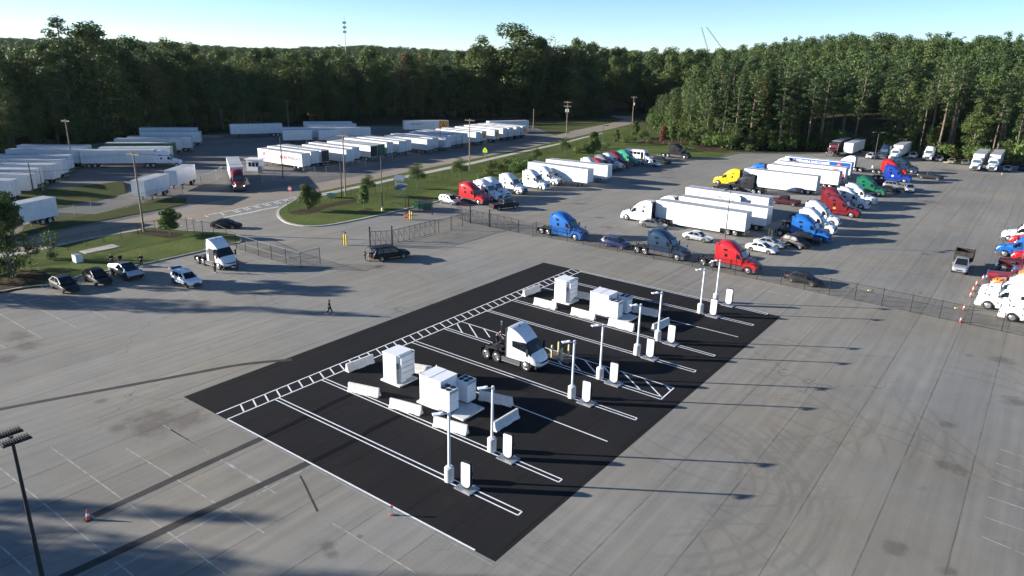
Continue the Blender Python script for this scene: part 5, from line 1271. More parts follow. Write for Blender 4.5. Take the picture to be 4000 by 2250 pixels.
x = -6.2 if AC.rotation_euler.z and math.cos(AC.rotation_euler.z) < 0 else 6.2
ob = MB(); ob.box(x - 1.7, x + 1.7, s * 1.312 - .006, s * 1.312 + .006, 1.3, 4.0); ob.obj('orange_panel', RT_OR, AC)
ch = MB()
for sg in (-1, 1): ch.prism([(x + sg * .75, 2.0), (x + sg * .35, 2.0), (x - sg * .0, 3.2), (x + sg * .0, 3.55)] , s * 1.325 - .006, s * 1.325 + .006)
ch.obj('arrow_mark', BLK, AC)
rgm = MB(); rgm.lathe([(1.25, -.01), (1.42, -.01), (1.42, .01), (1.25, .01), (1.25, -.01)], 'y', (x, s * 1.325, 2.65), 24); rgm.obj('ring_mark', BLK, AC)
for k in (17, 18, 22):
    pnl = MB(); pnl.lathe([(0, -.01), (.9, -.01), (.9, .01), (0, .01)], 'y', (0, 0, 0), 18); me = pnl.mesh('orange_disc', RT_OR); me.transform(Matrix.Rotation(R(90), 4, 'Z')); put('orange_disc', me, YR[k], (-8.15, 0, 2.6))

b = MB(); b.box(-.5, -.02, -1.245, -1.226, 1.25, 1.62); b.obj('sticker', RT_OR, RS)
b = MB(); b.lathe([(0, -.01), (.24, -.01), (.24, .01), (0, .01)], 'y', (.15, -1.235, 1.45), 14); b.obj('door_emblem', RT_W, RB)
# ------------------------------------------------------------------ charging equipment
def charger(p, rz, label):
    r = empty('charging_post', (p.x, p.y, .018), rz, label, 'charger', 'charging posts at the bay ends')
    b = MB(); b.slab([(x, y) for x, y in ((-.72, -.55), (.72, -.55), (.72, .55), (-.72, .55))], 0, .07); b.obj('base_plate', GALV, r, rz=R(-8))
    o = []
    def stad(w, z0, z1, rad, n=8):
        pts = []
        for k in range(n + 1):
            t = math.pi + math.pi * k / n; pts.append((w * math.cos(t), z0 + rad + rad * math.sin(t)))
        pts += [(w, z1 - .06), (w - .06, z1), (-w + .06, z1), (-w, z1 - .06)]; return pts
    b = MB(); b.prism(stad(.37, .12, 2.10, .36), -.14, .12); b.obj('casing', BLK, r, .5)
    b = MB(); b.prism(stad(.36, .20, 2.07, .35), -.175, -.141); b.obj('front_panel', WPAINT, r, .5)
    b = MB(); b.prism(stad(.36, .20, 2.07, .35), .121, .15); b.obj('back_panel', WPAINT, r, .5)
    b = MB(); b.box(-.12, .12, -.1, .1, .05, .3); b.obj('pedestal', BLK, r)
    b = MB(); b.box(.36, .46, -.08, .08, 1.15, 1.45); b.obj('holster', BLK, r)
    for sx in (-.62, .62):
        for sy in (-.45, .45): b = MB(); b.cyl((sx, sy, .07), (sx, sy, .10), .03, n=6); b.obj('anchor_bolt', GALV, r, rz=R(-8))
    b = MB(); pts = [(.36, 0, 1.25), (.46, -.05, .9), (.48, -.05, .5), (.30, -.12, .22), (0, -.2, .13), (-.25, -.16, .22), (-.33, 0, .5)]
    b.tube(pts, .035, 6); b.obj('cable', BLK, r)
    return r
def bay_light(base, top_px, label):
    h = 5.35
    r = empty('bay_light', (base.x, base.y, .018), 0, label, 'light pole', 'white light poles along the bay ends')
    b = MB(); b.lathe([(0, 0), (.34, 0), (.34, 1.02), (.29, 1.10), (0, 1.10)], n=18); b.obj('concrete_base', CONC, r, .5)
    b = MB(); b.box(-.16, .16, -.16, .16, 1.10, 1.14); b.cyl((0, 0, 1.12), (0, 0, h), .10, .09, 10); b.obj('pole', WPAINT, r, .6)
    d = -AX
    b = MB(); b.box(0, .55, -.03, .03, h - .16, h - .10); b.cyl((-.06, 0, h - .32), (-.06, 0, h - .02), .1, .06, 8); me = b.mesh('arm', WPAINT); 
    rz = R(198)
    put('arm', me, r, (0, 0, 0), rz)
    b = MB(); b.box(.38, 1.12, -.19, .19, h - .10, h - .03); b.box(.4, .62, -.1, .1, h - .03, h + .03); o = put('lamp_head', b.mesh('lamp_head', WPAINT), r, (0, 0, 0), rz)
    l = MB(); l.box(.45, 1.08, -.15, .15, h - .112, h - .101); put('lamp_lens', l.mesh('lamp_lens', LEDW), o)
    return r
rzc = math.atan2(AX.y, AX.x)
CH = [(N2(1348, 540), 'nearest to the camera'), (N2(1765, 238), 'second from the camera'), (N3(-30, 1449 + 40), 'third from the camera, right of the power cabinets'), (M3(1443, 1205), 'beside the hatched aisle'), (M3(1783, 965), 'fifth from the camera'), (M3(1982, 828), 'sixth from the camera'), (N3(1505, 735), 'second farthest'), (N3(1660, 625), 'farthest, at the edge of the old asphalt')]
CH[2] = (M3(1185, 1388), CH[2][1])
for p, w in CH: charger(p + AX * .0, R(-30), 'white rounded charging post with black cable, ' + w)
LP = [(N2(1172, 458), 1040, 'nearest to the camera'), (N2(1600, 158), 970, 'second from the camera'), (M3(1045, 1335), 0, 'third from the camera'), (M3(1310, 1155), 0, 'left of the hatched aisle charger'), (M3(1660, 930), 0, 'fifth from the camera'), (M3(1855, 795), 0, 'before a grey barrier'), (N3(1376, 700), 0, 'second farthest'), (N3(1531, 595), 0, 'farthest, half behind a charging post')]
for p, t, w in LP: bay_light(p, t, 'white light pole on round concrete base, ' + w)

FANM = mat('black_fan_opening', (.01, .01, .011), .6); VENT = mat('grey_louvre', (.32, .33, .35), .6)
# power cabinets; local x along AX, y along BX (away)
def cab_tall(p, lab):
    r = empty('switchgear_cabinet', (p.x, p.y, .018), rzc, lab, 'power cabinet')
    b = MB(); b.box(-1.25, 1.15, -.2, 2.15, 0, .14); b.obj('concrete_pad', CONC, r)
    b = MB(); b.box(-1.05, .55, 0, 1.95, .14, 2.75); b.obj('housing', CABW, r)
    b = MB(); b.box(.553, 1.0, .25, 1.9, .6, 2.65); b.box(.553, .9, .3, .9, .2, .6); b.obj('side_housing', CABW, r)
    b = MB(); b.box(-1.1, .60, -.05, 2.0, 2.753, 2.82); b.obj('roof_cap', CABW, r)
    for k, y in enumerate((.1, .75, 1.4)):
        b = MB(); b.box(-1.08, -1.052, y, y + .55, .3, 2.6); b.obj('door', CABW, r)
    b = MB(); b.box(-.45, -.38, -.012, 0, 1.35, 1.42); b.box(.1, .17, -.012, 0, 1.35, 1.42); b.obj('latch', DKGREY, r)
    for z in (1.1, 1.6, 2.1):
        b = MB(); b.box(1.0, 1.02, .35, 1.8, z, z + .03); b.obj('panel_rib', DKGREY, r)
    b = MB(); b.box(.56, .72, .0, .22, 1.55, 2.0); b.obj('junction_box', DKGREY, r)
    for y in (.03, .11, .19):
        b = MB(); b.cyl((.64, y, .1), (.64, y, 1.58), .028, n=6); b.obj('conduit', GALV, r)
    b = MB(); b.tube([(.7, .1, 2.85), (.7, 1.9, 2.85), (1.0, 1.9, 2.85), (1.0, .1, 2.85), (.7, .1, 2.85)], .02, 5)
    for x, y in ((.7, .1), (1.0, .1), (.7, 1.9), (1.0, 1.9)): b.cyl((x, y, 2.6), (x, y, 2.85), .02, n=5)
    b.obj('lifting_frame', CABW, r)
    return r
def cab_power(p, lab):
    r = empty('transformer_cabinet', (p.x, p.y, .018), rzc, lab, 'power cabinet')
    b = MB(); b.box(-1.2, 4.0, -.2, 2.5, 0, .14); b.obj('concrete_pad', CONC, r)
    b = MB(); b.box(-1.0, 1.35, 0, 2.1, .14, 2.55); b.obj('housing', CABW, r)
    b = MB(); b.box(-1.03, .15, -.03, 2.13, 2.553, 2.62); b.obj('roof_panel', CABW, r)
    b = MB(); b.box(.18, 1.38, -.03, 2.13, 2.553, 2.60); b.obj('roof_panel', CABW, r)
    for z in (.5, 1.9):
        b = MB(); b.box(1.352, 1.362, .2, .9, z, z + .35); b.obj('louvre', VENT, r)
    for s in (.02, 2.08):
        b = MB(); b.box(-1.02, -.95, s - .03, s + .03, 2.62, 2.72); b.obj('lifting_lug', CABW, r)
    for k in range(3):
        b = MB(); b.box(-1.03, -1.002, .1 + k * .66, .7 + k * .66, .25, 2.45); b.obj('door', CABW, r)
    return r
def cab_fan(p, lab):
    r = empty('rectifier_cabinet', (p.x, p.y, .16), rzc, lab, 'power cabinet')
    b = MB(); b.box(0, 1.25, 0, 1.15, .12, 2.0); b.obj('housing', CABW, r)
    b = MB(); b.box(.04, 1.21, .04, 1.11, 0, .12); b.obj('plinth', RT_BL if False else mat('navy_plinth', (.02, .03, .10), .6), r)
    for i in range(2):
        for j in range(2):
            x, y = .34 + i * .56, .31 + j * .53
            b = MB(); b.lathe([(0, 2.006), (.19, 2.006), (.19, 2.02), (.225, 2.03), (.235, 2.003)], c=(x, y, 0), n=18); f = b.obj('fan', FANM, r)
            g = MB()
            for k in range(4):
                t = k * math.pi / 4; g.box(-.19, .19, -.006, .006, 2.024, 2.032, Matrix.Translation((x, y, 0)) @ Matrix.Rotation(t, 4, 'Z'))
            g.obj('fan_guard', DKGREY, f)
    b = MB(); b.box(1.251, 1.262, .05, 1.1, 1.72, 1.96); b.box(.05, 1.2, -.012, -.001, 1.72, 1.96) if False else None; b.obj('louvre', VENT, r)
    for y in (.06, .6):
        b = MB(); b.box(1.251, 1.265, y, y + .49, .2, 1.68); d = b.obj('door', CABW, r)
        h = MB(); h.box(1.266, 1.28, y + .36, y + .40, .8, .92); h.obj('handle', DKGREY, d)
    return r
def jersey(a, b, lab, m=CONC):
    c = (a + b) / 2; d = (b - a); rz = math.atan2(d.y, d.x); L = 3.05
    m2 = MB(); prof = [(-.30, 0), (-.30, .09), (-.15, .30), (-.085, .81), (.085, .81), (.15, .30), (.30, .09), (.30, 0)]
    m2.loft([[(x, y, z) for y, z in prof] for x in (-L / 2, L / 2)])
    o = m2.obj('concrete_barrier', m, None); o.location = (c.x, c.y, .02); o.rotation_euler = (0, 0, rz)
    tag(o, lab, 'barrier', 'concrete barriers round the power cabinets')
    for s in (-1, 1):
        for k in (-1, 1): n = MB(); n.box(k * .75 - .3, k * .75 + .3, s * .302 - .004, s * .302 + .004, .0, .055); n.obj('drain_slot', BLK, o)
    return o
# near group (M2 crop) and far group (M3 crop)
pA = M2(1205, 690); pB = M2(1540, 900)
cab_tall(M2(1190, 690) + AX * 1.15 + BX * .1, 'tall white switchgear cabinet with grey conduits in the near group')
cab_power(M2(1535, 900) + AX * 1.05 + BX * .1, 'large white transformer cabinet in the near group')
cab_fan(M2(1700, 985) + AX * .12 + BX * .1, 'white cabinet with four roof fans, front one of the near pair')
cab_fan(M2(1700, 985) + AX * .12 + BX * 2.35, 'white cabinet with four roof fans, rear one of the near pair')
cab_tall(M3(868, 425) + AX * 1.15 + BX * .1, 'tall white switchgear cabinet in the far group')
cab_power(M3(1205, 540) + AX * 1.05 + BX * .1, 'large white transformer cabinet in the far group')
cab_fan(M3(1370, 592) + AX * .1 + BX * .1, 'white cabinet with four roof fans, front one of the far pair')
cab_fan(M3(1370, 592) + AX * .1 + BX * 2.35, 'white cabinet with four roof fans, rear one of the far pair')
def bar(P, x0, y0, x1, y1, lab, fx=0.0): jersey(P(x0, y0), P(x1, y1), lab)
bar(M2, 890, 790, 1150, 845, 'sunlit barrier nearest the ladder marking in the near group')
bar(M2, 1275, 940, 1555, 1015, 'sunlit barrier, middle one of the three in the near group')
bar(M2, 1690, 1115, 1985, 1200, 'sunlit barrier behind the nearest light pole')
bar(M2, 860, 610, 1100, 520, 'barrier lying along the ladder marking in the near group')
bar(M2, 1440, 600, 1590, 625, 'barrier mostly hidden behind the near switchgear cabinet')
bar(M2, 2125, 870, 2400, 930, 'shaded barrier right of the near fan cabinets')
bar(M3, 215, 1330, 455, 1415, 'x') if False else None
jersey(D(1243, 1085), D(1300, 1050), 'barrier across the bay behind the second light pole')
bar(M3, 690, 450, 905, 505, 'sunlit barrier nearest the ladder marking in the far group')
bar(M3, 1040, 545, 1270, 605, 'sunlit barrier, middle one of the three in the far group')
bar(M3, 1390, 645, 1635, 710, 'sunlit barrier, rightmost of the three in the far group')
bar(M3, 595, 380, 735, 330, 'barrier lying along the ladder marking in the far group')
bar(M3, 1090, 390, 1145, 400, 'barrier mostly hidden behind the far switchgear cabinet')
bar(M3, 1625, 525, 1855, 575, 'shaded barrier right of the far fan cabinets')
bar(M3, 1820, 705, 1945, 650, 'barrier across the bay behind the sixth light pole')
# bollards by the hydrant
def bollard(p, h, rad, m, lab, grp, name='bollard', cap=None):
    b = MB(); b.lathe([(0, 0), (rad, 0), (rad, h - rad), (rad * .8, h - rad * .35), (rad * .4, h - .01), (0, h)], n=14); o = b.obj(name, m, None, .9); o.location = (p.x, p.y, .018); tag(o, lab, 'bollard', grp); return o
for (x, y, l) in ((1715, 945, 'left of the hydrant'), (1842, 880, 'behind the hydrant'), (1900, 1005, 'in front of the hydrant'), (2032, 935, 'right of the hydrant')):
    bollard(P2(x, y), 1.30, .10, CREAM, 'pale yellow sleeved bollard ' + l, 'bollards guarding the hydrant')
p = P2(1860, 945); r = empty('fire_hydrant', (p.x, p.y, .018), 0, 'small grey hydrant between four pale bollards', 'hydrant')
b = MB(); b.lathe([(0, 0), (.17, 0), (.17, .05), (.11, .08), (.11, .55), (.15, .58), (.13, .68), (.05, .78), (0, .8)], n=14); b.obj('barrel', GALV, r, .6)
b = MB(); b.cyl((-.22, 0, .45), (.22, 0, .45), .06, n=8); b.cyl((0, -.2, .42), (0, 0, .42), .08, n=8); b.obj('outlets', GALV, r)
raised('hydrant_pad', [p + AX * -1.3 + BX * -.8, p + AX * 1.5 + BX * -.8, p + AX * 1.5 + BX * .9, p + AX * -1.3 + BX * .9], .024, mat('dark_worn_concrete', (.12, .10, .08), .9, var=.3), .018)
# yellow gate posts
for P, x, y, l in ((P1, 467, 345, 'left of the yellow pair with a card reader hoop'), (P1, 497, 348, 'right of the yellow pair at the gate lane')):
    bollard(P(x, y), 1.75, .12, YPAINT, 'yellow bollard, ' + l, 'yellow bollards by the gate lane')
p = P1(467, 345); r = empty('card_reader', (p.x - .25, p.y, .018), 0, 'black card reader hoop on the yellow bollard', 'card reader')
b = MB(); b.tube([(0, 0, 0), (0, 0, 1.9), (.12, 0, 2.1), (.35, 0, 2.15), (.5, 0, 1.95)], .03, 6); b.obj('stand', BLK, r); b = MB(); b.box(.42, .58, -.08, .08, 1.72, 1.98); b.obj('reader_box', BLK, r)
for (x, y, l) in ((1452, 1100, 'left of the pair on the driveway'), (1472, 1110, 'right of the pair on the driveway')):
    bollard(K2(x, y), 1.5, .12, YPAINT, 'yellow bollard, ' + l, 'yellow bollards on the driveway')
for (x, y, l) in ((3, 1262, 'left'), (30, 1275, 'right')): bollard(K4(x, y + 10), 1.5, .13, CREAM, 'faded yellow post near the white coupe, ' + l + ' one', 'faded posts by the white coupe')
bollard(K2(1195, 1028), .9, .28, CREAM, 'short pale yellow lamp footing on the grass island', None, 'lamp_footing')
# hand cart and dumpster
p = K2(1418, 1108); r = empty('barricade_frame', (p.x, p.y, .012), R(20), 'red and white folded barricade beside the yellow posts', 'barricade')
for z in (.35, .75, 1.1):
    b = MB(); b.box(-.35, .35, -.03, .03, z, z + .16); b.obj('board', CONEO if z != .75 else REFL, r)
for s in (-.3, .3):
    b = MB(); b.cyl((s, -.25, 0), (s, 0, 1.3), .03, n=6); b.cyl((s, .25, 0), (s, 0, 1.3), .03, n=6); b.obj('leg', CONEO, r)
p = K2(1575, 1005); r = empty('dumpster', (p.x, p.y, .012), R(H1), 'dark green steel dumpster inside the fence corner', 'dumpster')
b = MB(); b.loft([[(x, -.8, 0.15), (x, -.95, 1.25), (x, .95, 1.5), (x, .8, .15)] for x in (-1.5, 1.5)]); b.obj('bin', GREEN, r); 
for s in (-1, 1):
    b = MB(); b.quad((s * .75 - .72, -.97, 1.27), (s * .75 + .72, -.97, 1.27), (s * .75 + .72, .97, 1.53), (s * .75 - .72, .97, 1.53)); b.box(s * .75 - .7, s * .75 + .7, -1.0, -.95, 1.2, 1.28); b.obj('lid', BLK, r)
b = MB()
for k in range(6): b.box(-1.4 + k * .53, -1.33 + k * .53, -.98, -.90, .2, 1.2)
b.obj('ribs', GREEN, r)
# utility box on the grass
p = K2(712, 903); r = empty('utility_box', (p.x, p.y, ISL), R(10), 'pale green transformer box on the grass beside the wood poles', 'utility box')
b = MB(); b.box(-.75, .75, -.55, .55, 0, .95); b.obj('housing', mat('pale_green_paint', (.35, .50, .38), .5), r); b = MB(); b.box(-.78, .78, -.58, .58, .95, 1.0); b.obj('lid', mat('pale_green_lid', (.42, .55, .45), .5), r)
p = P5(668, 325); r = empty('utility_box', (p.x, p.y, ISL), R(-36), 'pale grey metal box on the grass behind the dark crossovers', 'utility box')
b = MB(); b.box(-.55, .55, -.45, .45, 0, 1.0); b.obj('housing', WPAINT, r); b = MB(); b.box(-.58, .58, -.48, .48, 1.0, 1.05); b.obj('lid', GALV, r)
# solar panel frames
for (x, y, l) in ((1370, 900, 'front'), (1352, 815, 'rear')):
    p = K2(x, y); r = empty('solar_sign_frame', (p.x, p.y, ISL), R(-25), 'grey solar panel frame on posts inside the fence corner, %s one' % l, 'solar panel', 'solar panel frames')
    for s in (-.8, .8):
        b = MB(); b.cyl((s, 0, 0), (s, 0, 1.9), .05, n=6); b.obj('post', GALV, r)
    b = MB(); b.add([(-1.3, -.5, 1.6), (1.3, -.5, 1.6), (1.3, .6, 2.7), (-1.3, .6, 2.7), (-1.3, -.46, 1.56), (1.3, -.46, 1.56), (1.3, .64, 2.66), (-1.3, .64, 2.66)], [(0, 1, 2, 3), (7, 6, 5, 4), (0, 4, 5, 1), (1, 5, 6, 2), (2, 6, 7, 3), (3, 7, 4, 0)]); b.obj('panel', mat('solar_glass', (.10, .13, .16), .2), r)
# cones
def cone(p, lab, h=.72, z=.014, grp='orange traffic cones'):
    r = empty('traffic_cone', (p.x, p.y, z), rnd.uniform(0, 1.5), lab, 'cone', grp)
    b = MB(); b.box(-.19, .19, -.19, .19, 0, .04); b.obj('base', BLK, r)
    b = MB(); b.lathe([(.14, .04), (.03, h), (0, h)], n=12); b.obj('cone_body', CONEO, r, .8)
    b = MB(); b.lathe([(.10, h * .42), (.066, h * .68)], n=12); b.v = [(x * 1.04, y * 1.04, z2) for x, y, z2 in b.v]; b.obj('reflective_band', REFL, r, .8)
for P, x, y, l in ((P6, 447, 780, 'beside the low dark red tractor nose'), (P6, 365, 853, 'topmost of three left of the big white tractor'), (P6, 323, 925, 'middle of three left of the big white tractor'), (P6, 290, 998, 'lowest of three left of the big white tractor'), (P6, 205, 1163, 'beyond the fence near the yellow bag'), (P6, 165, 1315, 'just behind the fence line'), (K4, 2205, 685, 'below the pines by the silver sedan'), (N4, 770, 960, 'at the end of the dark trench strip')):
    cone(P(x, y), 'orange cone ' + l)
p = N2(596, 805); r = empty('marker_post', (p.x, p.y, .014), 0, 'small white and orange marker standing by the near bay line', 'marker'); b = MB(); b.box(-.1, .1, -.1, .1, 0, .1); b.obj('foot', CONEO, r); b = MB(); b.box(-.07, .07, -.05, .05, .1, .6); b.obj('panel', REFL, r); b = MB(); b.box(-.09, .09, -.06, .06, .6, .7); b.obj('cap', CONEO, r)
# ------------------------------------------------------------------ fences
def chain_mat():
    m = bpy.data.materials.new('chain_link_mesh'); t, b, N, L = nodes_of(m)
    b.inputs['Base Color'].default_value = (.012, .012, .012, 1); b.inputs['Roughness'].default_value = .8; b.inputs['Specular IOR Level'].default_value = .05
    tc = N.new('ShaderNodeTexCoord'); mp = N.new('ShaderNodeMapping'); L.new(tc.outputs['UV'], mp.inputs[0])
    sp = N.new('ShaderNodeSeparateXYZ'); L.new(mp.outputs[0], sp.inputs[0])
    a = math_n(N, L, 'ADD', sp.outputs[0], sp.outputs[1]); c = math_n(N, L, 'SUBTRACT', sp.outputs[0], sp.outputs[1])
    out = None
    for v in (a, c):
        f = math_n(N, L, 'FRACT', math_n(N, L, 'MULTIPLY', v, 14.0)); k = math_n(N, L, 'LESS_THAN', f, .09)
        out = k if out is None else math_n(N, L, 'MAXIMUM', out, k)
    L.new(out, b.inputs['Alpha']); return m
CHAIN = chain_mat()
CHAING = CHAIN.copy(); CHAING.name = 'galvanised_chain_link'; CHAING.node_tree.nodes['Principled BSDF'].inputs['Base Color'].default_value = (.3, .3, .3, 1)
def fence(pts, h, label, m=BSTEEL, mesh=True, z=.012, top=True, name='chain_link_fence', postr=.045, pickets=0, midrail=False, chain=None, flat=True):
    o0 = pts[0]; r = empty(name, (o0.x, o0.y, z), 0, label, 'fence')
    for p in pts:
        b = MB(); q = p - o0; b.cyl((q.x, q.y, 0), (q.x, q.y, h + .12), postr, n=6); b.obj('post', m, r)
    for a, c in zip(pts[:-1], pts[1:]):
        a, c = a - o0, c - o0; L = (c - a).length
        if top: b = MB(); b.cyl((a.x, a.y, h), (c.x, c.y, h), .025, n=5); b.obj('rail', m, r); b = MB(); b.cyl((a.x, a.y, .08), (c.x, c.y, .08), .012, n=4); b.obj('bottom_wire', m, r)
        if midrail: b = MB(); b.cyl((a.x, a.y, h * .5), (c.x, c.y, h * .5), .02, n=5); b.obj('rail', m, r)
        if mesh:
            me = bpy.data.meshes.new('mesh_panel'); me.from_pydata([(a.x, a.y, .05), (c.x, c.y, .05), (c.x, c.y, h), (a.x, a.y, h)], [], [(0, 1, 2, 3)]); me.materials.append(chain or CHAIN)
            uv = me.uv_layers.new(name='UVMap'); 
            for i, (u, v) in enumerate(((0, 0), (L, 0), (L, h), (0, h))): uv.data[i].uv = (u, v)
            put('mesh_panel', me, r)
        if pickets:
            b = MB(); n = int(L / .13); d = (c - a) / n
            for k in range(1, n):
                q = a + d * k; b.box(q.x - .007, q.x + .007, q.y - .007, q.y + .007, .1, h + .05)
            o = b.obj('pickets', m, r); o['kind'] = 'stuff'
            b = MB(); b.cyl((a.x, a.y, h * .9), (c.x, c.y, h * .9), .02, n=4); b.obj('rail', m, r)
    return r
fence([M1(-170, 330), M1(90, 300), M1(285, 280), M1(462, 238), M1(645, 196), M1(820, 155), M1(985, 122), M1(1150, 90), M1(1305, 60), K1(1470, 1238), K1(1625, 1218), K1(1770, 1225)], 2.0, 'black picket fence between the left grass island and the road', mesh=False, z=ISL, name='picket_fence', pickets=1)
fence([K1(1770, 1225), P3(290, 300), P3(455, 348), P3(660, 380), P3(905, 490), P3(1085, 598)], 2.2, 'black chain-link fence round the corner of the left island', z=ISL)
fence([P3(1085, 598), P3(1258, 645), P3(1500, 727), P3(1750, 803), P3(2020, 883), P3(2298, 962), P1(165, 578)], 2.2, 'black chain-link fence beside the open-doored electric truck', midrail=True)
GP = [P1(792, 362), P1(1070, 345)]
def gate(pts, h, label, nseg, z=.012):
    a, c = pts; r = empty('sliding_gate', (a.x, a.y, z), 0, label, 'gate'); v = c - a; n = nseg
    b = MB(); b.cyl((0, 0, h), (v.x, v.y, h), .04, n=6); b.obj('top_rail', BSTEEL, r)
    b = MB(); b.cyl((0, 0, .12), (v.x, v.y, .12), .04, n=6); b.obj('bottom_rail', BSTEEL, r)
    for k in range(n + 1):
        q = v * k / n; b = MB(); b.cyl((q.x, q.y, .1), (q.x, q.y, h), .03, n=5); b.obj('upright', BSTEEL, r)
        if k < n:
            q2 = v * (k + 1) / n; b = MB(); b.cyl((q.x, q.y, h), (q2.x, q2.y, .1), .022, n=5); b.obj('brace', BSTEEL, r)
    me = bpy.data.meshes.new('mesh_panel'); L = v.length; me.from_pydata([(0, 0, .1), (v.x, v.y, .1), (v.x, v.y, h), (0, 0, h)], [], [(0, 1, 2, 3)]); me.materials.append(CHAIN); uv = me.uv_layers.new()
    for i, (x, y) in enumerate(((0, 0), (L, 0), (L, h), (0, h))): uv.data[i].uv = (x, y)
    put('mesh_panel', me, r)
    return r
gate([P1(797, 360), P1(1062, 345)], 2.25, 'black truss gate leaf left of the thick gate post', 4)
gate([P1(1085, 340), P1(1608, 203)], 2.25, 'long black truss sliding gate across the driveway', 8)
gate([P4(815, 732), P4(1105, 795)], 2.25, 'black truss gate leaf at the fence corner by the keypad', 3)
gate([P4(1140, 800), P4(1600, 905)], 2.25, 'black truss sliding gate in front of the black pickup', 4)
gate([P4(580, 665), P4(790, 733)], 2.25, 'small black gate leaf folded beside the keypad post', 3)
for P, x, y, l in ((P1, 792, 362, 'left end of the truss gate'), (P1, 1070, 350, 'middle of the truss gate'), (P4, 800, 738, 'by the keypad box'), (P4, 1122, 802, 'between two gate leaves')):
    p = P(x, y); b = MB(); b.cyl((0, 0, 0), (0, 0, 2.95), .11, n=10); b.lathe([(.14, 2.95), (.14, 3.0), (0, 3.05)], n=10); o = b.obj('gate_post', BSTEEL, None, .6); o.location = (p.x, p.y, .012); tag(o, 'thick black gate post, ' + l, 'gate post', 'thick black gate posts')
fence([P1(1608, 203), P1(1655, 195), P1(1812, 155), P4(480, 855), P4(672, 800), P4(800, 740)], 2.2, 'black fence run between the truss gate and the keypad')
fp = [P4(1610, 905), P4(1848, 960), P4(1905, 943), K3(368, 1285), K3(520, 1312), K3(668, 1343), K3(828, 1375), K3(995, 1408), K3(1163, 1440), N3(908, 160), N3(1105, 195), N3(1300, 237), N3(1500, 275), N3(1725, 323), N3(1945, 367), N3(2187, 418), N3(2423, 470), M4(340, 683), M4(572, 732), M4(815, 782), M4(1068, 835), M4(1340, 893), M4(1615, 952), M4(1903, 1013), M4(2200, 1075), M4(2530, 1150), M4(2900, 1235)]
LF = fence(fp, 2.15, 'long black chain-link fence dividing the charging area from the truck lot', postr=.04)
ft = MB()
for p in fp[3:]:
    q = p - AX * .2 - Vector((0, 0, 0)); 
fence([K2(305, 1040), K2(410, 1012), K2(560, 980), K2(713, 950), K2(808, 932), K2(898, 915), K2(1020, 892), K2(1130, 868), K2(1243, 840), K2(1420, 802), K2(1520, 782), K2(1620, 765), K2(1695, 752), K2(1760, 740), K2(1825, 725), K2(1890, 712), K2(2085, 662), K2(2260, 625), K2(2415, 590), K3(170, 540), K3(335, 502), K3(480, 468), K3(610, 437), K3(735, 405), K3(885, 367), K3(975, 350), K3(1060, 330), K3(1105, 300)], 1.9, 'black fence along the sidewalk above the grass bank', z=ISL, postr=.035)
fence([K2(1230, 945), K2(1410, 1005), K2(1440, 1010)], 2.2, 'short fence stub at the corner of the grass island', z=ISL)
fence([K2(1445, 1020), K2(1545, 1040), K2(1660, 1062), K2(1668, 1060)], 2.2, 'fence panel standing in front of the dumpster')
fence([K1(300, 1180), K1(500, 1130), K1(710, 1088), K1(870, 1062), K1(1040, 1030), K1(1200, 1000), K1(1350, 965), K1(1490, 930), K1(1610, 905), K1(1730, 888)], 2.1, 'grey chain-link fence on the far side of the road by the short trailers', GALV, chain=CHAING, z=.1)
fence([K2(60, 760), K2(165, 740), K2(300, 742), K2(455, 655 + 40), K2(560, 700), K2(665, 692), K2(850, 655), K2(1035, 612), K2(1290, 560), K2(1540, 508), K2(1800, 455), K2(2100, 395), K2(2415, 335), K3(150, 305)], 2.1, 'grey chain-link fence between the yard trailers and the road', GALV, chain=CHAING)
fence([K1(1900, 790), K1(2045, 735), K1(2095, 700)], 2.2, 'chain-link gate wing left of the red truck at the yard entrance', GALV, chain=CHAING)
# guard booth
p = P7(825, 505); r = empty('guard_booth', (p.x, p.y + 1.2, .012), R(-8), 'small white guard booth with windows at the yard gate', 'building')
b = MB(); b.box(-1.6, 1.6, -1.2, 1.2, 0, 2.6); b.obj('wall', WPAINT, r); b = MB(); b.box(-1.9, 1.9, -1.6, 1.6, 2.6, 2.8); b.obj('roof', WPAINT, r)
for x in (-1.1, -.2, .7):
    b = MB(); b.box(x, x + .7, -1.22, -1.18, 1.0, 2.0); b.obj('window', GLASS, r)
b = MB(); b.box(-1.62, -1.58, -.6, .2, .1, 2.1); b.obj('door', GLASSB, r)
p = P7(935, 545); b = MB(); b.box(-.4, .4, -.4, .4, 0, 1.7); o = b.obj('meter_cabinet', GALV, None); o.location = (p.x, p.y, .012); tag(o, 'pale grey meter cabinet beside the guard booth', 'cabinet')
# stop sign, warning sign, road delineators
p = P7(1447, 1055); r = empty('stop_sign', (p.x, p.y, ISL), R(-20), 'red stop sign at the driveway mouth', 'sign')
b = MB(); b.cyl((0, 0, 0), (0, 0, 3.1), .035, n=6); b.obj('post', GALV, r)
oc = [(.42 * math.cos(R(22.5 + 45 * k)), 2.75 + .42 * math.sin(R(22.5 + 45 * k))) for k in range(8)]
b = MB(); b.prism([(x * 1.07, 2.75 + (z - 2.75) * 1.07) for x, z in oc], -.055, -.045); b.obj('border', REFL, r)
b = MB(); b.prism(oc, -.075, -.056); b.obj('plate', mat('sign_red', (.45, .02, .04), .5), r)
text('STOP', .30, REFL, r, (0, -.082, 2.75), (R(90), 0, 0), 'lettering', bold=.006)
p = K2(2160, 560); r = empty('warning_sign', (p.x, p.y, ISL), R(-15), 'fluorescent yellow-green pedestrian sign by the sidewalk', 'sign')
b = MB(); b.cyl((0, 0, 0), (0, 0, 3.2), .04, n=6); b.obj('post', GALV, r)
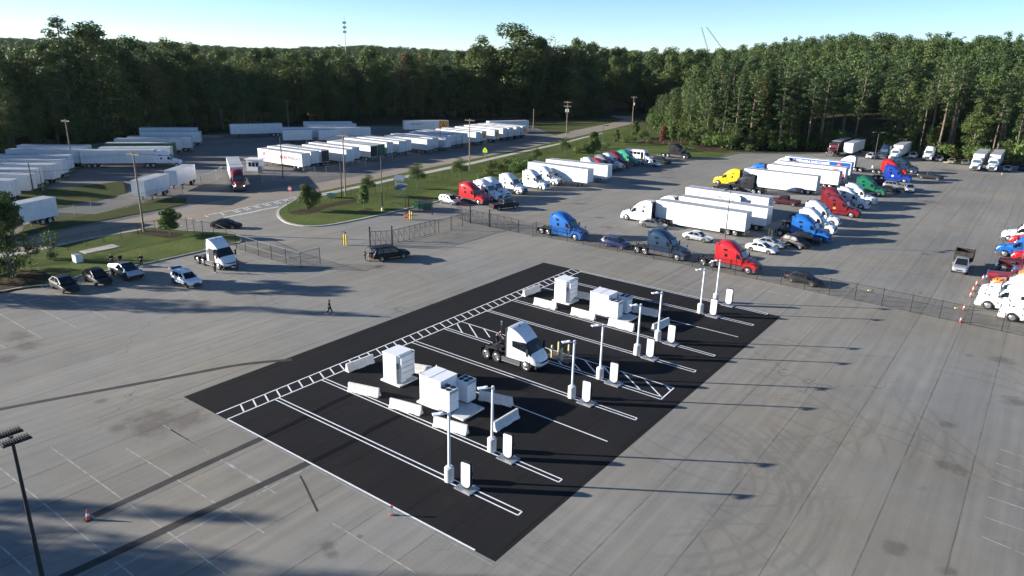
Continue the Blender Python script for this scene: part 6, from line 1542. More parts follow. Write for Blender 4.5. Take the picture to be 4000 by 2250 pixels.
b = MB(); b.prism([(-.62, 2.35), (.62, 2.35), (.62, 3.05), (0, 3.75), (-.62, 3.05)], -.07, -.05); b.obj('plate', mat('fluorescent_yellow', (.62, .85, .02), .5), r)
b = MB(); b.box(-.06, .06, -.085, -.072, 2.6, 3.0); b.lathe([(0, -.085), (.09, -.085), (.09, -.072), (0, -.072)], 'y', (0, 0, 3.12), 10); b.obj('pictogram', BLK, r)
# yellow id tags hung on the fence
for P, x, y in ((M4, 958, 690), (M4, 1778, 858)):
    p = P(x, y); b = MB(); b.slab([(-.2, -.14), (.2, -.14), (.2, .14), (-.2, .14)], 0, .08); o = b.obj('sand_bag', mat('yellow_bag', (.75, .62, .25), .7), None); o.location = (p.x, p.y, .014); tag(o, 'small pale yellow bag on the ground ' + ('behind the middle of the long fence' if x < 1000 else 'left of the orange cones by the fence'), 'bag')
# ------------------------------------------------------------------ poles and wires
POLES = {}
def wood_pole(key, base, top, label, m=WOODP, arms=1, z=0, transf=False, rad=.16, rz=R(-20), name='utility_pole'):
    h = min(height_of(base, top), 17); r = empty(name, (base.x, base.y, z), 0, label, 'utility pole')
    b = MB(); b.cyl((0, 0, 0), (0, 0, h), rad, rad * .65, 9); b.obj('pole', m, r, .7)
    for k in range(arms):
        b = MB(); Mx = Matrix.Rotation(rz, 4, 'Z'); b.box(-1.3, 1.3, -.07, .07, h - .54 - k * 1.3, h - .36 - k * 1.3, Mx); b.obj('crossarm', m, r)
        for x in (-1.05, -.45, .45, 1.05):
            q = Mx @ Vector((x, 0, 0)); i = MB(); i.cyl((q.x, q.y, h - .36 - k * 1.3), (q.x, q.y, h - .16 - k * 1.3), .045, n=6); i.obj('insulator', GALV, r)
    if transf:
        for s in ((-.38, .38) if transf > 1 else (.4,)):
            q = Matrix.Rotation(rz, 4, 'Z') @ Vector((s, 0, 0)); i = MB(); i.lathe([(0, h - 3.6), (.24, h - 3.6), (.24, h - 2.6), (.1, h - 2.5), (0, h - 2.5)], c=(q.x, q.y, 0), n=12); i.obj('transformer_can', GALV, r, .6)
    POLES[key] = Vector((base.x, base.y, z + h - .3)); return r
wood_pole('a', K1(1360, 1225), 400 + 470 / 2.415, 'tall wooden utility pole on the left island beside the round young tree', z=ISL)
wood_pole('b', K2(846, 885), 400 + 300 / 2.415, 'tall wooden utility pole on the middle island', z=ISL)
wood_pole('c', K2(811, 900), 400 + 500 / 2.415, 'shorter dark utility pole beside the tall wooden one', DWOOD, 0, z=ISL, rad=.13)
wood_pole('d', K2(2014, 652), 400 + 158 / 2.415, 'wooden utility pole by the sidewalk near the yellow sign', z=ISL)
wood_pole('e', K3(510, 365), 255 * 1.5528, 'wooden utility pole with transformers and many insulators', arms=2, z=ISL, transf=2)
wood_pole('f', K3(1133, 215), 243 * 1.5528, 'wooden utility pole with white transformer at the bend of the road', arms=1, z=ISL, transf=1)
wood_pole('g', K3(200, 265), 400 + 60 / 2.415, 'plain wooden pole at the end of the yard row', arms=0)
wood_pole('h', K1(690, 612), 400 + 162 / 2.415, 'wooden pole at the grass strip in the left yard', arms=1, z=.1)
wood_pole('i', K1(1130, 318), 400 + 100 / 2.415, 'leaning-looking wooden pole at the back of the left yard', arms=1)
wood_pole('j', K1(325, 890), 400 + 570 / 2.415, 'dark wooden pole beside the grass strip, left of a shorter one', DWOOD, 0, rad=.13)
wood_pole('k', K1(415, 880), 400 + 603 / 2.415, 'grey wooden pole right of the dark one in the left yard', arms=0, rad=.12)
wood_pole('l', at(1128, 503), 252 * 1.5528, 'slim wooden pole behind the lone yard trailer', arms=1)
wood_pole('m', K2(1738, 442), 400 + 150 / 2.415, 'dark pole standing among the yard trailers by the road', DWOOD, 0, rad=.13)
wood_pole('n', K2(256, 715), 400 + 325 / 2.415, 'dark pole in front of the red-lettered trailer', DWOOD, 0, rad=.15)
def wire(a, b, sag, label, n=12, rad=.022, dx=0):
    pts = []
    for i in range(n + 1):
        t = i / n; p = a.lerp(b, t); p.z -= 4 * sag * t * (1 - t); pts.append(p)
    m = MB(); m.tube(pts, rad, 4); o = m.obj('power_line', BLK); tag(o, label, 'power line')
offs = [Vector((1.0, -.36, 0)), Vector((-1.0, .36, 0)), Vector((0, 0, -1.6))]
far_l = Vector((-190, 60, 11)); far_r = Vector((95, 470, 14))
def span(a, b, sag, words):
    for o, w in zip(offs, ('upper right', 'upper left', 'lower')): wire(POLES[a] + o if isinstance(a, str) else a + o, POLES[b] + o if isinstance(b, str) else b + o, sag, '%s wire %s' % (w, words))
span(far_l, 'a', 2.0, 'running out of the picture from the left island pole')
span('a', 'b', 1.8, 'across the driveway between the two island poles')
span('b', 'd', 1.5, 'over the grass bank from the tall island pole')
span('d', 'e', 1.5, 'leading to the transformer pole')
span('e', 'f', 1.4, 'from the transformer pole to the bend of the road')
span('f', far_r, 2, 'leading away from the bend into the wood')
# lot light poles
def lot_light(base, top, label, rz=0.0, h=None, two=True, m=BLK, z=0.012, rad=.09, foot=True):
    h = h or min(height_of(base, top), 13); r = empty('lot_light', (base.x, base.y, z), rz, label, 'light pole')
    if foot: b = MB(); b.lathe([(0, 0), (.28, 0), (.28, .7), (0, .7)], n=14); b.obj('footing', CONC, r, .5)
    b = MB(); b.cyl((0, 0, .5), (0, 0, h), rad, rad * .75, 10); b.obj('pole', m, r, .6)
    b = MB(); b.box(-1.1 if two else 0, 1.1, -.04, .04, h - .1, h); b.obj('arm', m, r)
    for s in ((-1, 1) if two else (1,)):
        b = MB(); b.box(s * 1.15 - .42, s * 1.15 + .42, -.25, .25, h - .08, h + .06)
        for k in range(9): b.box(s * 1.15 - .40 + k * .095, s * 1.15 - .37 + k * .095, -.24, .24, h + .06, h + .13)
        b.obj('lamp_head', m, r)
    return r
lot_light(K3(2003, 1335), 400 + 820 / 2.415, 'dark slender light pole rising before the white trailers', R(30), m=DKGREY)
lot_light(P8(885, 450), 500 + 52 / 2.8622, 'light pole with two flat heads between the rows and the wood', R(0), m=DKGREY)
lot_light(K2(1194, 1022), 400 + 518 / 2.415, 'dark light pole on the middle grass island', R(0), two=False, z=ISL, m=DKGREY, foot=False)
lot_light(K3(848, 468), 400 + 222 / 2.415, 'small light pole among the bushes on the bank', 0, two=False, z=ISL, m=DKGREY, foot=False)
# foreground pole: twin finned heads on a short cross arm, 10.5 m up
tp = D(28, 1098, 10.5); r = empty('lot_light', (tp.x, tp.y, 0.012), R(-37), 'tall black light pole with two finned lamp heads at the lower left', 'light pole')
b = MB(); b.lathe([(0, 0), (.3, 0), (.3, .75), (0, .75)], n=14); b.obj('footing', CONC, r, .5)
b = MB(); b.cyl((0, 0, .5), (0, 0, 10.4), .12, .075, 10); b.obj('pole', FRAME, r, .6)
b = MB(); b.box(-.5, .5, -.05, .05, 10.36, 10.44); b.cyl((0, 0, 10.3), (0, 0, 10.5), .09, n=8); b.obj('arm', FRAME, r)
for s in (-1, 1):
    b = MB(); b.box(s * .52 - .26, s * .52 + .26, -.62, .62, 10.40, 10.47); h_ = b.obj('lamp_head', BLK, r)
    for k in range(11):
        f = MB(); f.box(s * .52 - .24, s * .52 + .24, -.58 + k * .11, -.54 + k * .11, 10.471, 10.56); f.obj('cooling_fin', FRAME, h_)
# far tower and cranes
tw = at(1362, 168, 0); dvec = Vector(((1362 - 2000) / F_PX, 1, 0)).normalized() * 900
r = empty('cell_tower', (dvec.x, dvec.y, hill(dvec.x, dvec.y) - .5), 0, 'slim cell tower with antennas far behind the wood', 'tower')
b = MB(); b.cyl((0, 0, 0), (0, 0, 62), .55, .3, 8); b.obj('mast', GALV, r)
for z in (46, 51, 56):
    for k in range(6):
        t = k * math.pi / 3; b = MB(); b.box(1.7 * math.cos(t) - .25, 1.7 * math.cos(t) + .25, 1.7 * math.sin(t) - .25, 1.7 * math.sin(t) + .25, z - 1.2, z + 1.2); b.cyl((0, 0, z), (1.7 * math.cos(t), 1.7 * math.sin(t), z), .12, n=4); b.obj('antenna', GALV, r)
REDC = mat('crane_red', (.55, .12, .10), .5)
def crane(bx, tx, ty, by, lab, dist=1100):
    def ptat(px, py):
        d = (px - 2000) / F_PX * RT - (py - 1125) / F_PX * UP + FW; s = dist / d.y; return Vector((d.x * s, dist, CAM_H + d.z * s))
    a = ptat(bx, by); c = ptat(tx, ty); v = c - a; a = a - v * 1.0
    r = empty('crane_boom', a, 0, lab, 'crane', 'far crane booms'); v = c - a; n = 26
    side = Vector((1, 0, 0)) * .9; up = Vector((0, 1, 0)) * .9
    b = MB()
    for s in (side + up, side - up, -side + up, -side - up): b.cyl(s, v + s * .4, .14, n=4)
    b.obj('chords', REDC, r); b = MB()
    for k in range(n):
        p = v * k / n; q = v * (k + 1) / n; s1 = side if k % 2 else -side; f1 = 1 - .6 * k / n; b.cyl(p + s1 * f1, q - s1 * f1, .08, n=3)
    b.obj('lacing', REDC, r)
crane(2757, 2740, 106, 165, 'left of two red crane booms on the skyline'); crane(2806, 2759, 104, 168, 'right, leaning one of two red crane booms on the skyline')
# ------------------------------------------------------------------ trees
def leaf_mat(name, c1, c2, c3, hazey=0.0):
    m = bpy.data.materials.new(name); t, b, N, L = nodes_of(m)
    oi = N.new('ShaderNodeObjectInfo'); tc = N.new('ShaderNodeTexCoord')
    geo = N.new('ShaderNodeNewGeometry')
    c = mixc(N, L, oi.outputs['Random'], c1, c2)
    c = mixc(N, L, rng(N, L, noise_n(N, L, tc.outputs['Object'], .45, 3), .42, .68, 0, .6), c, c3)
    c = mixc(N, L, 1.0, c, rng(N, L, geo.outputs['Random Per Island'], 0, 1, .72, 1.3), 'MULTIPLY')
    L.new(c, b.inputs['Base Color']); b.inputs['Roughness'].default_value = .6; b.inputs['Specular IOR Level'].default_value = .25
    tr = N.new('ShaderNodeBsdfTranslucent'); L.new(c, tr.inputs[0]); mx = N.new('ShaderNodeMixShader'); mx.inputs[0].default_value = .22
    L.new(b.outputs[0], mx.inputs[1]); L.new(tr.outputs[0], mx.inputs[2]); L.new(mx.outputs[0], N['Material Output'].inputs[0])
    return m
LEAF_D = leaf_mat('broadleaf_foliage', (.052, .098, .026), (.080, .118, .030), (.118, .120, .034))
LEAF_P = leaf_mat('pine_needles', (.040, .078, .024), (.060, .100, .030), (.090, .112, .038))
LEAF_Y = leaf_mat('yellowing_foliage', (.13, .13, .03), (.10, .12, .03), (.16, .12, .04))
LEAF_B = leaf_mat('bright_young_foliage', (.07, .13, .025), (.09, .15, .03), (.12, .16, .04))
LEAF_R = leaf_mat('reddish_foliage', (.20, .05, .03), (.15, .05, .03), (.10, .09, .03))
LEAF_BR = leaf_mat('brown_dying_foliage', (.13, .075, .045), (.10, .06, .04), (.16, .10, .05))
BARK = mat('pine_bark', (.15, .115, .085), .9, var=.3, vscale=1.5, bump=.5, bscale=8)
BARK2 = mat('grey_bark', (.15, .13, .11), .9, var=.3, vscale=1.5)
def leaf_mesh(name, blobs, per, size, m, seed, flat=.5, elong=1.0):
    rs = np.random.RandomState(seed); V = []
    for (cx, cy, cz, rx, ry, rz) in blobs:
        n = max(6, int(per * (rx * ry + rx * rz + ry * rz) / 3))
        d = rs.normal(size=(n, 3)); d /= np.linalg.norm(d, axis=1)[:, None]
        rad = rs.uniform(.62, 1.06, n)[:, None]
        p = np.array([cx, cy, cz]) + d * rad * np.array([rx, ry, rz])
        nrm = d * (1 - flat) + rs.normal(size=(n, 3)) * .34 + np.array([0, 0, flat * .6]); nrm /= np.linalg.norm(nrm, axis=1)[:, None]
        a = np.cross(nrm, rs.normal(size=(n, 3))); a /= np.linalg.norm(a, axis=1)[:, None]; b = np.cross(nrm, a)
        s = size * rs.uniform(.55, 1.25, n)[:, None]
        V.append(np.stack([p - a * s * elong, p - b * s * .55, p + a * s * elong, p + b * s * .62], 1))
    V = np.concatenate(V); n = len(V); me = bpy.data.meshes.new(name)
    me.vertices.add(n * 4); me.vertices.foreach_set('co', V.reshape(-1)); me.loops.add(n * 4); me.loops.foreach_set('vertex_index', np.arange(n * 4)); me.polygons.add(n)
    me.polygons.foreach_set('loop_start', np.arange(n) * 4); me.polygons.foreach_set('loop_total', np.full(n, 4)); me.materials.append(m); me.update(); me.validate()
    return me
def trunk_mesh(name, h, r0, r1, limbs, m, seed, lean=.0):
    rr = random.Random(seed); b = MB(); pts = []
    dx, dy = rr.uniform(-1, 1) * lean, rr.uniform(-1, 1) * lean
    n = 6
    for i in range(n + 1):
        t = i / n; pts.append(Vector((dx * t * h * .5 + rr.uniform(-.12, .12) * (i > 0), dy * t * h * .5 + rr.uniform(-.12, .12) * (i > 0), h * t)))
    for i in range(n): b.cyl(pts[i], pts[i + 1], r0 + (r1 - r0) * i / n, r0 + (r1 - r0) * (i + 1) / n, 7, cap=False)
    for (p, q, r) in limbs: b.cyl(p, q, r, r * .4, 5, cap=False)
    return b.mesh(name, m)
def make_broad(seed, h=20, w=4.6, base=.28, m=None, per=34, size=.28, nb=27, dense=1.0):
    rr = random.Random(seed); blobs = []; limbs = []
    for k in range(nb):
        t = rr.random() ** .8; z = h * (base + (1 - base) * t * .97)
        prof = math.sin(math.pi * min(1, (t * .82 + .16))) ** .7
        a = rr.uniform(0, 2 * math.pi); rad = w * prof * rr.uniform(.35, .92)
        s = w * rr.uniform(.28, .56) * (1.1 - .35 * t)
        c = (rad * math.cos(a), rad * math.sin(a), z); blobs.append((*c, s, s, s * .78))
        if k % 4 == 0: limbs.append(((0, 0, max(h * .2, z - h * .18)), (c[0] * .85, c[1] * .85, z), .09))
    blobs.append((0, 0, h * .93, w * .32, w * .32, w * .3)); blobs.append((0, 0, h * .62, w * .62, w * .62, h * .22))
    return trunk_mesh('trunk', h * .85, .28 * h / 20, .08, limbs, BARK2, seed), leaf_mesh('crown', blobs, per * dense, size, m or LEAF_D, seed, .35)
def make_pine(seed, h=24, w=3.6, base=.52, m=None):
    rr = random.Random(seed); blobs = []; limbs = []
    nb = 30
    for k in range(nb):
        t = (k + rr.random()) / nb; z = h * (base + (1 - base) * t)
        prof = (1 - t) ** .55 * (.55 + .45 * min(1, t * 4)); a = k * 2.4 + rr.uniform(-.4, .4)
        rad = w * prof * rr.uniform(.4, 1.05); s = w * rr.uniform(.20, .36) * (1.05 - .4 * t)
        c = (rad * math.cos(a), rad * math.sin(a), z); blobs.append((*c, s * 1.15, s * 1.15, s * .55))
        limbs.append(((0, 0, z - .5), (c[0] * .9, c[1] * .9, z), .05))
    for k in range(5):
        a = rr.uniform(0, 6.28); z = h * rr.uniform(.25, base); limbs.append(((0, 0, z), (1.3 * math.cos(a), 1.3 * math.sin(a), z + .5), .03))
    blobs.append((0, 0, h * .975, w * .22, w * .22, w * .3))
    return trunk_mesh('trunk', h * .96, .30, .09, limbs, BARK, seed, .05), leaf_mesh('crown', blobs, 112, .22, m or LEAF_P, seed, .25)
BROAD = [make_broad(10 + i, 20, [5.0, 5.8, 4.4, 5.4, 4.8][i], [.10, .14, .16, .06, .20][i], per=60) for i in range(5)]
BROADY = make_broad(31, 18, 4.2, .3, LEAF_Y); BROADB = make_broad(32, 20, 3.6, .3, LEAF_BR, per=22); BROADG = make_broad(33, 14, 3.6, .15, LEAF_B)
PINE_EDGE = [make_pine(60 + i, 24, [3.4, 3.9, 3.0][i], [.60, .66, .56][i]) for i in range(3)]
PINE = [make_pine(50 + i, 24, [3.9, 4.5, 3.5, 4.2][i], [.38, .50, .32, .46][i]) for i in range(4)]
SHRUB = [leaf_mesh('foliage', [(rnd.uniform(-1, 1), rnd.uniform(-1, 1), rnd.uniform(.5, 1.9), rnd.uniform(.7, 1.1), rnd.uniform(.7, 1.1), rnd.uniform(.6, .9)) for _ in range(9)], 90, .17, mm, 70 + i, .3) for i, mm in enumerate((LEAF_B, LEAF_D, LEAF_Y))]
def tree(kind, protos, x, y, h, label, group, z=None, name=None, h0=20, wf=1.0):
    tr, cr = protos; s = h / h0
    r = empty(name or kind, (x, y, hill(x, y) - .1 if z is None else z), rnd.uniform(0, 6.28), label, 'tree', group)
    sc = (s * wf * rnd.uniform(.9, 1.1), s * wf * rnd.uniform(.9, 1.1), s)
    a = put('trunk', tr, r, scale=sc); b = put('crown', cr, r, scale=sc); return r
def walk_line(poly, step):
    out = []; 
    acc = 0
    for a, b in zip(poly[:-1], poly[1:]):
        d = b - a; L = d.xy.length; t = acc
        while t < L:
            p = a + d * (t / L); n = Vector((-d.y, d.x, 0)).normalized(); out.append((p, n)); t += step
        acc = t - L
    return out
def in_view(p, m=.02):
    v = Vector((p[0], p[1], 12 - CAM_H)); z = v.dot(FW)
    if z < 5: return False
    x = v.dot(RT) / z * F_PX / 4000; return abs(x) < .5 + m
GL = 'broadleaf trees of the wood behind the trailer yard'; GR = 'tall pines of the wood on the right'; GO = 'broadleaf trees mixed into the right wood'
def rowword(r): return ['front row of the wood', 'second row of the wood', 'third row of the wood', 'fourth row of the wood', 'deep in the wood'][min(r, 4)]
def zone_l(dx): return 'behind the left yard' if dx < 330 else ('left of the lone trailer' if dx < 560 else ('behind the lone trailer' if dx < 740 else ('behind the back trailer group' if dx < 960 else ('behind the arrow-marked trailer' if dx < 1180 else ('at the far end of the yard row' if dx < 1360 else 'by the bend of the road')))))
def zone_r(sx): return 'above the bend of the road' if sx < 2750 else ('above the red-leaved tree' if sx < 3000 else ('behind the maroon long-nose rig' if sx < 3450 else ('behind the rigs at the far light pole' if sx < 3720 else 'behind the two box rigs')))
SKYL = [(-200, 90), (0, 88), (60, 96), (110, 78), (150, 80), (240, 66), (300, 76), (370, 102), (440, 96), (520, 92), (590, 110), (700, 126), (800, 124), (900, 116), (1000, 112), (1100, 124), (1180, 114), (1250, 96), (1340, 92), (1400, 100), (1470, 104), (1500, 116), (1600, 118), (1700, 118), (1800, 110), (1850, 94), (1920, 84), (2000, 78), (2080, 88), (2130, 100), (2200, 100), (2300, 88), (2330, 80), (2400, 80), (2480, 86), (2576, 76), (2800, 76)]
def skyline(x):
    for (x0, y0), (x1, y1) in zip(SKYL[:-1], SKYL[1:]):
        if x0 <= x <= x1: return y0 + (y1 - y0) * (x - x0) / (x1 - x0)
    return 100
def limit(q):
    v = Vector((q[0], q[1], 0 - CAM_H)); dx = (2000 + F_PX * v.dot(RT) / v.dot(FW)) * .644
    return dx, height_of(Vector((q[0], q[1], 0)), skyline(dx) / .644) - hill(q[0], q[1])
for row in range(5):
    for p, n in walk_line(LEFT_EDGE, 9.2):
        q = p + n * (3.5 + row * 7.4 + rnd.uniform(-2.5, 2.5)); q.x += rnd.uniform(-2.5, 2.5)
        if not in_view(q) or q.x > 52: continue
        dx, lim = limit(q); k = rnd.random()
        h = rnd.uniform(11, 21) if row == 0 else lim * rnd.uniform(.84 if dx < 360 else .66, 1.0)
        h = min(h, lim * (.8 if row == 0 else 1.0), 37)
        if k < .10: tree('pine_tree', PINE[rnd.randrange(4)], q.x, q.y, h * 1.02, 'dark pine, %s, %s' % (rowword(row), zone_l(dx)), 'pines among the wood behind the trailer yard', h0=24, wf=1.25)
        elif k < .17: tree('broadleaf_tree', BROADY, q.x, q.y, h * .9, 'yellowing tree, %s, %s' % (rowword(row), zone_l(dx)), 'yellowing trees in the wood behind the trailer yard', h0=18)
        else: tree('broadleaf_tree', BROAD[rnd.randrange(5)], q.x, q.y, h, 'dark green tree, %s, %s' % (rowword(row), zone_l(dx)), GL, wf=rnd.uniform(.9, 1.3))
# singular trees of the skyline
def sky_tree(dx, base_y, top_y, pr, h0, lab, kind='broadleaf_tree', wf=1.0):
    b = D(dx, base_y); v = at(dx / .644, base_y / .644); h = min(height_of(Vector((v.x, v.y, 0)), top_y / .644), 40)
    tree(kind, pr, v.x, v.y, h, lab, None, z=-.1, h0=h0, wf=wf)
sky_tree(190, 352, 46, PINE[1], 24, 'tallest pine at the upper left, its crown clear against the sky', 'pine_tree', 1.3)
sky_tree(265, 345, 66, BROAD[1], 20, 'broad tree just right of the tallest left pine', wf=1.2)
sky_tree(1290, 288, 58, BROAD[3], 20, 'largest broad tree rising above the middle of the skyline', wf=1.45)
sky_tree(1215, 288, 92, BROAD[0], 20, 'broad tree at the left shoulder of the largest tree', wf=1.1)
sky_tree(1385, 286, 84, make_broad(91, 20, 3.0, .45, LEAF_BR, per=7, size=.22), 20, 'thin half-bare tree right of the largest tree')
sky_tree(1440, 284, 96, BROAD[2], 20, 'dark dense tree right of the half-bare one', wf=1.05)
sky_tree(1018, 292, 132, BROADB, 20, 'rust-brown dying tree in the middle of the left wood')
sky_tree(1065, 292, 130, BROADY, 18, 'yellow-green tree beside the rust-brown one', wf=.8)
for row in range(7):
    for p, n in walk_line(RIGHT_EDGE, 6.4 + row * .3):
        q = p + n * (2.5 + row * 6.5 + rnd.uniform(-2, 2)); q.x += rnd.uniform(-2, 2)
        if not in_view(q, .01): continue
        k = rnd.random(); h = rnd.uniform(15, 28)
        sx = 2000 + F_PX * Vector((q.x, q.y, -CAM_H)).dot(RT) / Vector((q.x, q.y, -CAM_H)).dot(FW)
        if sx < 2680: h *= .62 + .25 * min(1, row / 3)
        h = min(h, limit(q)[1])
        edge = row < 3 and sx > 3250
        if k < (.85 if edge else .62): tree('pine_tree', rnd.choice(PINE_EDGE) if edge else PINE[rnd.randrange(4)], q.x, q.y, h * (1.08 if edge else 1), 'slim pine, %s, %s' % (rowword(row), zone_r(sx)), GR, h0=24, wf=rnd.uniform(.9, 1.3))
        else: tree('broadleaf_tree', BROADY if k > .96 else BROAD[rnd.randrange(5)], q.x, q.y, h * .9, 'broadleaf tree, %s, %s' % (rowword(row), zone_r(sx)), GO, wf=rnd.uniform(.8, 1.2))
# the wood closing the view past the bend of the road
for row, yy in enumerate((384, 396, 410, 428)):
    x = 26 + row * 3
    while x < 112:
        qx, qy = x + rnd.uniform(-2, 2), yy + rnd.uniform(-3, 3) - (x - 60) * .25 * (x > 60)
        dx, lim = limit((qx, qy)); h = min(lim * rnd.uniform(.80 if row else .62, 1.0), 34)
        tree('broadleaf_tree', BROADG if rnd.random() < .12 else BROAD[rnd.randrange(5)], qx, qy, h, 'rounded tree past the bend of the road, %s, %s' % (['front row', 'second row', 'third row', 'last row'][row], 'left of the road' if dx < 1560 else ('over the road end' if dx < 1660 else 'right of the road')), 'trees past the bend of the road', wf=rnd.uniform(.85, 1.1))
        x += 8.5
# undergrowth at the edge of the right wood
for i, (p, n) in enumerate(walk_line(RIGHT_EDGE, 4.6)):
    q = p + n * rnd.uniform(1.5, 6)
    if not in_view(q, .01): continue
    sx = 2000 + F_PX * Vector((q.x, q.y, -CAM_H)).dot(RT) / Vector((q.x, q.y, -CAM_H)).dot(FW)
    if sx > 3650 and rnd.random() < .5: continue
    tree('understorey_tree', BROAD[rnd.randrange(5)] if rnd.random() < .85 else BROADG, q.x, q.y, rnd.uniform(5, 10), 'low leafy understorey tree, ' + zone_r(sx), 'understorey trees at the edge of the right wood', wf=1.3)
for i, (p, n) in enumerate(walk_line(RIGHT_EDGE, 3.4)):
    q = p + n * rnd.uniform(-1.0, 3.5)
    if not in_view(q, .01): continue
    sx = 2000 + F_PX * Vector((q.x, q.y, -CAM_H)).dot(RT) / Vector((q.x, q.y, -CAM_H)).dot(FW)
    big = sx > 3500; s = rnd.uniform(1.1, 2.4) if big else rnd.uniform(1.0, 2.3)
    o = put('wood_shrub', SHRUB[rnd.choice((0, 0, 1, 2)) if big else rnd.choice((0, 1, 1))], None, (q.x, q.y, -.1), rnd.uniform(0, 6), scale=(s, s, s * rnd.uniform(.9, 1.4)))
    tag(o, 'leafy shrub at the foot of the pines' if big else 'dark shrub at the edge of the right wood', 'shrub', 'undergrowth below the pines' if big else 'undergrowth at the edge of the right wood')
for i, (p, n) in enumerate(walk_line(LEFT_EDGE, 5.0)):
    q = p + n * rnd.uniform(-1.0, 2.5)
    if not in_view(q, .01) or q.x > 55: continue
    s = rnd.uniform(.8, 1.8); o = put('wood_shrub', SHRUB[rnd.choice((1, 1, 2))], None, (q.x, q.y, -.1), rnd.uniform(0, 6), scale=s)
    tag(o, 'dark shrub along the foot of the left wood', 'shrub', 'undergrowth along the left wood')
# trees outside the picture whose long shadows fall into it
for x, y, h in ((-80, 78.5, 16), (-87, 79.5, 12.5), (-95, 79, 11), (-77, 86.5, 9), (-80, 41.4, 16.5), (-82, 36.6, 16.5), (-86, 35.2, 21), (-79, 35.6, 21.5), (-90, 33, 21), (-94, 31, 23), (-80, 28.5, 21), (-84, 24, 22)):
    tree('broadleaf_tree', BROAD[rnd.randrange(5)], x, y, h, 'tree on the lawn left of the picture', 'trees on the lawn left of the picture', z=0, wf=.62 if y > 41 else .85)
for y in range(92, 262, 8):
    for x in (-182, -190, -199):
        tree('broadleaf_tree', BROAD[rnd.randrange(5)], x + rnd.uniform(-3, 3) - max(0, y - 200) * .35, y + rnd.uniform(-3, 3), rnd.uniform(21, 27), 'tree of the wood bounding the left yard', 'trees of the wood bounding the left yard')
# single small trees, base and top read from the survey
def young(P, x, y, ytop, proto, h0, lab, wf=1.0, kind='young_tree', group=None, oy=400, s=2.415):
    b = P(x, y); h = height_of(b, oy + ytop / s); tree(kind, proto, b.x, b.y, h, lab, group, z=ISL, h0=h0, wf=wf)
def mk_small(seed, m, w=2.2, h=6, base=.25, per=430, size=.15, nb=20): return make_broad(seed, h, w, base, m, per=per, size=size, nb=nb)
SM1 = mk_small(101, LEAF_B, 1.7, 5, .3); SM2 = mk_small(102, LEAF_D, 2.4, 6, .2); SM3 = mk_small(103, LEAF_D, 2.6, 6, .45, 190, .12, 22); SM4 = mk_small(104, LEAF_R, 2.0, 6, .15); SM5 = mk_small(105, LEAF_D, 2.2, 8, .12, 330, .17, 24)
young(K1, 1605, 1265, 1012, SM1, 5, 'round bright young tree by the picket fence', 1.05)
young(K2, 480, 1030, 792, SM2, 6, 'dense dark young tree at the tip of the middle island', .9)
young(K2, 565, 1035, 830, SM3, 6, 'thin grey-green young tree just right of the dense one', .75)
young(K2, 1020, 1012, 790, SM1, 5, 'yellow-green young tree in the middle of the island', .9)
young(K2, 1065, 890, 702, SM3, 6, 'flat-topped young tree behind the yellow-green one', 1.0)
young(K2, 1525, 835, 592, SM3, 6, 'sparse young tree by the solar frames', .95)
young(K2, 1925, 750, 545, SM3, 6, 'sparse young tree above the parked white tractors', 1.0)
for x, y, t, pr, l in ((230, 560, 440, SM3, 'sparse tree left of the graphics trailer'), (500, 520, 345, SM3, 'sparse tree at the foot of the transformer pole'), (765, 520, 295, SM2, 'bushy tree above the pair of trailers'), (985, 400, 262, SM5, 'dense green tree below the road lamp'),
                       (1165, 335, 185, SM5, 'dense tree at the bend of the road'), (1425, 395, 228, SM4, 'tree turning red at the edge of the wood'), (1505, 370, 222, SM5, 'green conical tree right of the red one'), (1590, 385, 240, SM5, 'green tree second right of the red one'), (1840, 400, 272, SM2, 'small dark tree before the right wood'), (1300, 300, 60, BROADG, 'light green tree left of the red one')):
    young(K3, x, y, t, pr, 14 if pr is BROADG else (8 if pr is SM5 else 6), l, .9)
for x, y, s, l in ((60, 650, 1.2, 'nearest the white tractors'), (20, 600, 1.0, 'above the white tractors'), (130, 640, 1.1, 'left of the graphics trailer'), (880, 440, .9, 'left of the mint green tractor'), (700, 480, 1.0, 'above the pair of trailers'), (1080, 380, 1.1, 'right of the dense green tree'), (1250, 345, 1.1, 'below the road bend'), (1700, 420, .9, 'above the black tractor'), (2250, 470, 1.0, 'at the dark kerb')):
    p = K3(x, y); o = put('bank_shrub', SHRUB[1 if x % 20 else 0], None, (p.x, p.y, ISL - .1), x, scale=s); tag(o, 'green shrub on the grass bank ' + l, 'shrub', 'shrubs on the grass bank')
for i, (x, y) in enumerate(((2130, 735), (2190, 690), (2250, 655), (2310, 640), (2370, 612), (2395, 660), (2440, 690), (2480, 640), (2500, 590), (2560, 620), (2600, 560), (3040, 480), (3110, 455), (3185, 440), (3480, 385), (3560, 375), (3610, 350), (3720, 400), (3660, 330), (3900, 440), (4000, 450), (4060, 465))):
    p = K2(x, y); s_ = rnd.uniform(.6, 1.15); o = put('bank_shrub', SHRUB[rnd.choice((0, 1, 1, 2))], None, (p.x, p.y, ISL - .1), x, scale=s_); tag(o, 'wild shrub in the thicket on the bank %s' % ('behind the parked white tractors' if x < 2600 else ('above the green and red tractors' if x < 3300 else 'below the bend of the road')), 'shrub', 'thicket on the bank')
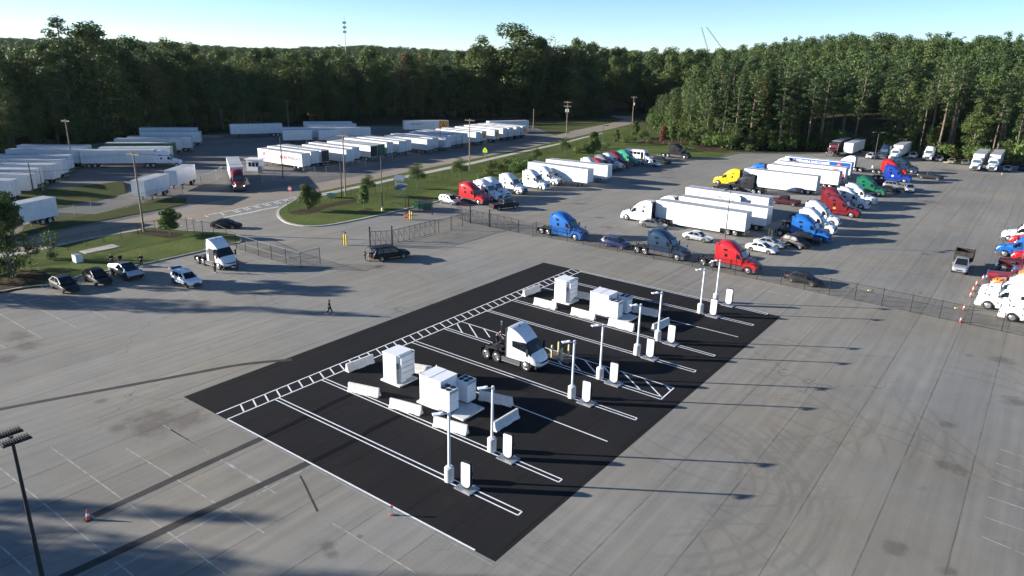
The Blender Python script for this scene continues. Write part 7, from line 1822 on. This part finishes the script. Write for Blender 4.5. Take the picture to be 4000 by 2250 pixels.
# big leafy tree at the left edge, several stems
p = M1(130, 450); r = empty('multistem_tree', (p.x, p.y, ISL - .05), 0, 'tall multi-stemmed green tree at the left edge of the picture', 'tree')
hT = height_of(p, 400 + 880 / 2.415)
for k in range(5):
    a = k * 1.3; b = MB(); b.cyl((.2 * math.cos(a), .2 * math.sin(a), 0), (1.0 * math.cos(a), 1.0 * math.sin(a), hT * .62), .09, .04, 6); b.obj('trunk', BARK2, r)
bl = [(rnd.gauss(0, 1.15), rnd.gauss(0, 1.15), hT * (.28 + .70 * rnd.random() ** .8), rnd.uniform(.55, .95), rnd.uniform(.55, .95), rnd.uniform(.5, .85)) for _ in range(60)]
put('crown', leaf_mesh('crown', bl, 330, .16, LEAF_D, 777, .3), r)
for x, y, s, l in ((20, 500, 1.0, 'at the picture edge'), (240, 380, .9, 'right of the tall multi-stemmed tree'), (60, 420, 1.1, 'under the tall multi-stemmed tree')):
    q = M1(x, y); o = put('bank_shrub', SHRUB[1], None, (q.x, q.y, ISL - .1), x, scale=s); tag(o, 'dark shrub ' + l, 'shrub', 'shrubs under the left tree')
# feathery vase-shaped young tree
p = M1(490, 270); r = empty('vase_shaped_tree', (p.x, p.y, ISL), 0, 'feathery vase-shaped young tree behind the picket fence', 'tree')
hT = height_of(p, 400 + 1215 / 2.415)
for k in range(9):
    a = k * .7; sp = .35 + .75 * (k % 3) / 2; b = MB(); b.cyl((0, 0, 0), (sp * hT * .36 * math.cos(a), sp * hT * .36 * math.sin(a), hT * (.95 - .2 * (k % 3) / 2)), .05, .02, 5); b.obj('trunk', BARK2, r)
bl = []
for k in range(9):
    a = k * .7; sp = .35 + .75 * (k % 3) / 2
    for t in (.55, .72, .9, 1.0): bl.append((sp * hT * .38 * math.cos(a) * t, sp * hT * .38 * math.sin(a) * t, hT * (.95 - .2 * (k % 3) / 2) * t, .36, .36, .25))
put('crown', leaf_mesh('crown', bl, 260, .11, LEAF_D, 778, .3), r)
q = M1(490, 290); o = put('bank_shrub', SHRUB[1], None, (q.x, q.y, ISL - .1), 0, scale=.5); tag(o, 'low shrub at the foot of the vase-shaped tree', 'shrub', None)
# far wood: one mass of crowns on the rising land
def far_wood():
    rs = np.random.RandomState(5); pts = []
    def ok(x, y):
        p = Vector((x, y))
        if x < 52 and sd_line(p, LEFT_EDGE) < 34: return False
        if x >= 52 and sd_line(p, RIGHT_EDGE) < 44: return False
        if 44 < x < 76 and y < 378: return False
        return True
    for (y0, y1, sp) in ((235, 520, 8.2), (520, 900, 11), (900, 1500, 17), (1500, 2600, 27)):
        y = y0
        while y < y1:
            x = -y * .80
            while x < y * .80:
                px, py = x + rs.uniform(-.45, .45) * sp, y + rs.uniform(-.45, .45) * sp
                if ok(px, py): pts.append((px, py, hill(px, py) + (0), sp))
                x += sp
            y += sp
    return pts
FP = far_wood()
def gn_scatter(name, pts, protos, smin, smax, stuff_label):
    me = bpy.data.meshes.new(name); me.vertices.add(len(pts)); me.vertices.foreach_set('co', np.array([(p[0], p[1], p[2]) for p in pts], dtype=np.float32).reshape(-1))
    sc = np.array([max(1, p[3] / 9) for p in pts], dtype=np.float32)
    at_ = me.attributes.new('spread', 'FLOAT', 'POINT'); at_.data.foreach_set('value', sc); me.update()
    o = bpy.data.objects.new(name, me); col.objects.link(o)
    ng = bpy.data.node_groups.new(name + '_nodes', 'GeometryNodeTree'); ng.interface.new_socket('Geometry', in_out='INPUT', socket_type='NodeSocketGeometry'); ng.interface.new_socket('Geometry', in_out='OUTPUT', socket_type='NodeSocketGeometry')
    N, L = ng.nodes, ng.links; gi = N.new('NodeGroupInput'); go = N.new('NodeGroupOutput'); join = N.new('GeometryNodeJoinGeometry')
    L.new(join.outputs[0], go.inputs[0]); k = len(protos)
    ri = N.new('FunctionNodeRandomValue'); ri.data_type = 'INT'; ri.inputs['Min'].default_value = 0; ri.inputs['Max'].default_value = k - 1
    for i, pm in enumerate(protos):
        ob = bpy.data.objects.new('source_' + name, pm) 
        io = N.new('GeometryNodeObjectInfo'); io.inputs['Object'].default_value = ob
        cmp_ = N.new('FunctionNodeCompare'); cmp_.data_type = 'INT'; cmp_.operation = 'EQUAL'; L.new(ri.outputs[2], cmp_.inputs[2]); cmp_.inputs[3].default_value = i
        ip = N.new('GeometryNodeInstanceOnPoints'); L.new(gi.outputs[0], ip.inputs['Points']); L.new(cmp_.outputs[0], ip.inputs['Selection']); L.new(io.outputs['Geometry'], ip.inputs['Instance'])
        rv = N.new('FunctionNodeRandomValue'); rv.data_type = 'FLOAT'; rv.inputs[2].default_value = smin; rv.inputs[3].default_value = smax; rv.inputs['Seed'].default_value = 4
        na = N.new('GeometryNodeInputNamedAttribute'); na.data_type = 'FLOAT'; na.inputs[0].default_value = 'spread'
        cx = N.new('ShaderNodeCombineXYZ'); mu = N.new('ShaderNodeMath'); mu.operation = 'MULTIPLY'; L.new(rv.outputs[1], mu.inputs[0]); L.new(na.outputs[0], mu.inputs[1])
        L.new(mu.outputs[0], cx.inputs[0]); L.new(mu.outputs[0], cx.inputs[1]); L.new(rv.outputs[1], cx.inputs[2]); L.new(cx.outputs[0], ip.inputs['Scale'])
        rr = N.new('FunctionNodeRandomValue'); rr.data_type = 'FLOAT_VECTOR'; rr.inputs[1].default_value = (0, 0, 6.28); L.new(rr.outputs[0], ip.inputs['Rotation'])
        L.new(ip.outputs[0], join.inputs[0])
    md = o.modifiers.new('scatter', 'NODES'); md.node_group = ng; o['kind'] = 'stuff'; tag(o, stuff_label); return o
def far_proto(seed, m, h=21, w=4.6):
    rr = random.Random(seed); bl = []
    for k in range(12):
        t = rr.random(); a = rr.uniform(0, 6.28); rad = w * .6 * rr.random(); s = w * rr.uniform(.34, .5); bl.append((rad * math.cos(a), rad * math.sin(a), h * (.5 + .42 * t), s, s, s * .8))
    bl.append((0, 0, h * .55, w * .7, w * .7, h * .32)); return leaf_mesh('far_crown', bl, 13, .5, m, seed, .35)
LEAF_F = leaf_mat('light_green_foliage', (.075, .125, .032), (.09, .14, .04), (.12, .14, .04))
FAR = [far_proto(205, LEAF_D, 24, 5.4), far_proto(206, LEAF_P, 25, 3.6), far_proto(207, LEAF_F, 20, 4.4), far_proto(201, LEAF_D), far_proto(202, LEAF_P, 23, 4.0), far_proto(203, LEAF_D, 22, 5.0), far_proto(204, LEAF_Y, 19, 4.0)]
gn_scatter('far_wood', FP, FAR[:6], .66, 1.10, 'green wood of far trees reaching over the hills to the horizon')
# ------------------------------------------------------------------ people
SKIN = mat('skin', (.42, .26, .19), .6); SKIN2 = mat('skin_dark', (.18, .10, .07), .6); HAIRD = mat('dark_hair', (.02, .015, .012), .6); HAIRR = mat('auburn_hair', (.20, .06, .03), .6)
CL_B = mat('black_cloth', (.012, .012, .014), .9); CL_G = mat('grey_cloth', (.10, .10, .11), .9); CL_T = mat('tan_cloth', (.28, .21, .13), .9); CL_BR = mat('brown_cloth', (.14, .10, .09), .9); CL_DB = mat('dark_denim', (.02, .025, .04), .9); SHOE = mat('white_shoe', (.6, .6, .6), .6); SHOEB = mat('black_shoe', (.02, .02, .02), .6); EYE = mat('eye', (.03, .03, .03), .2)
def skin_mesh(name, chains, m, sub=1):
    """chains: lists of (x, y, z, r); chains that share a point are joined into one surface"""
    vs, es, rs, idx = [], [], [], {}
    for ch in chains:
        prev = None
        for (x, y, z, r) in ch:
            k = (round(x, 4), round(y, 4), round(z, 4))
            if k not in idx: idx[k] = len(vs); vs.append((x, y, z)); rs.append(r)
            if prev is not None: es.append((prev, idx[k]))
            prev = idx[k]
    me = bpy.data.meshes.new(name); me.from_pydata(vs, es, []); o = bpy.data.objects.new(name, me); col.objects.link(o)
    md = o.modifiers.new('s', 'SKIN'); sv = me.skin_vertices[0].data
    for i, r in enumerate(rs): sv[i].radius = (r, r)
    sv[0].use_root = True
    md.use_smooth_shade = True
    md2 = o.modifiers.new('b', 'SUBSURF'); md2.levels = sub; md2.render_levels = sub
    dg = bpy.context.evaluated_depsgraph_get(); dg.update(); out = bpy.data.meshes.new_from_object(o.evaluated_get(dg)); out.name = name
    bpy.data.objects.remove(o); bpy.data.meshes.remove(me); out.materials.clear(); out.materials.append(m)
    for p in out.polygons: p.use_smooth = True
    return out
def person(loc, rz, label, pose, shirt, pants, hair, skin=SKIN, shoe=SHOEB, longhair=False, group=None, z=0.014):
    P = dict(pel=(0, 0, .95), ch=(0, 0, 1.26), nk=(0, 0, 1.46), hd=(.02, 0, 1.62), lh=(0, .1, .88), rh=(0, -.1, .88), lk=(.02, .11, .49), rk=(.02, -.11, .49), la=(0, .11, .09), ra=(0, -.11, .09),
             ls=(0, .19, 1.40), rs=(0, -.19, 1.40), le=(-.02, .25, 1.12), re=(-.02, -.25, 1.12), lw=(.06, .24, .88), rw=(.06, -.24, .88))
    P.update(pose)
    V = {k: Vector(v) for k, v in P.items()}
    def c(*a): return [(*V[k], r) if isinstance(k, str) else (*k, r) for k, r in a]
    root = empty('person', (loc.x, loc.y, z), rz, label, 'person', group)
    toeL = V['la'] + Vector((.17, 0, -.05)); toeR = V['ra'] + Vector((.17, 0, -.05))
    body = [c(('pel', .13), ('ch', .14), ('nk', .06), ('hd', .095), (tuple(V['hd'] + Vector((.005, 0, .10))), .06)), c(('hd', .095), (tuple(V['hd'] + Vector((.10, 0, -.015))), .018)),
            c(('ch', .14), ('ls', .065), ('le', .045), ('lw', .032)), c(('ch', .14), ('rs', .065), ('re', .045), ('rw', .032)), c(('pel', .13), ('lh', .09), ('lk', .065), ('la', .045), (tuple(toeL), .035)), c(('pel', .13), ('rh', .09), ('rk', .065), ('ra', .045), (tuple(toeR), .035))]
    for s, w, e in ((1, 'lw', 'le'), (-1, 'rw', 're')):
        d = (V[w] - V[e]).normalized(); sd = d.cross(Vector((0, 1, 0)))
        if sd.length < .1: sd = Vector((1, 0, 0))
        sd.normalize(); palm = V[w] + d * .07; body.append([(*V[w], .032), (*palm, .033)])
        for k, L in enumerate((.075, .085, .08, .062)):
            f0 = palm + sd * (-.030 + .020 * k) + d * .02; f1 = f0 + d * L * .5 + Vector((0, -s * .008, 0)); f2 = f1 + d * L * .42 + Vector((0, -s * .02, 0))
            body.append([(*palm, .033), (*f0, .010), (*f1, .009), (*f2, .007)])
        t0 = V[w] + d * .03 + sd * .04; body.append([(*V[w], .032), (*t0, .011), (*(t0 + sd * .02 + d * .04), .009)])
    put('body', skin_mesh('body', body, skin), root)
    put('shirt', skin_mesh('shirt', [c(('pel', .15), ('ch', .165), (tuple(V['ch'].lerp(V['nk'], .7)), .10)), c(('ch', .165), ('ls', .085), ('le', .062), (tuple(V['le'].lerp(V['lw'], .75)), .045)), c(('ch', .165), ('rs', .085), ('re', .062), (tuple(V['re'].lerp(V['rw'], .75)), .045))], shirt), root)
    put('trousers', skin_mesh('trousers', [c(('pel', .155), ('lh', .11), ('lk', .085), (tuple(V['lk'].lerp(V['la'], .9)), .07)), c(('pel', .155), ('rh', .11), ('rk', .085), (tuple(V['rk'].lerp(V['ra'], .9)), .07))], pants), root)
    hz = V['hd'] + Vector((-.025, 0, .035)); hc = [[(*hz, .105), (*(hz + Vector((.01, 0, .06))), .075)]]
    if longhair: hc.append([(*hz, .105), (*(hz + Vector((-.05, 0, -.14))), .07), (*(hz + Vector((-.07, 0, -.28))), .045)])
    put('hair', skin_mesh('hair', hc, hair), root)
    for t in (toeL, toeR):
        b = MB(); b.loft([[(t.x + x, t.y + y, t.z + zz) for y, zz in ((-w, -.04), (w, -.04), (w * .8, h), (-w * .8, h))] for x, w, h in ((-.24, .04, .07), (-.10, .045, .06), (.02, .05, .03), (.07, .03, .0))]); b.obj('shoe', shoe, root, .8)
    b = MB()
    for s in (-1, 1): e = V['hd'] + Vector((.088, s * .034, .012)); b.box(e.x - .006, e.x + .006, e.y - .012, e.y + .012, e.z - .007, e.z + .007)
    b.obj('eyes', EYE, root)
    b = MB(); m_ = V['hd'] + Vector((.088, 0, -.05)); b.box(m_.x - .006, m_.x + .004, -.025 + m_.y, .025 + m_.y, m_.z - .005, m_.z + .005); b.obj('mouth', mat('lips', (.35, .12, .10), .5), root)
    return root
stand = {}
hands_front = dict(le=(.05, .26, 1.14), re=(.05, -.26, 1.14), lw=(.26, .12, 1.10), rw=(.26, -.12, 1.12))
stride = dict(lk=(.20, .1, .52), la=(.30, .1, .12), rk=(-.10, -.1, .50), ra=(-.42, -.1, .22), le=(-.08, .25, 1.14), lw=(.05, .24, .92), re=(.10, -.24, 1.16), rw=(.16, -.12, 1.46), hd=(.04, 0, 1.62))
lean = dict(pel=(-.05, 0, .95), ch=(.20, 0, 1.18), nk=(.34, 0, 1.33), hd=(.42, 0, 1.46), ls=(.26, .19, 1.28), rs=(.26, -.19, 1.28), le=(.40, .24, 1.04), re=(.42, -.24, 1.06), lw=(.55, .16, .88), rw=(.58, -.16, .92), lk=(.08, .12, .5), rk=(.08, -.12, .5))
person(P1(285, 1222), R(0), 'woman with auburn hair in black walking alone across the grey lot, hand at her ear', stride, CL_B, CL_B, HAIRR, shoe=SHOE, longhair=True)
person(P1(728, 542), R(15), 'person in black jacket standing left behind the open black SUV', hands_front, CL_B, CL_DB, HAIRD, shoe=SHOE)
person(P1(778, 550), R(20), 'person in black top and tan trousers reaching into the black SUV', lean, CL_B, CL_T, HAIRD)
person(P3(678, 1045), R(70), 'person in dark clothes standing by the open door of the white electric truck', hands_front, CL_B, CL_B, HAIRD, shoe=SHOE)
person(P3(1105, 990), R(200), 'person in grey shirt standing before the nose of the open white electric truck', stand, CL_G, CL_DB, HAIRD)
person(P5(1238, 385), R(-40), 'left one of two people behind the steel wedge pickup', hands_front, CL_B, CL_DB, HAIRD)
person(P5(1385, 362), R(-60), 'right one of two people behind the steel wedge pickup, arms out', lean, CL_B, CL_B, HAIRD, SKIN2)
person(P5(1735, 392), R(-50), 'person in black standing on the lot edge right of the wedge pickup', hands_front, CL_B, CL_B, HAIRD, shoe=SHOE)
a = E1.rotation_euler.z; dd = Vector((math.cos(a), math.sin(a), 0)); sn = Vector((-dd.y, dd.x, 0))
person(E1.location + dd * -2.25 + sn * .35, a + R(10), 'man in brown shirt bending over the rear frame of the charging electric truck', lean, CL_BR, CL_DB, HAIRD, z=1.02)
# grease pump mast behind him
b = MB(); b.cyl((0, 0, 0), (0, 0, 1.9), .05, n=8); q = E1.location + dd * -2.2 + sn * 1.0
o = b.obj('antenna_mast', BLK, None); o.location = (q.x, q.y, 1.0); tag(o, 'black mast with pale unit on top behind the charging electric truck', 'mast')
b = MB(); b.box(-.07, .07, -.07, .07, 1.9, 2.3); b.obj('sensor_unit', WPAINT, o)
# ------------------------------------------------------------------ haze
HAZE = 0.000018
if HAZE > 0:
    b = MB(); b.box(-3900, 3900, -900, 3900, -1.2, 75)
    hm = bpy.data.materials.new('air'); hm.use_nodes = True; N, L = hm.node_tree.nodes, hm.node_tree.links; N.clear()
    pv = N.new('ShaderNodeVolumePrincipled'); pv.inputs['Color'].default_value = (.80, .90, 1.0, 1); pv.inputs['Density'].default_value = HAZE; pv.inputs['Anisotropy'].default_value = .2
    mo = N.new('ShaderNodeOutputMaterial'); L.new(pv.outputs[0], mo.inputs['Volume'])
    hz_o = b.obj('haze', hm); hz_o['kind'] = 'stuff'
